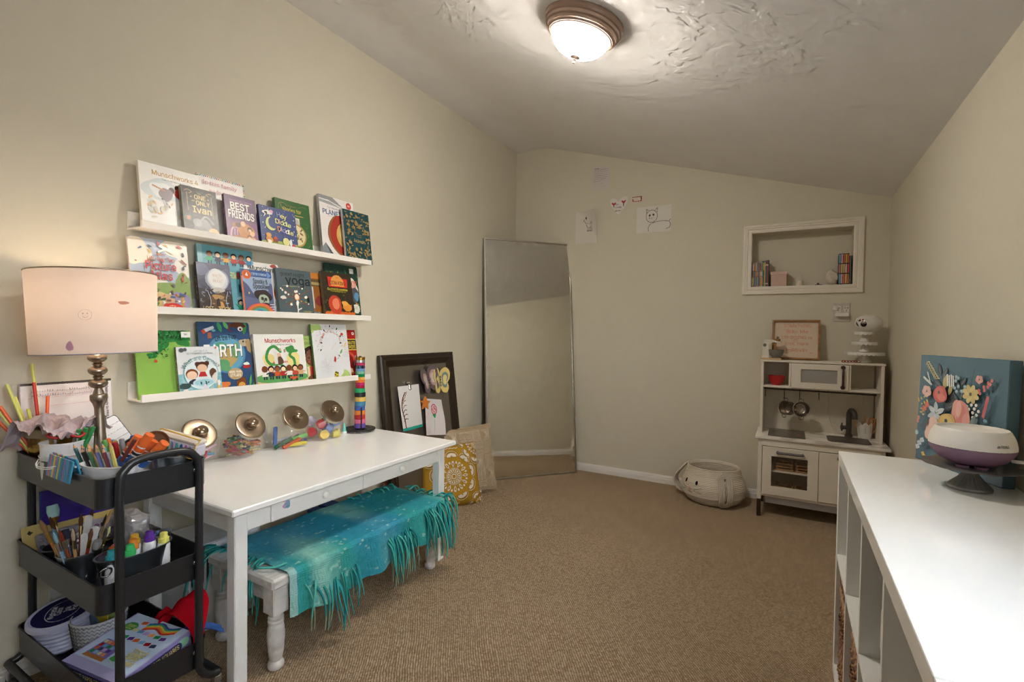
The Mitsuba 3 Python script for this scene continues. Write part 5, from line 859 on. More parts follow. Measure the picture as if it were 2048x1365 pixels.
for i, (x, y, z, dx) in enumerate(((-1.880, .668, .60, .05), (-1.862, .650, .555, -.25), (-1.838, .668, .575, .12))):
    d = np.array((dx, .1, 1)); d /= np.linalg.norm(d); tp = np.array((x, y, z)); one('palette_knife', ['tall white plastic spatula behind the brushes', 'white plastic spatula leaning at the front of the brushes', 'short white plastic spatula at the right of the brushes'][i], 'spatula', fr(prism(rrect(-.010, 0, .010, .13, .009), -.003, .003), tp - d * .13, np.cross(d, (0.5, -.86, 0)) / np.linalg.norm(np.cross(d, (0.5, -.86, 0))), d, np.cross(np.cross(d, (0.5, -.86, 0)) / np.linalg.norm(np.cross(d, (0.5, -.86, 0))), d)), 'mat_satin', '#d9dadd', 30)
pt = bucket((-1.735, .728, ZM), .044, .056, .098, 'oval galvanised tub full of paint bottles in the middle tray', '#9aa4ac', 'mat_brushed', sx=1.75, name='bottle_tub')
part(pt, 'ring_handle', tube([(-1.700 + .004 * math.cos(a), .642 + .014 * math.sin(a), .478 + .014 * math.cos(a)) for a in np.arange(20) * 2 * PI / 20], .0028, 8, True), 'mat_chrome', '#b8bcc0', True)
PB = [('teal', (-1.715, .662), '#2f9aa8', .525), ('brown orange', (-1.748, .678), '#b8622f', .522), ('green', (-1.708, .705), '#3fbf6a', .527), ('orange', (-1.737, .725), '#e08a2f', .53), ('amber', (-1.768, .742), '#e0b03a', .532), ('purple', (-1.735, .768), '#5a2f94', .54), ('lemon yellow', (-1.713, .798), '#d9d46a', .53), ('pink', (-1.765, .692), '#d87aa8', .52)]
for n, (x, y), c, z in PB:
    p = thing('paint_bottle', f'white paint bottle with {n} cap in the oval tub', 'paint bottle', 'paint bottles in the oval tub')
    part(p, 'body', mv(lathe([(.0001, 0), (.0165, 0), (.0172, .004), (.0172, z - ZM - .034), (.015, z - ZM - .027), (.012, z - ZM - .024)], 24), (x, y, ZM + .003)), 'mat_satin', '#d8d9dc', 40)
    part(p, 'cap', mv(lathe([(.0148, z - ZM - .026), (.0150, z - ZM - .012), (.0115, z - ZM - .010), (.0105, z - ZM + .003), (.008, z - ZM + .005), (.0001, z - ZM + .005)], 24), (x, y, ZM + .003)), 'mat_satin', c, 40)
    if n in ('purple', 'orange'): part(p, 'print', [(bx((x + .0168, y - .004 + .003 * (i % 2), ZM + .02 + .006 * i), (x + .0177, y + .005, ZM + .0225 + .006 * i)), '#33333a') for i in range(6)], 'mat_matte', smooth=False)
cb = thing('clear_tray', 'clear plastic tray of small coloured craft pieces at the back of the oval tub', 'tray'); part(cb, 'shell', tub(-1.835, .775, -1.765, .852, .012, .470, .530, .001, .006), 'mat_glass', '#fff', 30)
for i in range(9): part(cb, 'piece', mv(bx((-.009, -.006, -.004), (.009, .006, .004), .002), (-1.822 + .0125 * (i % 4), .795 + .017 * (i // 4), .480 + .010 * (i % 3)), rz=i * 40, rx=i * 25), 'mat_satin', ['#d8609a', '#2f7f6a', '#4a6ab0', '#e0dce0', '#d87aa8', '#3f4a7a'][i % 6], 30)
# ---- bottom tray
ZB = TR[2] - TD + .0035
tbk = thing('stamp_tub', 'round lilac white plastic tub of stamps with a navy lettered lid, bottom tray', 'tub')
prf = [(.0001, 0), (.080, 0)]
for i in range(6): prf += [(.083, .004 + i * .0135), (.087, .009 + i * .0135), (.083, .0135 + i * .0135)]
TB = lambda m: mv(m, (-2.078, .6835, ZB + .0165), ry=2, rx=9)
part(tbk, 'body', TB(lathe(prf + [(.080, .088)], 48)), 'mat_satin', '#b9bdd4', 40)
ld = part(tbk, 'lid', TB(lathe([(.093, .085), (.095, .090), (.093, .101), (.085, .104), (.082, .101), (.0001, .101)], 48)), 'mat_satin', '#aeb2cc', 40)
lt = [(ell(0, 0, .080, .080, 48), '#23234e'), (ell(0, 0, .058, .046, 48).difference(ell(0, 0, .056, .044, 48)), '#c9cad8')] + [tx(s, 0, y, .016, '#c9cad8', b=1, mid=1, w=w_) for s, y, w_ in (('Washable', .020, .068), ('Color', .003, .042), ('Ink', -.018, .028), ('Pad', -.036, .030))]
part(ld, 'print', [(TB(mv(m, (0, 0, .1015), rz=150)), c) for m, c in art(lt, 1, 1, clip=False)], 'mat_matte', smooth=False)
rb = thing('rope_basket', 'small grey rope basket with zigzag stitching in the bottom tray', 'basket')
RB = [(.0001, 0), (.058, 0)] + [(.060 + .0016 * i + .0022 * (j % 2), .006 + i * .012 + j * .006) for i in range(9) for j in range(2)] + [(.075, .115), (.071, .115), (.060, .02), (.0001, .006)]
part(rb, 'body', mv(lathe(RB, 40), (-1.958, .722, ZB)), 'mat_matte', '#b3b5b9', True)
zz = [mv(tube([((.0632 + .0016 * i) * math.cos(a), (.0632 + .0016 * i) * math.sin(a), .010 + i * .012 + (.0035 if k % 2 else -.0035)) for k, a in enumerate(np.linspace(0, 2 * PI, 73))], .0009, 4), (-1.958, .722, ZB)) for i in range(1, 9)]
part(rb, 'stitching', cat(zz), 'mat_matte', '#4a4c52', True)
one('rope_basket_cards', 'patterned cards inside the small grey rope basket', 'cards', [(mv(bx((-.03, -.002, 0), (.03, .002, .09)), (-1.965, .720 + .012 * i, ZB + .02), rz=25 * i, rx=8), c) for i, c in enumerate(('#3f5f7a', '#b8a23a', '#8a9a5a'))], 'mat_satin', smooth=False)
# the flat box lies tilted, its near corner low
bxk = thing('tissue_paper_box', 'flat purple box of tissue paper squares lying in the bottom tray', 'box')
o = np.array((-1.862, .600, ZB + .014)); X = np.array((.965, .16, -.02)); X /= np.linalg.norm(X); Y = np.array((-.2, .96, .13)); Y -= X * (Y @ X); Y /= np.linalg.norm(Y); Z = np.cross(X, Y); BXF = lambda m: fr(m, o, X, Y, Z)
W_, H_, D_ = .248, .215, .052
sq = ['#2f8a4a', '#5a3a8a', '#d86a3a', '#7fb0d0', '#9a1f22', '#3a3f5a', '#c9c49a', '#5f9ac4', '#b89ad0', '#e09a5a']
top_it = [(rect(0, 0, W_, H_), '#a9a6d2'), (rect(.005, .03, W_ - .005, H_), '#b9cbe4'), (ell(.045, .165, .026, .017), '#3f8a3f'), tx('10,000', .027, .163, .010, '#d8d48a', b=1, w=.036, rot=0), tx('pieces', .032, .154, .007, '#d8d48a', w=.026)]
for i in range(14): top_it.append(([(.07 + .025 * (i % 6), .12 + .03 * (i // 6)), (.09 + .025 * (i % 6), .125 + .03 * (i // 6)), (.085 + .025 * (i % 6), .137 + .03 * (i // 6)), (.066 + .025 * (i % 6), .132 + .03 * (i // 6))], sq[i % 10]))
top_it += [([(.03, .045), (.12, .045), (.115, .105), (.035, .105)], '#7d6ab0')] + [(rect(.037 + .017 * (i % 4), .05 + .013 * (i // 4), .051 + .017 * (i % 4), .061 + .013 * (i // 4)), sq[(i * 3) % 10]) for i in range(16)] + [([(.03, .035), (.122, .035), (.118, .047), (.034, .047)], '#a8703f')]
top_it += [(line(bez([(.10, .19 - .006 * i), (.14, .205 - .006 * i), (.18, .195 - .006 * i), (.215, .21 - .006 * i)]), .006), c) for i, c in enumerate(('#2f4f9a', '#2f9a7a', '#c9c04a', '#e07a3a', '#c4392c'))]
top_it += [tx('TISSUE', .165, .085, .018, '#4a3a2a', b=1, w=.06), tx('PAPER', .168, .066, .018, '#4a3a2a', b=1, w=.05), tx('SQUARES', .165, .049, .013, '#4a3a2a', b=1, w=.06), tx('TISSUE', .1645, .0856, .018, '#e0d47a', b=1, w=.06), tx('PAPER', .1675, .0666, .018, '#e0d47a', b=1, w=.05), tx('SQUARES', .1645, .0496, .013, '#e0d47a', b=1, w=.06), ([(.13, .05), (.155, .046), (.158, .07), (.134, .072)], '#3fa04a')]
side = lambda L: [(rect(0, 0, L, D_), '#8f86c0'), (ell(.03, .025, .02, .016), '#9ac87a'), (ell(L - .025, .03, .02, .015), '#9ad0b0'), (rrect(.028, .012, L - .03, .040, .013), '#3f3a6a'), tx('TISSUE PAPER SQUARES', .036, .019, .0145, '#e0cf6a', b=1, w=L - .075)]
part(bxk, 'carton', [(BXF(bx((0, 0, 0), (W_, H_, D_))), '#9a94c8')] + [(BXF(mv(m, (0, 0, D_))), c) for m, c in art(top_it, W_, H_)] + [(BXF(mv(m, (0, 0, 0), rx=90)), c) for m, c in art(side(W_), W_, D_)] + [(fr(m, o + X * W_, Y, Z, X), c) for m, c in art(side(H_), H_, D_)], 'mat_cover', smooth=False)
for i, (c, dz, n) in enumerate((('#1f2226', 0, 'black'), ('#e0603f', .006, 'coral'), ('#5a2f94', .012, 'violet'), ('#9fb4dc', .018, 'pale blue'))):
    one('craft_sheet', f'{n} craft paper sheet sticking out below the tissue paper box', 'paper', mv(sub(bx((-.10, -.004, 0), (.06, .13, .0012)), .02), (-1.842 - .012 * (3 - i), .594, ZB + .006 + dz * .35), rz=-3 + 2 * i), 'mat_matte', c, False)
def felt(name, label, pts, w, col, dirw, mat='mat_matte'):
    """a soft sheet swept along a curve"""
    P = bez(pts, 14); n = len(P); W = np.interp(np.linspace(0, 1, n), np.linspace(0, 1, len(w)), w); d = np.array(dirw, float); d /= np.linalg.norm(d); m = 14; V = []
    for i in range(n):
        for j in range(m): t = j / (m - 1) - .5; V.append(P[i] + d * W[i] * t + np.array((0, 0, 1)) * .012 * math.sin(j * .8 + i * .16) * W[i] / .2)
    f = [[i * m + j, (i + 1) * m + j, (i + 1) * m + j + 1] for i in range(n - 1) for j in range(m - 1)] + [[i * m + j, (i + 1) * m + j + 1, i * m + j + 1] for i in range(n - 1) for j in range(m - 1)]
    V = np.array(V); N = tm(V, f); N2 = tm(V - [0, 0, .0025], np.array(f)[:, ::-1]); one(name, label, 'felt', cat([N, N2]), mat, col, 40)
felt('red_felt', 'bright red felt sheet curling up and over the edge of the bottom tray', [(-1.865, .832, .170), (-1.825, .835, .225), (-1.785, .838, .205), (-1.752, .842, .262), (-1.700, .856, .292), (-1.655, .868, .268), (-1.625, .858, .212), (-1.600, .842, .190)], (.03, .05, .07, .09, .10, .085, .04, .03), '#b81626', (.25, .75, .62))
felt('blue_felt', 'light blue felt sheet hanging over the far corner of the bottom tray', [(-1.72, .830, .175), (-1.67, .855, .205), (-1.635, .890, .215), (-1.61, .925, .195)], (.05, .08, .08, .05), '#4a72b8', (.9, -.3, .1))
one('dark_card', 'stack of dark blue paper behind the red felt in the bottom tray', 'paper', mv(bx((-.10, -.05, 0), (.10, .05, .012), .002), (-1.76, .80, ZB + .004), rz=8), 'mat_satin', '#26365e', False)
part(thing('outlet_plate', 'white outlet plate low on the left wall behind the cart', 'outlet'), 'plate', bx((XL + .0005, .674, .150), (XL + .006, .790, .268), .002), 'mat_satin', '#d2d4d8')
one('paper_scrap', 'crumpled grey paper scrap on the carpet by the wall, left of the cart', 'paper scrap', crumple(sub(bx((-2.19, .49, .003), (-2.10, .545, .03), .004), .012), .016, 45, 2), 'mat_matte', '#a8a39c', False)
# ---------------------------------------------------------------- leaning mirror in the corner
a, b = np.array((-2.053, 3.258, 0.002)), np.array((-1.539, 3.858, 0.002)); X = (b - a) / np.linalg.norm(b - a); per = np.array((-X[1], X[0], 0)); MW, MH = np.linalg.norm(b - a), 1.962
Y = per * .191 + np.array((0, 0, 1.953)); Y /= np.linalg.norm(Y); Z = np.cross(X, Y); FM = lambda m: fr(m, a, X, Y, Z)
t = thing('floor_mirror', 'tall silver framed mirror leaning across the far left corner', 'mirror')
part(t, 'glass', FM(bx((.010, .010, -.012), (MW - .010, MH - .010, -.006))), 'mat_mirror', '#fff', False)
part(t, 'backing', FM(bx((.004, .004, -.030), (MW - .004, MH - .004, -.0125))), 'mat_matte', '#6a6258', False)
for lo, hi in (((0, 0), (.013, MH)), ((MW - .013, 0), (MW, MH)), ((.013, 0), (MW - .013, .013)), ((.013, MH - .013), (MW - .013, MH))):
    part(t, 'frame_bar', FM(bx((lo[0], lo[1], -.032), (hi[0], hi[1], 0), .0015)), 'mat_brushed', '#b4b1aa', 30)
# ---------------------------------------------------------------- magnet board leaning on the left wall
BH, BY0, BY1 = 1.035, 2.212, 2.957; la = math.asin(.135 / BH)
o = np.array((XL + .135 + .030, BY0, .003)); FBd = lambda m: fr(m, o, (0, 1, 0), (-math.sin(la), 0, math.cos(la)), (math.cos(la), 0, math.sin(la)))
t = thing('magnet_board', 'steel magnet board in a dark brown frame leaning on the left wall', 'board'); W = BY1 - BY0
part(t, 'steel_sheet', FBd(bx((.06, .06, -.012), (W - .06, BH - .06, -.008))), 'mat_steel', '#8f8a84', False)
scene['mat_steel'] = pr(0.3, 0.9)
prof = [(0, -.02), (0, .004), (.010, .010), (.026, .008), (.036, .013), (.052, .004), (.070, -.006), (.078, -.006), (.078, -.02)]
ring = [(0, 0, 1, 1), (W, 0, -1, 1), (W, BH, -1, -1), (0, BH, 1, -1)]
for i in range(4):
    j = (i + 1) % 4; v = []; k = len(prof)
    for cx, cy, sx, sy in (ring[i], ring[j]): v += [(cx + sx * p, cy + sy * p, d) for p, d in prof]
    f = []
    for q_ in range(k): q2 = (q_ + 1) % k; f += [[q_, k + q_, k + q2], [q_, k + q2, q2]]
    m = tm(v, f); m.fix_normals(); part(t, 'frame_side', FBd(m), 'mat_lacquer', '#241a12', 25)
def curled(w, h, cfun, n=14):
    g = np.linspace(0, 1, n); u, v = np.meshgrid(g, g, indexing='ij'); P = np.stack([u * w, v * h, cfun(u, v)], -1).reshape(-1, 3)
    f = [[i * n + j, (i + 1) * n + j, (i + 1) * n + j + 1] for i in range(n - 1) for j in range(n - 1)] + [[i * n + j, (i + 1) * n + j + 1, i * n + j + 1] for i in range(n - 1) for j in range(n - 1)]
    return tm(P, f)
def drawn(name, label, cat_, F, w, h, cfun, items, paper='#dcd9d6', mat='mat_matte'):
    """a curled sheet with a drawing that follows it"""
    k = thing(name, label, cat_); ps = [(F(curled(w, h, cfun)), paper)]
    for m, c in art(items, w, h):
        m = sub2(m, .02); v = np.array(m.vertices); z = cfun(v[:, 0] / w, v[:, 1] / h) + .0006 + v[:, 2]
        ps.append((F(tm(np.column_stack([v[:, :2], z]), m.faces)), c))
    part(k, None, ps, mat, smooth=False); return k
def sub2(m, L):
    v, f = trimesh.remesh.subdivide_to_size(np.array(m.vertices), np.array(m.faces), L, max_iter=12); return tm(v, f)
def at(F, x, y, z=0, rz=0): return lambda m: F(mv(m, (x, y, z), rz=rz))
tree_it = [(rect(0, 0, .3, .018), '#2f9a8c'), (line(bez([(.030, .02), (.026, .08), (.016, .14), (.03, .20), (.06, .24)]), .008), '#6a3f34')] + [(line(bez([(.020 + .002 * i, .06 + .028 * i), (.040, .075 + .028 * i), (.058, .07 + .03 * i)]), .004), '#5a3a32') for i in range(5)] + [(line(bez([(.03, .19), (.055, .215), (.075, .245)]), .005), '#7a4a40')]
drawn('tree_drawing', 'white sheet with a bare brown tree, clipped on the magnet board', 'drawing', at(FBd, .125, .545, .004), .205, .285, lambda u, v: .004 + .035 * np.maximum(0, .5 - u) * (1 - v) + .014 * np.sin(3 * u) * (1 - v), tree_it, '#d9d8d8')
rose = [(ell(.088, .175, .030, .036).difference(ell(.088, .175, .024, .030)), '#b8303c'), (line(bez([(.105, .17), (.09, .195), (.072, .175), (.088, .155), (.1, .17), (.09, .183), (.082, .172)]), .005), '#c23a44'), ([(.068, .14), (.108, .14), (.09, .112)], '#2f9a6a'), (line([(.09, .115), (.092, .02)], .003), '#8ac0a0')]
drawn('rose_drawing', 'white sheet with a red spiral rose hanging crooked on the magnet board', 'drawing', at(FBd, .335, .485, .008, -9), .185, .245, lambda u, v: .010 + .045 * (1 - v) ** 2 * np.abs(u - .3) + .012 * np.sin(4 * v) * u, rose, '#d6cfd2')
cl_ = thing('metal_clip', 'round silver clip holding the tree drawing on the magnet board', 'clip'); part(cl_, None, FBd(cat([cyl((.235, .842, .0), (.235, .842, .022), .013, 20), cyl((.235, .842, .022), (.235, .842, .026), .009, 20), bx((.225, .800, .006), (.245, .838, .020), .004)])), 'mat_chrome', '#a8a49c', 35)
one('star_magnet', 'orange wooden star magnet at the top of the rose drawing', 'magnet', FBd(mv(prism(star(0, 0, .047, 5, .5), 0, .014), (.365, .695, .012), rz=-8)), 'mat_satin', '#c9782f', 30)
def bf(sx, r1, r2): return unary_union([ell(sx * r1 * .62, .038, r1 * .62, .060, 28, -sx * 18), ell(sx * r2 * .6, -.038, r2 * .6, .048, 28, sx * 20)])
for name_, lab, xy, c1, c2, c3, rz_ in (('butterfly_magnet', 'mauve and pink wooden butterfly magnet at the left of the pair', (.435, .845), '#5f5358', '#a8878a', '#b8b0a8', 14), ('butterfly_magnet', 'pale yellow wooden butterfly magnet at the right of the pair', (.560, .830), '#d3bd78', '#6f8480', '#d8c68a', -2)):
    k = thing(name_, lab, 'magnet')
    for s in (-1, 1):
        g = bf(s, .075, .062); ps = [(at(FBd, xy[0], xy[1], .004, rz_)(mv(prism(g, 0, .006), ry=-s * 14)), c1)]
        for sc_, c, z in ((.62, c2, .0062), (.40, c3, .0066)): ps.append((at(FBd, xy[0], xy[1], .004, rz_)(mv(prism(affinity.scale(g, sc_, sc_, origin=g.centroid), z, z + .0004), ry=-s * 14)), c))
        part(k, 'wing', ps, 'mat_satin', smooth=20)
    part(k, 'body', at(FBd, xy[0], xy[1], .010, rz_)(cat([sph((0, -.03 + .02 * i, 0), .0085, 2) for i in range(4)])), 'mat_chrome', '#8a7f74', True)
# ---------------------------------------------------------------- cushions
def pillow(w, h, th, n=56, puff=.42):
    g = np.linspace(-1, 1, n); u, v = np.meshgrid(g, g, indexing='ij'); e = np.clip(1 - np.abs(u) ** 2.6, 0, 1) ** .5 * np.clip(1 - np.abs(v) ** 2.6, 0, 1) ** .5
    pin = 1 - .06 * (1 - np.abs(u)) * 0; sx = 1 - .055 * np.clip(1 - v ** 2, 0, 1) * np.abs(u); sy = 1 - .055 * np.clip(1 - u ** 2, 0, 1) * np.abs(v)
    wr = .006 * (meshkit.fbm(np.stack([u * 2, v * 2, 0 * u], -1), 3, 6) - .5)
    top = np.stack([u * w / 2 * sx, v * h / 2 * sy, th / 2 * e + wr * e], -1).reshape(-1, 3); bot = np.stack([u * w / 2 * sx, v * h / 2 * sy, -th / 2 * e], -1).reshape(-1, 3)
    f1 = [[i * n + j, (i + 1) * n + j, (i + 1) * n + j + 1] for i in range(n - 1) for j in range(n - 1)] + [[i * n + j, (i + 1) * n + j + 1, i * n + j + 1] for i in range(n - 1) for j in range(n - 1)]
    return tm(top, f1), tm(bot, np.array(f1)[:, ::-1]), (u, v, e)
def on_pillow(items, w, h, th):
    out = []
    for m, c in art(items, w, h, clip=True):
        m = sub2(m, .018); x, y = m.vertices[:, 0] - w / 2, m.vertices[:, 1] - h / 2; u, v = np.clip(x / (w / 2), -1, 1), np.clip(y / (h / 2), -1, 1)
        e = np.clip(1 - np.abs(u) ** 2.6, 0, 1) ** .5 * np.clip(1 - np.abs(v) ** 2.6, 0, 1) ** .5; sx = 1 - .055 * np.clip(1 - v ** 2, 0, 1) * np.abs(u); sy = 1 - .055 * np.clip(1 - u ** 2, 0, 1) * np.abs(v)
        wr = .006 * (meshkit.fbm(np.stack([u * 2, v * 2, 0 * u], -1), 3, 6) - .5)
        out.append((tm(np.stack([x * sx, y * sy, th / 2 * e + wr * e + .0012 + m.vertices[:, 2] * 2], 1), m.faces), c))
    return out
def medallion(cx, cy, R, c='#d8d0c0', full=True):
    it = []; rg = lambda r, w_: ell(cx, cy, r, r, 48).difference(ell(cx, cy, r - w_, r - w_, 48)); pol = lambda r, a: (cx + r * math.cos(a), cy + r * math.sin(a))
    it += [(rg(R * .10, R * .03), c), (rg(R * .16, R * .02), c)] + [(ell(*pol(R * .21, i * PI / 8), R * .032, R * .026, 10, math.degrees(i * PI / 8)), c) for i in range(16)] + [(rg(R * .27, R * .022), c), (rg(R * .31, R * .018), c)]
    for i in range(12):
        a = i * PI / 6; L = affinity.translate(affinity.rotate(Polygon([(R * .33, 0), (R * .45, R * .055), (R * .56, R * .04), (R * .58, 0), (R * .56, -R * .04), (R * .45, -R * .055)]), math.degrees(a), origin=(0, 0)), cx, cy)
        it.append((L.difference(affinity.scale(L, .55, .45)), c))
        it.append((affinity.translate(affinity.rotate(ell(R * .52, 0, R * .05, R * .035), math.degrees(a + PI / 12), origin=(0, 0)), cx, cy), c))
    for i in range(9):
        a = i * 2 * PI / 9 + .2; x, y = pol(R * .76, a); d = math.degrees(a)
        sc = affinity.rotate(ell(0, 0, R * .13, R * .19).intersection(sbox(-R * .03, -1, 1, 1)), d, origin=(0, 0)); it.append((affinity.translate(sc, x, y), c)); it.append((ell(*pol(R * .76, a), R * .035, R * .035), '#a9832f'))
        arc = ell(0, 0, R * .22, R * .255).difference(ell(0, 0, R * .20, R * .235)).intersection(sbox(0, -1, 1, 1)); it.append((affinity.translate(affinity.rotate(arc, d, origin=(0, 0)), x, y), c))
    return it
def cushion(label, base, right, lean, w, h, th, col, its, seamcol):
    """base: where its lower edge rests; right: horizontal direction of its width"""
    t_, bt, _ = pillow(w, h, th); R_ = np.array((*right, 0)); R_ /= np.linalg.norm(R_); N_ = np.cross(R_, (0, 0, 1.0)); la_ = math.radians(lean); U_ = np.array((0, 0, 1.0)) * math.cos(la_) - N_ * math.sin(la_); Nn = np.cross(R_, U_)
    o_ = np.array((*base, 0)) + U_ * h * .49 + Nn * 0; F = lambda m: fr(m, o_, R_, U_, Nn); k = thing('cushion', label, 'cushion')
    part(k, 'cover', [(F(t_), col), (F(bt), col)] + [(F(m), c) for m, c in on_pillow(its, w, h, th)], 'mat_matte', smooth=60)
    P = [(math.copysign(w / 2 * (1 - .055 * (1 - v * v)), u) if abs(u) == 1 else u * w / 2, (v * h / 2 if abs(u) == 1 else math.copysign(h / 2 * (1 - .055 * (1 - u * u)), v)), 0) for u, v in [(x, -1) for x in np.linspace(-1, 1, 14)] + [(1, y) for y in np.linspace(-.9, .9, 12)] + [(x, 1) for x in np.linspace(1, -1, 14)] + [(-1, y) for y in np.linspace(.9, -.9, 12)]]
    part(k, 'piping', F(tube(P, .0035, 6, True)), 'mat_matte', seamcol, True); return k
S_ = .42
med = medallion(S_ * .5, S_ * .48, S_ * .43) + medallion(S_ * 1.0, S_ * .98, S_ * .36) + medallion(0, S_ * .98, S_ * .36) + medallion(S_ * 1.0, -.02, S_ * .30) + medallion(0, -.02, S_ * .30) + [(line(bez([(.14 + .012 * i, .392 + .008 * (i % 2)) for i in range(10)]), .004), '#d8d0c0'), (line(bez([(.12 + .012 * i, .016 + .008 * (i % 2)) for i in range(10)]), .004), '#d8d0c0')]
cushion('mustard cushion with white medallion print, in front of the beige one', (-1.945, 2.66), (.52, .855), 17, S_, S_, .13, '#a9832f', med, '#a07a2a')
qz = random.Random(12); strokes = []
for bi in range(5):
    for bj in range(5):
        x0, y0_ = .47 * bi / 5, .47 * bj / 5; hor = (bi + bj) % 3
        for s_ in range(9):
            w_ = qz.uniform(.0014, .003); c_ = ['#d6cbb6', '#cfc2ab', '#ddd3c2'][s_ % 3]
            if hor == 0: strokes.append((line([(x0 + qz.uniform(0, .01), y0_ + s_ * .0104), (x0 + .092, y0_ + s_ * .0104 + qz.uniform(-.003, .003))], w_), c_))
            elif hor == 1: strokes.append((line([(x0 + s_ * .0104, y0_ + qz.uniform(0, .01)), (x0 + s_ * .0104 + qz.uniform(-.003, .003), y0_ + .092)], w_), c_))
            else: strokes.append((line([(x0 + s_ * .0104, y0_ + .002), (x0 + .046 + s_ * .003, y0_ + .046), (x0 + s_ * .0104, y0_ + .09)], w_), c_))
cushion('large beige cushion with white brushed line pattern, between the mustard one and the mirror', (-1.985, 2.90), (.42, .91), 15, .50, .50, .13, '#a8957a', strokes, '#b0a088')
# ---------------------------------------------------------------- papers on the far wall
FWb = lambda x, z, y=YB - .0008: (lambda m: fr(m, (x, y, z), (1, 0, 0), (0, 0, 1), (0, -1, 0)))
F = FWb(-1.487, 2.389); tl_ = [(rect(.02, .165 - .016 * i, .02 + (.11 if i % 3 else .118) * (1 if i < 6 else .45), .166 - .016 * i + .0012), '#8a8488') for i in range(7)] + [(rect(.02, .176, .065, .179), '#4a4648'), (rect(.07, .05, .1, .0515), '#9a9498')]
drawn('printed_letter', 'small sheet with printed lines pinned high on the far wall', 'paper', F, .14, .196, lambda u, v: .001 + .008 * (1 - v) * (u - .5) ** 2 + .002 * np.sin(5 * u), tl_, '#cbc3be')
F = FWb(-1.329, 2.158); hp = bez([(.076, 0), (.03, .06), (.002, .105), (.012, .138), (.045, .14), (.074, .112), (.10, .14), (.14, .145), (.152, .115), (.13, .065), (.076, 0)], 8)
hk = thing('paper_heart', 'white paper heart with red and black lettering on the far wall', 'decoration')
ht = [(Polygon(hp[:, :2]).buffer(0), '#d9d4d0')] + [(g, '#a8383c') for g in (leaf(.036, .085, .03, .014, 55), leaf(.036, .085, .03, .014, 125), leaf(.118, .095, .03, .014, 55), leaf(.118, .095, .03, .014, 125))] + [(rect(.033, .066, .039, .085), '#2a2426'), (rect(.114, .072, .120, .096), '#2a2426'), tx('M Y', .053, .083, .010, '#6a3034', b=1), tx('LOVE', .050, .060, .010, '#5a3034', b=1, w=.05), tx('Bunny', .050, .032, .011, '#8a2f34', b=1, w=.048)]
part(hk, None, [(F(m), c) for m, c in art(ht, .2, .2, .0008)], 'mat_matte', smooth=False)
F = FWb(-1.138, 2.253); tk = thing('red_ticket', 'tiny red bordered card on the far wall above the cat drawing', 'card'); part(tk, None, [(F(bx((0, 0, 0), (.076, .039, .001))), '#9a3328')] + [(F(m), c) for m, c in art([(rect(.008, .005, .066, .034), '#cfc6c0'), (rect(0, .024, .010, .031), '#e0d8d4'), (rect(.02, .018, .05, .020), '#b0a8a4')], .076, .039, .0012)], 'mat_satin', smooth=False)
F = FWb(-1.100, 1.991); bk_ = '#3f3c38'; ol = lambda g, w_=.003: g.difference(g.buffer(-w_))
cat_it = [(ol(ell(.120, .130, .046, .050, 32)), bk_), (line([(.080, .155), (.078, .19), (.098, .178)], .003), bk_), (line([(.142, .172), (.164, .195), (.162, .155)], .003), bk_), (ell(.104, .138, .0075, .009), bk_), (ell(.134, .142, .0075, .009), bk_), (leaf(.108, .113, .012, .004, 160), bk_), (leaf(.114, .112, .012, .004, 30), bk_), (line([(.104, .117), (.094, .119)], .0018), bk_), (line([(.13, .117), (.14, .121)], .0018), bk_), (line([(.119, .108), (.119, .100)], .0015), '#8a8480'), (line(bez([(.098, .012), (.094, .04), (.115, .07), (.17, .085), (.23, .085), (.262, .07), (.262, .035), (.235, .022)]), .003), bk_), (line([(.253, .078), (.268, .094)], .003), bk_)]
drawn('cat_drawing', 'white sheet with a pencil cat drawing on the far wall', 'drawing', F, .272, .211, lambda u, v: .001 + .004 * (1 - v) ** 2, cat_it, '#d5d1c9')
F = FWb(-1.628, 1.947); bird = [(line(bez([(.068, .186), (.085, .205), (.1, .2), (.1, .175), (.125, .16), (.145, .178), (.15, .165), (.146, .145), (.12, .13), (.1, .15), (.085, .185)]), .003), bk_), (ell(.096, .215, .006, .009), '#1d1b1a'), (line([(.085, .2), (.068, .186), (.085, .184)], .0025), bk_)] + [(line([(.11 + .012 * i, .132), (.11 + .012 * i, .103)], .003), bk_) for i in range(4)] + [(line([(.104, .104), (.12, .104)], .004), bk_), (line([(.13, .104), (.148, .104)], .004), bk_)]
drawn('bird_drawing', 'curling white sheet with a pencil bird drawing beside the mirror top', 'drawing', F, .195, .272, lambda u, v: .001 + .11 * np.maximum(0, u + v - 1.15) ** 1.5 + .01 * (1 - v) * (u - .5) ** 2, bird, '#d3cdc4')
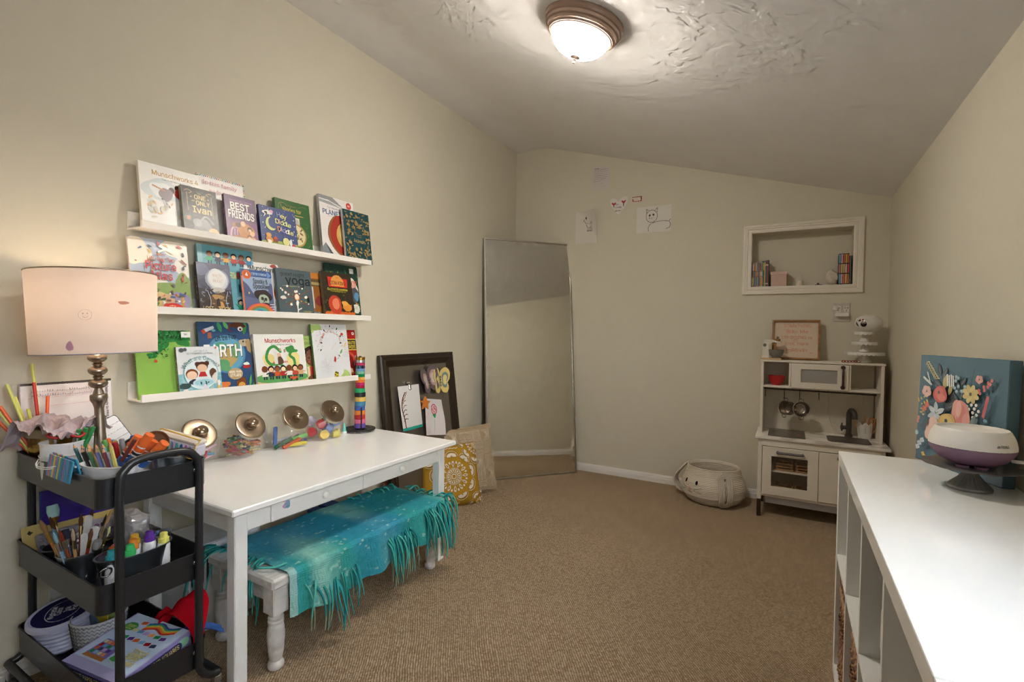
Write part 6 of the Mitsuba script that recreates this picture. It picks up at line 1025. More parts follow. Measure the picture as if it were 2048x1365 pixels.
# ---------------------------------------------------------------- niche contents
NZ = NZ0 + .0008
SP = ['#3f5a66', '#9a5a34', '#4a6a5a', '#8a7484', '#b08a34', '#a85f64', '#3f6a6e', '#b87a74', '#c9b8a4', '#7a98a6', '#2a3f3a', '#a8a04a', '#2f4a5a', '#8a2f44']
def spine_book(label, x, w, h, d, col, bands, y=None, lean=0, grp=None):
    y = YB + .012 if y is None else y; k = thing('book', label, 'book', grp); c = C(col); M = lambda m: mv(m, (x, 0, 0), ry=0) if not lean else mv(mv(m, (0, 0, -NZ), ry=lean), (x, 0, NZ))
    ps = [(M(bx((0, y, NZ), (w, y + d, NZ + h), .0008)), c)] + [(M(bx((.0004, y - .0004, NZ + h * z0), (w - .0004, y + .001, NZ + h * z1))), cc) for z0, z1, cc in bands]
    part(k, 'cover', ps, 'mat_cover', smooth=False); part(k, 'pages', M(bx((.001, y + .003, NZ + h - .002), (w - .001, y + d - .002, NZ + h + .0006))), 'mat_matte', '#cfc6b4', False)
x = NX0 + .002; qb = random.Random(2)
for r_ in range(3):
    pass
names = ['slate', 'rust', 'fern', 'mauve', 'ochre', 'rose', 'teal', 'salmon', 'cream', 'pale blue', 'black', 'olive', 'navy', 'crimson']
for i in range(14):
    w = .0072 if i < 11 else .009; h = [.176, .178, .177, .176, .178, .177, .176, .178, .178, .177, .179, .180, .188, .186][i]
    bd_ = [(.62, .64, '#2a2a2c'), (.40, .43, '#7a3a2c'), (.66, .95, SP[(i * 5 + 3) % 14]), (.04, .38, SP[(i * 3 + 8) % 14])] if i < 11 else [(.8, .86, '#c9b48a'), (.1, .13, '#e0d8c8')]
    spine_book(f'thin {names[i]} volume in the row at the left of the wall niche', x, w - .0003, h, .09, SP[i], bd_, grp='thin books at the left of the wall niche'); x += w
one('leaning_book', 'dark green book standing askew at the end of the thin volumes in the niche', 'book', [(fr(bx((0, 0, 0), (.007, .085, .190), .001), (x + .001, YB + .012, NZ), (.80, .6, 0), (-.6, .80, 0), (0, 0, 1)), '#2f4a40'), (fr(bx((.0012, .002, .004), (.0058, .084, .1905)), (x + .001, YB + .012, NZ), (.80, .6, 0), (-.6, .80, 0), (0, 0, 1)), '#c9c0ae')], 'mat_satin', smooth=False)
t = thing('pink_box', 'square pale pink gift box with lid in the wall niche', 'box'); part(t, 'body', bx((-.128, YB + .018, NZ), (-.030, YB + .108, NZ + .085), .001), 'mat_matte', '#c4a79c'); part(t, 'lid', bx((-.132, YB + .014, NZ + .083), (-.026, YB + .112, NZ + .105), .001), 'mat_matte', '#cdb0a5')
t = thing('candle_jar', 'glass candle jar with a white candle in the wall niche', 'jar'); part(t, 'glass', mv(lathe([(.0001, .001), (.028, .001), (.032, .006), (.032, .060), (.029, .068), (.030, .076)], 28), (.048, YB + .06, NZ)), 'mat_glass', smooth=40); part(t, 'candle', mv(lathe([(.0001, .004), (.022, .004), (.022, .036), (.003, .034), (.0001, .046)], 24), (.048, YB + .06, NZ)), 'mat_satin', '#d4c4b4', 40)
one('black_trinket', 'tiny black trinket lying on the floor of the niche', 'trinket', cat([bx((.142, YB + .02, NZ), (.182, YB + .034, NZ + .006), .002), cyl((.160, YB + .027, NZ), (.160, YB + .027, NZ + .016), .006, 10)]), 'mat_satin', '#2a2724', 30)
t = thing('white_bird_ornament', 'white glazed bird-shaped ornament beside the striped comics in the niche', 'ornament'); bo = sph((.243, YB + .055, NZ + .048), 1, 3, (.040, .034, .048)); v = np.array(bo.vertices); v[:, 2] += .012 * np.exp(-((v[:, 0] - .232) / .02) ** 2) * (v[:, 2] > NZ + .05); v[:, 2] = np.maximum(v[:, 2], NZ + .0005); part(t, 'body', tm(v, bo.faces), 'mat_gloss', '#c9beb2', True); part(t, 'wing', mv(leaf(0, 0, .07, .04, 115).__class__ and prism(leaf(0, 0, .075, .042, 120), 0, .006), (.268, YB + .018, NZ + .030), rx=80), 'mat_gloss', '#beb2a6', 40); part(t, 'beak', tube([(.232, YB + .05, NZ + .098), (.244, YB + .040, NZ + .110)], [.008, .001], 8), 'mat_gloss', '#c4b8ac', 40)
CB = [('blue', '#6f9ab4'), ('lilac', '#b09aa8'), ('coral', '#b8564a'), ('yellow', '#b89a44'), ('orange', '#a85a2c')]
x = .276
for r_, zz_ in enumerate((0,)):
    for i, (n, c) in enumerate(CB):
        spine_book(f'black comic album with {n} spine stripes, right of the white ornament', x, .0105, .208, .09, '#181414', [(.03, .34, [c, '#b8a8ac', '#c4645a', '#c9a86a', '#b06a3a'][i]), (.37, .66, ['#b8767c', '#b8b07a', '#b89a50', '#b8a4ac', '#b8483c'][i]), (.69, .98, CB[(i + 0) % 5][1])], grp='striped comic albums in the niche'); x += .0120
spine_book('grey green thin volume standing last at the right of the niche', x + .001, .007, .192, .09, '#5a6460', [(.1, .2, '#7a8480')]); spine_book('black narrow volume against the right side of the niche', x + .0085, .005, .188, .09, '#181616', [])
# ---------------------------------------------------------------- outlet with plug-in
t = thing('wall_outlet', 'double wall outlet with a white plug-in charger below the niche', 'outlet')
part(t, 'plate', bx((.250, YB - .006, 1.285), (.345, YB - .0005, 1.412), .002), 'mat_satin', '#bdb4ac')
for xx in (.262, .308):
    r_ = part(t, 'receptacle', bx((xx, YB - .0085, 1.350), (xx + .032, YB - .006, 1.392), .002), 'mat_satin', '#d2cac2')
    part(r_, 'slots', [(bx((xx + .008, YB - .0092, 1.372), (xx + .011, YB - .0084, 1.382)), '#2a2624'), (bx((xx + .021, YB - .0092, 1.372), (xx + .024, YB - .0084, 1.382)), '#2a2624'), (cyl((xx + .016, YB - .0092, 1.360), (xx + .016, YB - .0084, 1.360), .003, 10), '#2a2624')], 'mat_matte', smooth=False)
one('plug_adapter', 'flat white plug-in adapter on the wall outlet', 'adapter', bx((.262, YB - .045, 1.318), (.337, YB - .006, 1.345), .004), 'mat_satin', '#dcd6d0')
one('clear_plug_cover', 'round clear plug-in at the upper left of the outlet', 'plug', mv(lathe([(.0001, .012), (.012, .010), (.018, 0)], 24), (.262, YB - .0095, 1.375), rx=90), 'mat_gloss', '#cfd2d4', 40)
# ---------------------------------------------------------------- play kitchen
KW = '#d3ccc0'; KF = 3.573; KB = YB - .016
t = kit = thing('play_kitchen', "white children's play kitchen with marble worktop against the far wall", 'play kitchen')
KX0, KX1, KT = -.166, .506, 1.021
part(t, 'worktop', [grained(bx((-.184, KF - .012, .512), (.531, KB, .530), .004), .009, '#b9b0a8', '#d9d4cc', (11, 22, 30), .36, .52, 4)], 'mat_lacquer', smooth=False)
part(t, 'side_panel', bx((-.166, KF + .010, .114), (-.142, KB, .512), .001), 'mat_satin', KW); part(t, 'side_panel', bx((.484, KF + .010, .114), (.506, KB, .512), .001), 'mat_satin', KW)
part(t, 'front_rail', bx((-.142, KF + .004, .470), (.484, KF + .020, .512), .001), 'mat_satin', KW); part(t, 'bottom_board', bx((-.142, KF + .004, .140), (.484, KB, .154), .001), 'mat_satin', KW)
part(t, 'divider', bx((.174, KF + .02, .154), (.188, KB, .512)), 'mat_satin', KW); part(t, 'back_panel', bx((-.142, KB - .006, .154), (.484, KB, 1.0)), 'mat_satin', '#cdc5b4', False)
part(t, 'inner_shelf', bx((-.140, KF + .025, .300), (.174, KB - .006, .308)), 'mat_satin', KW)
for x in (-.166, .484):
    for y in (KF + .010, KB - .034): part(t, 'leg', bx((x, y, 0), (x + .024, y + .024, .114), .002), 'mat_satin', '#2f1e12')
part(t, 'apron_bar', bx((-.120, KF + .05, .085), (.47, KF + .06, .128)), 'mat_satin', '#b9b9bd', False)
od = part(t, 'oven_door', xz(sbox(-.1385, .158, .1715, .4665).difference(sbox(-.086, .213, .115, .408)), KF - .008, KF + .006), 'mat_satin', KW, False)
part(od, 'handle', cat([tube(bez([(-.050, KF - .008, .437), (-.050, KF - .030, .437), (-.030, KF - .034, .4372), (.065, KF - .034, .4372), (.085, KF - .030, .437), (.085, KF - .008, .437)], 6), .0085, 10)]), 'mat_satin', '#5d5a58', 40)
part(od, 'pane', bx((-.086, KF - .0005, .213), (.115, KF, .408)), 'mat_glass'); scene[od + '__pane'] = {'type': 'rectangle', 'to_world': T().translate([.0145, KF - .001, .3105]).rotate([1, 0, 0], 90).scale([.1005, .0975, 1]), 'bsdf': {'type': 'ref', 'id': 'mat_glass'}}
sd_ = part(t, 'cupboard_door', bx((.1745, KF - .008, .158), (.4815, KF + .006, .4665), .0015), 'mat_satin', KW); part(sd_, 'knob', mv(lathe([(.0001, .012), (.013, .011), (.0145, .006), (.008, .0), (.008, -.002)], 20), (.283, KF - .009, .440), rx=90), 'mat_satin', '#3a2416', 40)
# sink, tap, hob
sk = part(t, 'sink', cat([loft([rrect(.222, 3.628, .448, 3.842, .03), rrect(.236, 3.642, .434, 3.828, .026), rrect(.246, 3.652, .424, 3.818, .022)], [.532, .5335, .5328]), loft([rrect(.246, 3.652, .424, 3.818, .022), rrect(.252, 3.658, .418, 3.812, .022)], [.5328, .5303]), prism(rrect(.250, 3.656, .420, 3.814, .022), .5301, .5304)]), 'mat_satin', '#4a443d', 40)
tp_ = part(t, 'tap', cat([cyl((.348, 3.868, .530), (.348, 3.868, .545), .021, 20), tube(bez([(.348, 3.868, .54), (.348, 3.868, .66), (.350, 3.862, .690), (.356, 3.845, .706), (.365, 3.82, .704), (.371, 3.805, .688), (.373, 3.80, .655)], 6), .0155, 12)]), 'mat_satin', '#3a3630', 40)
part(tp_, 'lever', cat([cyl((.348, 3.868, .590), (.318, 3.862, .590), .012, 14), cyl((.310, 3.861, .565), (.310, 3.861, .620), .0045, 10), cyl((.318, 3.862, .590), (.304, 3.860, .590), .014, 14)]), 'mat_satin', '#47423c', 40)
hb = part(t, 'hob', bx((-.112, 3.612, .530), (.101, 3.895, .535), .003), 'mat_gloss', '#4a463c', 30)
part(hb, 'burner_mark', [(mv(prism(ell(0, 0, .012, .008), 0, .0004), (.066, 3.71, .5352)), '#a8301c'), (mv(prism(ell(0, 0, .060, .060, 40).difference(ell(0, 0, .0585, .0585, 40)), 0, .0003), (-.045, 3.74, .5352)), '#5d584c')], 'mat_satin', smooth=False)
# upper unit
UF = 3.715; zb_ = .838
part(t, 'upper_side', bx((KX0, UF, .530), (-.149, KB, KT - .012), .001), 'mat_satin', KW); part(t, 'upper_side', bx((.492, UF, .530), (.508, KB, KT - .012), .001), 'mat_satin', KW)
part(t, 'top_board', bx((-.170, UF - .006, KT - .012), (.513, KB, KT), .0015), 'mat_satin', KW); part(t, 'upper_shelf', bx((-.149, UF + .004, zb_), (.492, KB, zb_ + .012), .001), 'mat_satin', KW)
for x in (-.001, .327): part(t, 'partition', bx((x, UF + .002, zb_ + .012), (x + .012, KB, KT - .012)), 'mat_satin', KW)
md = part(t, 'microwave_door', xz(sbox(.0125, .8455, .3255, 1.006).difference(sbox(.068, .883, .267, .970)), UF - .010, UF + .004), 'mat_satin', KW, False)
part(md, 'window', bx((.067, UF + .000, .882), (.268, UF + .002, .971)), 'mat_gloss', '#8f8c86', False)
part(md, 'handle', [(tube(bez([(.296, UF - .011, .988), (.296, UF - .026, .972), (.296, UF - .028, .928), (.296, UF - .026, .882), (.296, UF - .011, .866)], 6), .0065, 8), '#3a2014'), (mv(lathe([(.0001, .004), (.012, .003), (.0125, 0)], 16), (.296, UF - .011, .990), rx=90), '#3a2014'), (mv(lathe([(.0001, .004), (.012, .003), (.0125, 0)], 16), (.296, UF - .011, .864), rx=90), '#3a2014')], 'mat_satin', smooth=40)
rl = part(t, 'hook_rail', cat([cyl((-.147, UF + .03, .826), (.474, UF + .03, .826), .005, 10)]), 'mat_satin', '#2a1e16', 40)
for x, dz in ((-.135, .045), (-.024, .052), (.065, .052), (.172, .045)): part(rl, 'hook', tube(bez([(x, UF + .03, .832), (x, UF + .022, .826), (x, UF + .024, .80), (x, UF + .024, .826 - dz), (x, UF + .014, .820 - dz), (x, UF + .012, .832 - dz)], 5), .0022, 6), 'mat_satin', '#241a14', True)
# hanging pot and colander, bowl, utensil pot
def pan(name, label, cat_, x, z, r, d, ry, holes=False):
    k = thing(name, label, cat_); M = lambda m: mv(mv(m, rx=0), (x, UF + .045, z)) ; A = lambda m: M(mv(m, rx=90 - 8, rz=ry))
    part(k, 'bowl', A(lathe([(r + .003, 0), (r, .0005), (r * .96, -d * .35), (r * .80, -d * .8), (r * .55, -d), (.0001, -d * 1.02), (.0001, -d * .98), (r * .54, -d * .96), (r * .77, -d * .78), (r * .93, -d * .34), (r - .002, -.002), (r + .003, 0)] if holes else [(r + .003, 0), (r, -.001), (r * .98, -d * .9), (r * .9, -d), (.0001, -d), (.0001, -d + .002), (r * .88, -d + .002), (r * .95, -d * .88), (r - .002, -.002), (r + .003, 0)], 40)), 'mat_brushed', '#9a9084', 35)
    for s in (1, -1): part(k, 'handle', A(tube(bez([(-.014, s * r, -.006), (-.012, s * (r + .014), -.006), (0, s * (r + .019), -.006), (.012, s * (r + .014), -.006), (.014, s * r, -.006)], 5), .0022, 6)), 'mat_chrome', '#6f665a', True)
    if holes: part(k, 'holes', cat([A(mv(prism(ell(0, 0, .0028, .0028, 8), 0, .0012), (r * .5 * math.cos(a_), r * .5 * math.sin(a_), -d * .93))) for a_ in np.arange(10) * 2 * PI / 10]), 'mat_matte', '#4a443c', False)
pan('toy_pot', 'shiny steel toy pot hanging from the kitchen rail, left one', 'pot', -.022, .702, .046, .062, -38)
pan('toy_colander', 'shiny steel toy colander hanging from the kitchen rail, right one', 'colander', .078, .700, .050, .045, 14, True)
part('toy_pot', 'long_handle', tube(bez([(.01, UF + .10, .69), (.04, UF + .12, .665), (.06, UF + .13, .66)], 6), .006, 8), 'mat_brushed', '#8f8578', True)
one('red_bowl', 'bright red plastic bowl in the left cubby of the play kitchen', 'bowl', mv(lathe([(.0001, 0), (.026, 0), (.028, .003), (.046, .030), (.051, .060), (.0525, .061), (.0525, .063), (.049, .063), (.044, .032), (.026, .005), (.0001, .005)], 40), (-.072, UF + .075, zb_ + .0125)), 'mat_satin', '#a81d1e', 40)
up = thing('utensil_pot', 'white pierced metal pot with scalloped rim on the play kitchen worktop', 'pot')
n_ = 96; Vp = []
for j in range(12):
    tt = j / 11
    for i in range(n_): a_ = 2 * PI * i / n_; hh = .095 * tt + (.016 * abs(math.cos(4 * a_)) - .004) * tt ** 3; r_ = .034 + .010 * hh / .1; Vp.append((r_ * math.cos(a_), r_ * math.sin(a_), hh))
fp = []
for j in range(11):
    for i in range(n_): a_, b_, c_, d_ = j * n_ + i, j * n_ + (i + 1) % n_, (j + 1) * n_ + (i + 1) % n_, (j + 1) * n_ + i; fp += [[a_, b_, c_], [a_, c_, d_]]
part(up, 'body', mv(tm(Vp, fp), (.432, 3.862, .5305)), 'mat_satin', '#d2cdc6', True); part(up, 'base', mv(prism(ell(0, 0, .034, .034, 32), 0, .002), (.432, 3.862, .5305)), 'mat_satin', '#d2cdc6', False)
lc_ = []
for i in range(8):
    a0 = i * PI / 4
    for du, dv, rx_, ry_ in [(0, .055, .0022, .0045), (0, .068, .0018, .004), (0, .042, .003, .002)] + [(.010 * math.cos(k), .060 + .022 * math.sin(k), .0018, .0012) for k in np.arange(12) * 2 * PI / 12]:
        for m, c in art([(ell(du, dv, rx_, ry_, 8), '#8f8a84')], 1, 1, clip=False): v = np.array(m.vertices); r_ = .034 + .1 * v[:, 1] + .0006; lc_.append((mv(tm(np.stack([r_ * np.cos(a0 + v[:, 0] / .04), r_ * np.sin(a0 + v[:, 0] / .04), v[:, 1]], 1), m.faces), (.432, 3.862, .5305)), c))
part(up, 'pierced_lace', lc_, 'mat_matte', smooth=False, kind=None) if False else part(up, 'pierced_lace', lc_, 'mat_matte', smooth=False)
for i, (dx, dy, lean, hd, l) in enumerate(((-.020, .0, -20, 'knife', 'slim wooden toy knife at the left of the utensil pot'), (-.006, -.008, 3, 'round', 'wooden toy spoon in the middle of the utensil pot'), (.012, -.012, 12, 'slot', 'slotted wooden toy spatula at the front of the utensil pot'), (.018, .006, 24, 'spoon', 'wooden toy spoon leaning right in the utensil pot'), (.022, .010, 33, 'spoon', 'wooden toy ladle farthest right in the utensil pot'))):
    g = {'knife': rrect(-.007, .07, .007, .135, .006), 'round': rrect(-.006, .08, .006, .140, .006), 'slot': rrect(-.018, .085, .018, .135, .006).difference(unary_union([rrect(-.010 + .008 * k, .095, -.006 + .008 * k, .125, .0018) for k in range(3)])), 'spoon': ell(0, .118, .016, .024)}[hd]
    g = unary_union([g, rrect(-.004, 0, .004, .1, .003)]); g = rrect(-.004, 0, .004, .1, .003).union(g)
    one('wooden_utensil', l, 'utensil', mv(mv(prism(g, -.003, .003), rx=90), (.432 + dx, 3.862 + dy, .536), ry=lean), 'mat_satin', ['#9a7448', '#9c6f3e', '#96602f', '#a87a48', '#b08a5c'][i], 20)
one('white_cable', 'thin white cable looping down the back of the play kitchen', 'cable', tube(bez([(.235, KB - .012, .80), (.238, KB - .012, .70), (.245, KB - .012, .62), (.27, KB - .014, .56), (.315, KB - .02, .545), (.335, KB - .03, .60), (.36, KB - .03, .68), (.42, KB - .012, .74), (.436, KB - .012, .80)], 8), .0022, 6), 'mat_satin', '#d8d2c8', True)
# crates in the oven
def crate(label, x0, z, w=.098, fill=None):
    k = thing('toy_crate', label, 'crate', 'slatted toy crates in the oven'); y0, y1 = KF + .045, KF + .145; h = .055; wd = '#96703f'
    for s in range(3):
        zz_ = z + .002 + s * .019; hh = .010
        part(k, 'slat', bx((x0, y0, zz_), (x0 + w, y0 + .005, zz_ + hh), .0008), 'mat_satin', wd); part(k, 'slat', bx((x0, y1 - .005, zz_), (x0 + w, y1, zz_ + hh), .0008), 'mat_satin', wd)
        part(k, 'slat', bx((x0, y0, zz_), (x0 + .005, y1, zz_ + hh), .0008), 'mat_satin', wd); part(k, 'slat', bx((x0 + w - .005, y0, zz_), (x0 + w, y1, zz_ + hh), .0008), 'mat_satin', wd)
    for xx in (x0 + .005, x0 + w - .014): part(k, 'post', bx((xx, y0 + .005, z), (xx + .009, y0 + .013, z + h - .004)), 'mat_satin', '#85602f', False); part(k, 'post', bx((xx, y1 - .013, z), (xx + .009, y1 - .005, z + h - .004)), 'mat_satin', '#85602f', False)
    part(k, 'bottom', bx((x0 + .004, y0 + .004, z), (x0 + w - .004, y1 - .004, z + .003)), 'mat_satin', '#85602f', False)
    for j, (c, l) in enumerate(fill or ()): one('toy_food', l, 'toy food', sph((x0 + .030 + .034 * j, y0 + .032, z + .024), .018, 2, (1, .9, .8)), 'mat_satin', c, True)
crate('slatted wooden toy crate at the upper left of the oven', -.060, .3085); crate('slatted wooden toy crate with red food at the upper right of the oven', .050, .3085, .1, (('#9a1c1c', 'red toy food in the upper right crate, left piece'), ('#a82220', 'red toy food in the upper right crate, right piece')))
crate('slatted wooden toy crate with white eggs at the lower left of the oven', -.060, .1545, .098, (('#b9b4a8', 'white toy egg in the lower left crate'), ('#c4661c', 'orange toy food in the lower left crate'))); crate('slatted wooden toy crate with orange food at the lower right of the oven', .050, .1545, .1, (('#c46a1f', 'orange toy food in the lower right crate, left piece'), ('#b85a1a', 'orange toy food in the lower right crate, right piece')))
# ---- on top of the kitchen
mx = thing('toy_mixer', 'white wooden toy stand mixer on the left end of the play kitchen', 'toy mixer'); y_ = UF + .065
part(mx, 'base', mv(prism(rrect(-.062, -.035, .062, .035, .012), 0, .012), (-.108, y_, KT + .0005)), 'mat_satin', '#b59872', 25)
part(mx, 'column', xz(Polygon([(-.167, KT + .0125), (-.120, KT + .0125), (-.124, KT + .105), (-.098, KT + .120), (-.062, KT + .118), (-.060, KT + .124), (-.10, KT + .136), (-.153, KT + .136), (-.158, KT + .118)]), y_ - .02, y_ + .02), 'mat_satin', '#cfc8ba', 25)
part(mx, 'head', cat([mv(lathe([(.0001, .118), (.026, .118), (.026, .125), (.020, .126)], 28), (-.072, y_, KT))]), 'mat_satin', '#cfc8ba', 40)
part(mx, 'wood_cap', mv(lathe([(.019, .126), (.021, .128), (.021, .142), (.0001, .143)], 28), (-.076, y_, KT)), 'mat_satin', '#8a6236', 40); part(mx, 'knob', sph((-.072, y_, KT + .151), .0085, 2), 'mat_chrome', '#9a958c', True)
part(mx, 'dial', mv(lathe([(.0001, .006), (.010, .005), (.0105, 0)], 20), (-.148, y_ - .021, KT + .100), rx=90), 'mat_chrome', '#8a857e', 40)
part(mx, 'whisk', cat([cyl((-.086, y_, KT + .07), (-.086, y_, KT + .118), .007, 12), tube(bez([(-.098, y_, KT + .04), (-.096, y_, KT + .06), (-.086, y_, KT + .075), (-.076, y_, KT + .06), (-.074, y_, KT + .04)], 5), .004, 6)]), 'mat_satin', '#9a6f40', 40)
one('mixing_bowl', 'grey toy mixing bowl under the toy mixer', 'bowl', mv(lathe([(.0001, .0), (.024, .0), (.024, .005), (.038, .018), (.046, .036), (.048, .056), (.0445, .056), (.042, .036), (.034, .020), (.0001, .009)], 36), (-.080, y_ - .004, KT + .013)), 'mat_satin', '#6d6962', 40)
sg = thing('framed_sign', 'wood framed sign with coral hand lettering standing on the play kitchen', 'sign')
SGW, SGH = .262, .273; SO = np.array((-.118 + .006, UF + .175, KT + .001)); sa = math.radians(9.5); FS_ = lambda m: fr(m, SO, (1, 0, 0), (0, math.sin(sa), math.cos(sa)), (0, -math.cos(sa), math.sin(sa)))
SGX = .09; SGW = .285
SO = np.array((-.108, UF + .150, KT + .001))
for lo, hi in (((0, 0), (.012, SGH)), ((SGW - .012, 0), (SGW, SGH)), ((.012, 0), (SGW - .012, .012)), ((.012, SGH - .012), (SGW - .012, SGH))): part(sg, 'frame_bar', [grained(FS_(bx((lo[0], lo[1], 0), (hi[0], hi[1], .025), .001)), .012, '#6e4a22', '#94672f', (18, 18, 60), .3, .7, 3)], 'mat_satin', smooth=False)
co = '#c97f64'; LT = [tx('SOMeThING', .152, .224, .022, co, mid=1, w=.165), tx('tElls Me', .150, .184, .021, co, mid=1, w=.130), tx("I'M GOING to", .147, .143, .021, co, mid=1, w=.185), tx('lovE Here', .150, .100, .021, co, mid=1, w=.135), tx('foREvEr', .150, .055, .022, co, mid=1, w=.130), (line(bez([(.125, .130), (.14, .138), (.155, .128), (.148, .120), (.14, .130), (.155, .145)]), .0022), co), (line(bez([(.07, .205), (.085, .212), (.10, .206)]), .002), co), (line(bez([(.09, .05), (.083, .04), (.095, .035), (.098, .05)]), .002), co), (line(bez([(.225, .045), (.24, .05), (.25, .046)]), .002), co)]
part(sg, 'panel', [(FS_(bx((.010, .010, .004), (SGW - .010, SGH - .010, .008))), '#cdb9a6')] + [(FS_(mv(m, (0, 0, .008))), c) for m, c in art(LT, SGW, SGH)], 'mat_matte', smooth=False)
def cakestand(label, z, r, h, fr_, y, x=.415):
    k = thing('cake_stand', label, 'cake stand', 'white scalloped cake stands on the play kitchen'); n = 144; V_ = []
    for rr, zz_, sc_ in ((.0001, h, 0), (r * .9, h, 0), (r * .98, h + .003, 0), (r, h, 0), (r + .001, h - .010, 1), (r - .001, h - .010, 1), (r - .003, h - .002, 0), (.0001, h - .003, 0)):
        for i in range(n): a_ = 2 * PI * i / n; V_.append((rr * math.cos(a_), rr * math.sin(a_), zz_ - sc_ * .007 * abs(math.sin(a_ * round(r * 130)))))
    f_ = []
    for j in range(7):
        for i in range(n): a_, b_, c_, d_ = j * n + i, j * n + (i + 1) % n, (j + 1) * n + (i + 1) % n, (j + 1) * n + i; f_ += [[a_, b_, c_], [a_, c_, d_]]
    part(k, 'plate', mv(tm(V_, f_), (x, y, z)), 'mat_gloss', '#d6d3cf', 40)
    part(k, 'foot', mv(lathe([(.0001, .001), (fr_, .001), (fr_, .004), (fr_ * .92, .010), (fr_ * .70, h * .35), (fr_ * .50, h * .62), (fr_ * .44, h * .85), (fr_ * .50, h - .003)], 40), (x, y, z)), 'mat_gloss', '#d6d3cf', True)
    return z + h + .003
yc = 3.815
z = cakestand('largest white scalloped cake stand, lowest of the stack on the play kitchen', KT + .0005, .105, .064, .040, yc); z = cakestand('middle white scalloped cake stand of the stack on the play kitchen', z, .068, .062, .027, yc, .412); z = cakestand('smallest white scalloped cake stand, topmost of the stack', z, .054, .061, .026, yc, .410)
pk = thing('money_bank', 'glossy white egg-shaped animal face money bank on the top cake stand', 'money bank'); bc = np.array((.432, yc - .004, z + .054)); bm = sph((0, 0, 0), 1, 4, (.074, .056, .056)); v = np.array(bm.vertices); v[:, 2] = np.maximum(v[:, 2], -.0525); part(pk, 'body', tm(v + bc, bm.faces), 'mat_gloss', '#cfcbc4', True)
def on_bank(items, ang, el):                                                     # printed face, wrapped on the egg
    out = []; fwd = np.array((math.cos(el) * math.sin(ang), -math.cos(el) * math.cos(ang), math.sin(el))); rgt = np.array((math.cos(ang), math.sin(ang), 0)); up_ = np.cross(rgt, fwd)
    for m, c in art(items, 1, 1, clip=False):
        m = sub2(m, .006); v = np.array(m.vertices); d = fwd + rgt * (v[:, :1] / .058) + up_ * (v[:, 1:2] / .056); d /= np.linalg.norm(d * [1 / .074, 1 / .056, 1 / .056], axis=1, keepdims=True); out.append((tm(bc + d * (1.008 + v[:, 2:] * 8), m.faces), c))
    return out
face = [(ell(.004, .012, .0165, .0175), '#1a120c'), (ell(.004, .004, .010, .005), '#cfc6b8'), (ell(.004, .011, .011, .006), '#1a120c'), (ell(-.003, -.016, .0055, .0055), '#a83c46'), ([(-.027, -.006), (-.012, -.006), (-.019, -.022)], '#14100e'), (line(bez([(-.019, -.02), (-.018, -.028), (-.012, -.030)]), .0015), '#2a201c'), (ell(-.034, .012, .0045, .016, 20, -24), '#1a120c'), (ell(-.034, -.016, .002, .0055), '#a85a5c')]
part(pk, 'face', on_bank(face, -.62, .10), 'mat_gloss', smooth=False)
rd = thing('red_toy_glasses', 'small red toy glasses and chain lying on top of the play kitchen', 'toy glasses'); part(rd, None, cat([tube([(.300 + .016 * k + .009 * math.cos(a_), UF + .035 + .004 * k, KT + .0075 + .0055 * math.sin(a_)) for a_ in np.arange(14) * 2 * PI / 14], .0018 + .001 * (k == 0), 6, True) for k in range(6)]), 'mat_satin', '#7a1214', True)
# ---------------------------------------------------------------- rope basket with an animal face
rb = thing('animal_basket', 'cream rope basket with a stitched animal face and hanging ears, on the carpet', 'basket'); BC = np.array((-.452, 3.735, 0.0))
def brad(t): return np.interp(t, [0, .08, .25, .45, .62, .80, 1.0], [.150, .178, .208, .214, .205, .185, .172])
NC = 22; Hb = .245; pr_ = []
for i in range(NC):
    for j in range(4):
        t_ = (i + j / 4) / NC; pr_.append((brad(t_) + .0045 * math.sin(PI * (j + .5) / 4) - .002, .003 + Hb * t_))
pr_ = [(.0001, .003)] + pr_ + [(.176, Hb + .006), (.170, Hb + .010), (.163, Hb + .004)] + [(brad(1 - t_) - .012 - .004 * (k % 2), Hb * (1 - t_)) for k, t_ in enumerate(np.linspace(.02, .95, 40))] + [(.0001, .012)]
SQ = (1.0, .92, 1); part(rb, 'body', mv(lathe(pr_, 64), BC, s=SQ), 'mat_matte', '#cdc3b4', 50)
def on_basket(items, ang, z0):
    out = []
    for m, c in art(items, 1, 1, clip=False):
        m = sub2(m, .008); v = np.array(m.vertices); zz_ = z0 + v[:, 1]; r_ = brad(zz_ / Hb) + .0042 + v[:, 2]; a_ = ang + v[:, 0] / .205; out.append((mv(tm(np.stack([r_ * np.cos(a_), r_ * np.sin(a_), zz_], 1), m.faces), BC, s=SQ), c))
    return out
fc_ = [(ell(-.048, .045, .0085, .014), '#1f1a18'), (ell(.048, .045, .0085, .014), '#1f1a18'), (ell(0, .0, .011, .010), '#c99a94'), (line([(0, -.010), (0, -.018)], .002), '#2f2a28'), (line(bez([(-.012, -.018), (-.005, -.024), (0, -.018), (.006, -.026), (.014, -.024)]), .002), '#2f2a28')]
for s in (-1, 1): fc_ += [(line(bez([(s * .034, .0), (s * .055, .005), (s * .088, .018)]), .0018), '#2f2a28'), (line(bez([(s * .034, -.010), (s * .06, -.016), (s * .088, -.020)]), .0018), '#2f2a28')]
part(rb, 'stitched_face', on_basket(fc_, math.radians(-128), .112), 'mat_matte', smooth=False)
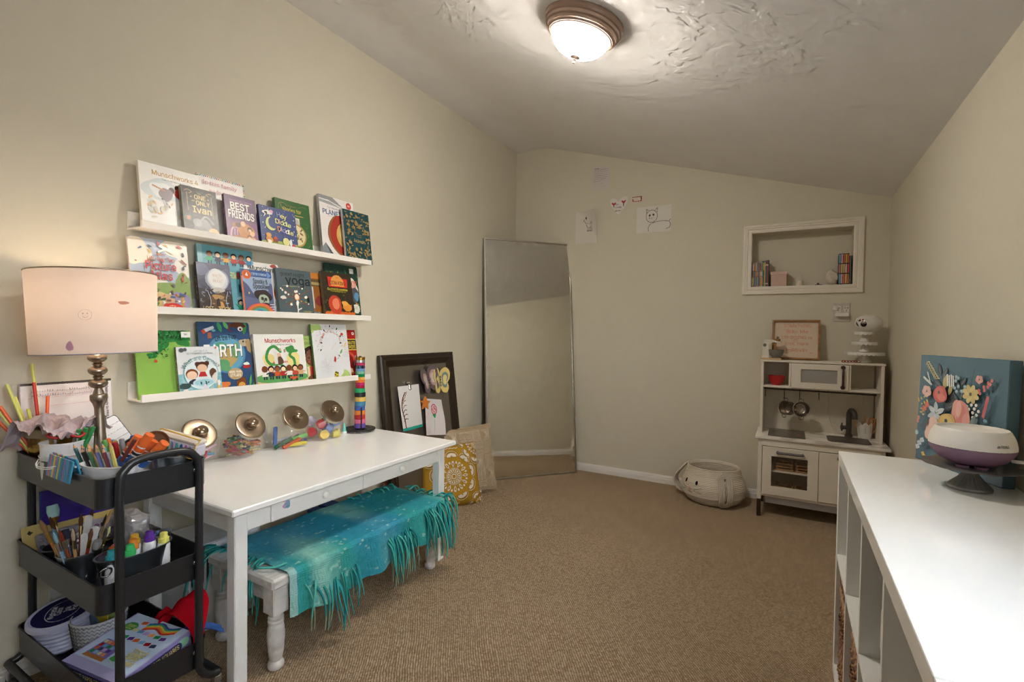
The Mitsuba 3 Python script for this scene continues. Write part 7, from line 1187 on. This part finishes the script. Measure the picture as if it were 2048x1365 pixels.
def ear(ang, out_, top_, ln, w):
    """coiled rope flap: nested loops of cord"""
    ps = []; a0 = math.radians(ang); rd_ = np.array((math.cos(a0), math.sin(a0) * .92, 0)); tg = np.array((-math.sin(a0), math.cos(a0), 0)); 
    for k in range(4):
        ww, l0, l1 = w / 2 - k * .0095, .0095 * k, ln - .0095 * k
        pth = [(s_, d_) for s_, d_ in [(-ww, l0 + ww)] + [(-ww, y) for y in np.linspace(l0 + ww, l1 - ww, 9)] + [(ww * math.cos(b_), l1 - ww + ww * math.sin(b_)) for b_ in np.linspace(PI, 0, 9)] + [(ww, y) for y in np.linspace(l1 - ww, l0 + ww, 9)] + [(ww * math.cos(b_), l0 + ww - ww * math.sin(b_)) for b_ in np.linspace(0, PI, 9)]]
        P = []
        for s_, d_ in pth:
            zz_ = top_ - d_; rr = brad(np.clip(zz_ / Hb, 0, 1)) + .012 + out_ * math.sin(PI * min(1, d_ / ln) * .9) ; P.append(BC + rd_ * rr + tg * s_ + np.array((0, 0, max(zz_, .006))))
        ps.append(tube(P, .0056, 8, True))
    return cat(ps)
part(rb, 'ear', ear(-62, .004, Hb - .002, .232, .082), 'mat_matte', '#c6bdb0', True); part(rb, 'ear', ear(-190, .045, Hb + .002, .225, .070), 'mat_matte', '#cdc4b6', True)
# ---------------------------------------------------------------- white cubby unit along the right wall
QX, QZ = .159, .785; CW = '#d9d9d6'
def cubby(label, y0, y1, dividers):
    t = thing('cubby_unit', label, 'shelf unit'); D = XR - .004
    part(t, 'top', bx((QX, y0, QZ - .038), (D, y1, QZ), .0012), 'mat_whitegloss', CW); part(t, 'bottom', bx((QX, y0, .004), (D, y1, .042), .0012), 'mat_satin', CW)
    for y in (y0, y1 - .034): part(t, 'end_panel', bx((QX, y, .042), (D, y + .034, QZ - .038), .0012), 'mat_satin', CW)
    ys = [y1 - .034] + list(dividers) + [y0 + .034]
    for y in dividers: part(t, 'divider', bx((QX + .001, y - .008, .042), (D, y + .008, QZ - .038), .0008), 'mat_satin', CW)
    for a, b in zip(ys[1:], ys[:-1]): part(t, 'shelf', bx((QX + .001, a + .008, .415), (D, b - (.008 if b in dividers else 0), .431), .0008), 'mat_satin', CW)
    part(t, 'back', bx((D - .006, y0 + .02, .04), (D - .002, y1 - .02, QZ - .038)), 'mat_satin', '#cfcfcc', False); return t
scene['mat_whitegloss'] = pr(0.09, 0.0, 0.55)
cubby('long white cubby unit with glossy top along the right wall', .757, 2.069, (1.738, 1.430, 1.116))
cubby('second white cubby unit touching the near end of the long one', .10, .755, (.43,))
def seagrass(label, y0, y1, x0, z0, h):
    """woven basket: rows of twisted strands"""
    k = thing('seagrass_basket', label, 'basket'); x1 = XR - .03; ps = []; qq = random.Random(int(y0 * 1000)); R_ = rrect(x0 + .012, y0 + .010, x1, y1 - .010, .03, 5); L = R_.exterior; n = 11; cols = ['#7a5436', '#8f6844', '#6a452b', '#a07c54', '#5d3c26']
    part(k, 'liner', cat([prism(R_.buffer(-.004).difference(R_.buffer(-.008)), z0, z0 + h - .01), prism(R_.buffer(-.004), z0, z0 + .004)]), 'mat_matte', '#5d4028', False)
    m = int(L.length / .0085)
    for r_ in range(n):
        z = z0 + .012 + r_ * (h - .02) / (n - 1)
        for s in (0, 1):
            P = []
            for i in range(m): p = L.interpolate(i / m, normalized=True); c = R_.centroid; dx, dy = p.x - c.x, p.y - c.y; e = .0065 * math.cos(i * 1.57 + s * PI + r_); ln = math.hypot(dx, dy); P.append((p.x + dx / ln * e + qq.uniform(-.0015, .0015), p.y + dy / ln * e, z + .0085 * math.sin(i * 1.57 + s * PI) + qq.uniform(-.002, .002)))
            ps.append((tube(P, .0065, 6, True), cols[(r_ * 2 + s * 3 + qq.randrange(3)) % 5]))
    part(k, 'weave', ps, 'mat_satin', smooth=True)
seagrass('brown woven seagrass basket in the far lower cubby of the right hand unit', 1.752, 2.030, QX + .006, .043, .325); seagrass('brown woven seagrass basket in the second lower cubby of the right hand unit', 1.446, 1.725, QX + .010, .043, .335)
one('black_case', 'black case with rounded corners standing upright in the third upper cubby', 'case', xz(rrect(QX + .02, .4315, XR - .06, .735, .05, 8), 1.150, 1.205), 'mat_satin', '#12161c', 30)
k = thing('white_holder', 'cream white plastic holder beside the black case in the third upper cubby', 'holder'); part(k, 'body', [(fr(prism(rrect(0, 0, .16, .20, .02), 0, .006), (QX + .004, 1.134, .4315), (1, 0, 0), (0, 0, 1), (0, -1, 0)), '#d6cfc4'), (fr(prism(rrect(0, 0, .05, .11, .02), 0, .018), (QX + .003, 1.145, .58), (1, 0, 0), (0, 0, 1), (0, -1, 0)), '#d6cfc4')], 'mat_satin', smooth=25)
# ---------------------------------------------------------------- canvas
cn = thing('flower_canvas', 'square blue canvas painted with a bouquet, leaning on the right wall', 'painting')
A_, B_ = np.array((.374, 2.093, QZ + .0008)), np.array((.507, 1.795, QZ + .0008)); cw = np.linalg.norm(B_ - A_); ch = .347; X = (B_ - A_) / cw; out_ = np.cross(X, (0, 0, 1.0)); le = math.radians(1.6); Y = np.array((0, 0, 1.0)) * math.cos(le) - out_ * math.sin(le); Z = np.cross(X, Y); FC_ = lambda m: fr(m, A_, X, Y, Z)
c_ = lambda x, y: ((x - 107) / 1038 * cw, ch - (y - 88) / 1190 * ch); u_ = lambda r_: r_ / 1150 * ch
it = []; L_ = lambda x, y, ln, w_, a, c: it.append((leaf(*c_(x, y), u_(ln), u_(w_), a), c)); E_ = lambda x, y, rx_, ry_, c, a=0: it.append((ell(*c_(x, y), u_(rx_), u_(ry_), 20, a), c)); W_l = lambda pts, w_, c: it.append((line(bez([c_(*p) for p in pts], 6), u_(w_)), c))
dk, gy = '#3d4348', '#4a5358'
for p in ([(520, 700), (450, 560), (280, 390)], [(520, 700), (430, 350), (400, 290)], [(640, 560), (650, 430), (590, 340)], [(640, 560), (700, 480), (690, 380)], [(760, 520), (765, 330), (790, 200)], [(700, 540), (820, 450), (1010, 290)], [(820, 680), (880, 600), (980, 450)], [(800, 640), (850, 590), (880, 550)], [(830, 790), (930, 740), (1000, 690)], [(480, 820), (330, 800), (190, 830)], [(520, 850), (330, 1000), (200, 1130)], [(480, 720), (300, 640), (190, 600)], [(480, 740), (260, 740), (220, 700)]): W_l(p, 5, dk)
for i in range(9): L_(205 + 18 * i, 160 + 21 * i, 46, 16, -10, '#c4b784'); L_(205 + 18 * i, 160 + 21 * i, 46, 16, -95, '#c4b784')
for x, y, ln, w_, a in ((400, 300, 130, 55, 108), (425, 355, 150, 60, 68), (415, 420, 120, 66, 148), (640, 400, 120, 50, 130), (650, 385, 110, 50, 55), (660, 520, 130, 46, 80), (640, 560, 110, 42, 130)): L_(x, y, ln, w_, a, dk); L_(x, y, ln * .9, w_ * .3, a, '#5d666a')
L_(490, 700, 270, 110, 70, dk); [W_l([(530 + 2 * k, 660 - 32 * k), (560 + 3 * k, 640 - 34 * k)], 6, '#5d666a') for k in range(6)]; [W_l([(530 + 2 * k, 660 - 32 * k), (508 + 3 * k, 630 - 34 * k)], 6, '#5d666a') for k in range(6)]
for i in range(24): E_(180 + 10 * (i % 12) + 4, 335 + 6 * (i % 12) + 9 * (i // 12), 9, 9, '#d0d4d2')
for i in range(14): E_(232 + 4 * i + 6 * (i % 2), 280 + 9 * i, 7, 7, '#d0d4d2')
L_(470, 440, 160, 70, 80, '#b5a56c'); L_(530, 500, 130, 50, 75, '#b5a56c')
for i in range(28): E_(500 + 24 * (i % 4) + 3 * (i // 4), 285 + 18 * (i // 4) + 9 * (i % 2), 10, 10, '#dfe0da')
for x, y in ((615, 295), (640, 305), (612, 335), (648, 388), (605, 410), (630, 445), (690, 435), (725, 385), (718, 430)): E_(x, y, 19, 19, '#87a4ac'); E_(x + 4, y - 4, 8, 8, '#a9c0c2')
def flower(x, y, r_, n, cin, cpet, cpet2, w_=.62):
    for k in range(n):
        a = 360 * k / n + 20; ax, ay = x + r_ * .52 * math.cos(math.radians(a)), y + r_ * .52 * math.sin(math.radians(a)); it.append((ell(*c_(ax, ay), u_(r_ * .55), u_(r_ * w_ * .55), 18, -a), cpet if k % 2 else cpet2))
    E_(x, y, r_ * .16, r_ * .2, cin)
flower(880, 295, 40, 5, '#4a4244', '#d9a79e', '#d3998f', 1.0); flower(258, 490, 62, 5, '#8a6a64', '#e0b9ac', '#dbafa2', 1.0); flower(800, 450, 92, 8, '#6a604a', '#cdb878', '#d3c187', .55)
for x, y in ((1015, 293), (980, 318), (1000, 330), (978, 355), (938, 362), (945, 392), (890, 400), (902, 428)): E_(x, y, 15, 17, '#c8645f')
for i in range(22): E_(980 - 1.6 * i + 14 * (i % 2), 455 + 9.4 * i, 9, 13, '#c85f62', 12)
for x, y in ((775, 575), (825, 555), (875, 550), (800, 600), (860, 588), (905, 605), (845, 628), (887, 645), (850, 675)): E_(x, y, 17, 16, '#dcdad2')
it.append((blob(*c_(450, 500), u_(88), u_(92), 3, .08), '#c4564e')); it.append((blob(*c_(440, 490), u_(62), u_(62), 5, .1), '#cf6a60')); it.append((blob(*c_(470, 530), u_(50), u_(40), 7, .1), '#d67a6c')); E_(436, 480, 13, 15, '#4a4648')
for k, (x, y, rx_, ry_, c) in enumerate(((710, 660, 108, 130, '#d68c80'), (660, 640, 50, 110, '#de9d90'), (720, 690, 55, 120, '#d07f74'), (780, 730, 46, 90, '#da958a'), (690, 620, 34, 80, '#e2aa9c'))): it.append((blob(*c_(x, y), u_(rx_), u_(ry_), 11 + k, .07), c))
for i, a in enumerate((95, 150, 205, 260, 315, 30)): L_(415, 710, 125, 56, a, ['#b5bcc4', '#c2c8ce'][i % 2])
W_l([(415, 715), (400, 690)], 5, dk); W_l([(415, 715), (440, 690)], 5, dk)
for x, y, r_ in ((385, 820, 66), (350, 900, 62), (330, 960, 50)): it.append((blob(*c_(x, y), u_(r_), u_(r_), int(r_), .08), '#dfbcae'))
it.append((blob(*c_(560, 790), u_(112), u_(104), 21, .06), '#c9a457')); it.append((blob(*c_(545, 770), u_(74), u_(66), 22, .08), '#d3b269')); E_(550, 766, 20, 20, '#3f4346')
for i in range(12): E_(170 + 40 * (i % 4) + 7 * (i // 4), 585 + 26 * (i // 4) - 14 * (i % 3), 12, 9, '#c9ab62', 30)
for i in range(8): E_(215 + 16 * (i % 4), 690 + 20 * (i // 2), 12, 9, '#c9ab62', 30)
for x, y in ((298, 635), (268, 680)): flower(x, y, 30, 5, '#d8a23a', '#c9604c', '#d06a55', 1.0)
for x, y in ((198, 795), (188, 835)): E_(x, y, 19, 22, '#d28a80')
for i in range(5): L_(330 - 16 * i, 800 + 18 * i, 54, 20, 200, gy); L_(330 - 16 * i, 800 + 18 * i, 54, 20, 260, gy)
E_(187, 965, 24, 26, '#9dbfc0'); [flower(x, y, 30, 4, '#8a8a90', '#b9c0c8', '#c2c9d0', .9) for x, y in ((268, 1035), (232, 1075), (212, 1120))]
for x, y in ((295, 1180), (322, 1210)): flower(x, y, 24, 4, '#7a6a3a', '#c9a457', '#d3b269', .9)
L_(830, 770, 140, 56, 42, '#5f7070'); L_(840, 780, 150, 40, 65, '#6f7f7c'); L_(880, 790, 190, 60, -35, '#66756f'); L_(900, 800, 150, 40, -15, '#76837a'); L_(880, 850, 170, 50, -55, '#5f6f6a')
for x, y in ((1005, 680), (1015, 770)): E_(x, y, 24, 15, '#6f95ac', -10)
for i, a in enumerate((60, 95, 130, 30)): L_(845, 860, 90, 40, a, '#c4c9cc')
E_(720, 830, 30, 26, '#4f7a96'); L_(1000, 905, 60, 22, 50, '#b9ab78'); L_(985, 900, 50, 20, 10, '#b9ab78')
part(cn, 'stretched_canvas', [(FC_(bx((0, 0, -.033), (cw, ch, 0), .002)), '#456472')], 'mat_satin', smooth=30)
part(cn, 'painted_bouquet', [(FC_(m), c) for m, c in art(it, cw, ch)], 'mat_satin', smooth=False)
# ---------------------------------------------------------------- pedestal and diffuser
P0 = (.430, 1.750); pdz = QZ + .0005
ps_ = thing('metal_pedestal', 'small antique grey metal pedestal plate with fluted foot on the cubby unit', 'pedestal')
n = 96; V = []
for j, (r_, z_, fl) in enumerate(((.0001, .001, 0), (.046, .001, 0), (.0465, .006, 0), (.044, .009, .05), (.038, .015, .10), (.026, .027, .14), (.0175, .040, .10), (.0165, .046, 0), (.020, .048, 0), (.0195, .053, 0), (.017, .057, 0), (.024, .060, 0))):
    for i in range(n): a = 2 * PI * i / n; rr = r_ * (1 + fl * (abs(math.sin(a * 11)) - .5)); V.append((rr * math.cos(a), rr * math.sin(a), z_))
f = []
for j in range(11):
    for i in range(n): a, b, c, d = j * n + i, j * n + (i + 1) % n, (j + 1) * n + (i + 1) % n, (j + 1) * n + i; f += [[a, b, c], [a, c, d]]
part(ps_, 'foot', [mv(tm(V, f), (*P0, pdz)) and grained(mv(tm(V, f), (*P0, pdz)), .02, '#6f7072', '#8f8e8c', (90, 90, 60), .3, .7, 5)], 'mat_pewter', smooth=40)
scene['mat_pewter'] = pr(0.42, 0.6)
V = []
for r_, z_, s in ((.0001, .0600, 0), (.080, .0595, 0), (.094, .0605, .3), (.102, .0625, 1), (.1035, .0640, 1), (.100, .0650, 1), (.080, .0630, 0), (.0001, .0630, 0)):
    for i in range(n): a = 2 * PI * i / n; V.append((r_ * (1 + .022 * s * math.cos(a * 12)) * math.cos(a), r_ * (1 + .022 * s * math.cos(a * 12)) * math.sin(a), z_ + .0015 * s * math.cos(a * 12)))
f = []
for j in range(7):
    for i in range(n): a, b, c, d = j * n + i, j * n + (i + 1) % n, (j + 1) * n + (i + 1) % n, (j + 1) * n + i; f += [[a, b, c], [a, c, d]]
part(ps_, 'plate', mv(tm(V, f), (*P0, pdz)), 'mat_pewter', '#74726f', 40)
df = thing('aroma_diffuser', 'rounded white and dusty purple aroma diffuser on the metal pedestal', 'diffuser'); dz_ = pdz + .0635
low = [(.0001, .004), (.030, .005), (.050, .009), (.070, .020), (.083, .036), (.0885, .048), (.0892, .0535)]
up_ = [(.0892, .0540), (.0890, .062), (.0868, .074), (.0825, .087), (.077, .098), (.074, .1015), (.0715, .1005), (.070, .096), (.060, .090), (.0001, .088)]
DR = [lambda m: mv(m, (*P0, dz_))][0]
part(df, 'base', DR(lathe(low, 64)), 'mat_satin', '#7a5d74', 50); sh_ = part(df, 'cover', DR(lathe(up_, 64)), 'mat_satin', '#d9d4cd', 50)
for a in (-2.2, -1.3, .3, 1.4): part(df, 'foot', cyl((P0[0] + .042 * math.cos(a), P0[1] + .042 * math.sin(a), dz_), (P0[0] + .042 * math.cos(a), P0[1] + .042 * math.sin(a), dz_ + .006), .014, 16), 'mat_satin', '#6a4f66', 40)
lt_ = []
for m, c in art([tx('d\u014dTERRA', 0, 0, .0065, '#4a4644', b=1, mid=1, w=.030)], 1, 1, clip=False):
    v = np.array(m.vertices); zz = .0655 + v[:, 1]; r_ = np.interp(zz, [p[1] for p in up_[:5]], [p[0] for p in up_[:5]]) + .0004; a = math.radians(-61) + v[:, 0] / .088; lt_.append((DR(tm(np.stack([r_ * np.cos(a), r_ * np.sin(a), zz], 1), m.faces)), c))
part(sh_, 'lettering', lt_, 'mat_matte', smooth=False)
bt_ = []
for m, c in art([(ell(0, 0, .005, .0045).difference(ell(0, 0, .004, .0035)), '#3f2f3c'), (ell(-.018, 0, .005, .0045).difference(ell(-.018, 0, .004, .0035)), '#3f2f3c')], 1, 1, clip=False):
    v = np.array(m.vertices); zz = .040 + v[:, 1]; r_ = np.interp(zz, [p[1] for p in low], [p[0] for p in low]) + .0005; a = math.radians(-172) + v[:, 0] / .085; bt_.append((DR(tm(np.stack([r_ * np.cos(a), r_ * np.sin(a), zz], 1), m.faces)), c))
part(df, 'button_mark', bt_[0:1], 'mat_matte', smooth=False); part(df, 'button_mark', bt_[1:], 'mat_matte', smooth=False)
one('diffuser_cord', 'white cord running from the diffuser over the edge of the cubby unit', 'cord', cat([tube(bez([(P0[0] + .078, P0[1] - .045, dz_ + .030), (P0[0] + .092, P0[1] - .065, dz_ + .033), (.528, 1.655, dz_ + .018), (.536, 1.615, QZ + .03), (.538, 1.575, QZ + .012), (.538, 1.50, QZ + .004), (.540, 1.30, QZ + .004)], 10), .0028, 8), cyl((P0[0] + .070, P0[1] - .040, dz_ + .029), (P0[0] + .088, P0[1] - .060, dz_ + .0325), .0045, 10)]), 'mat_satin', '#d9d6d0', True)
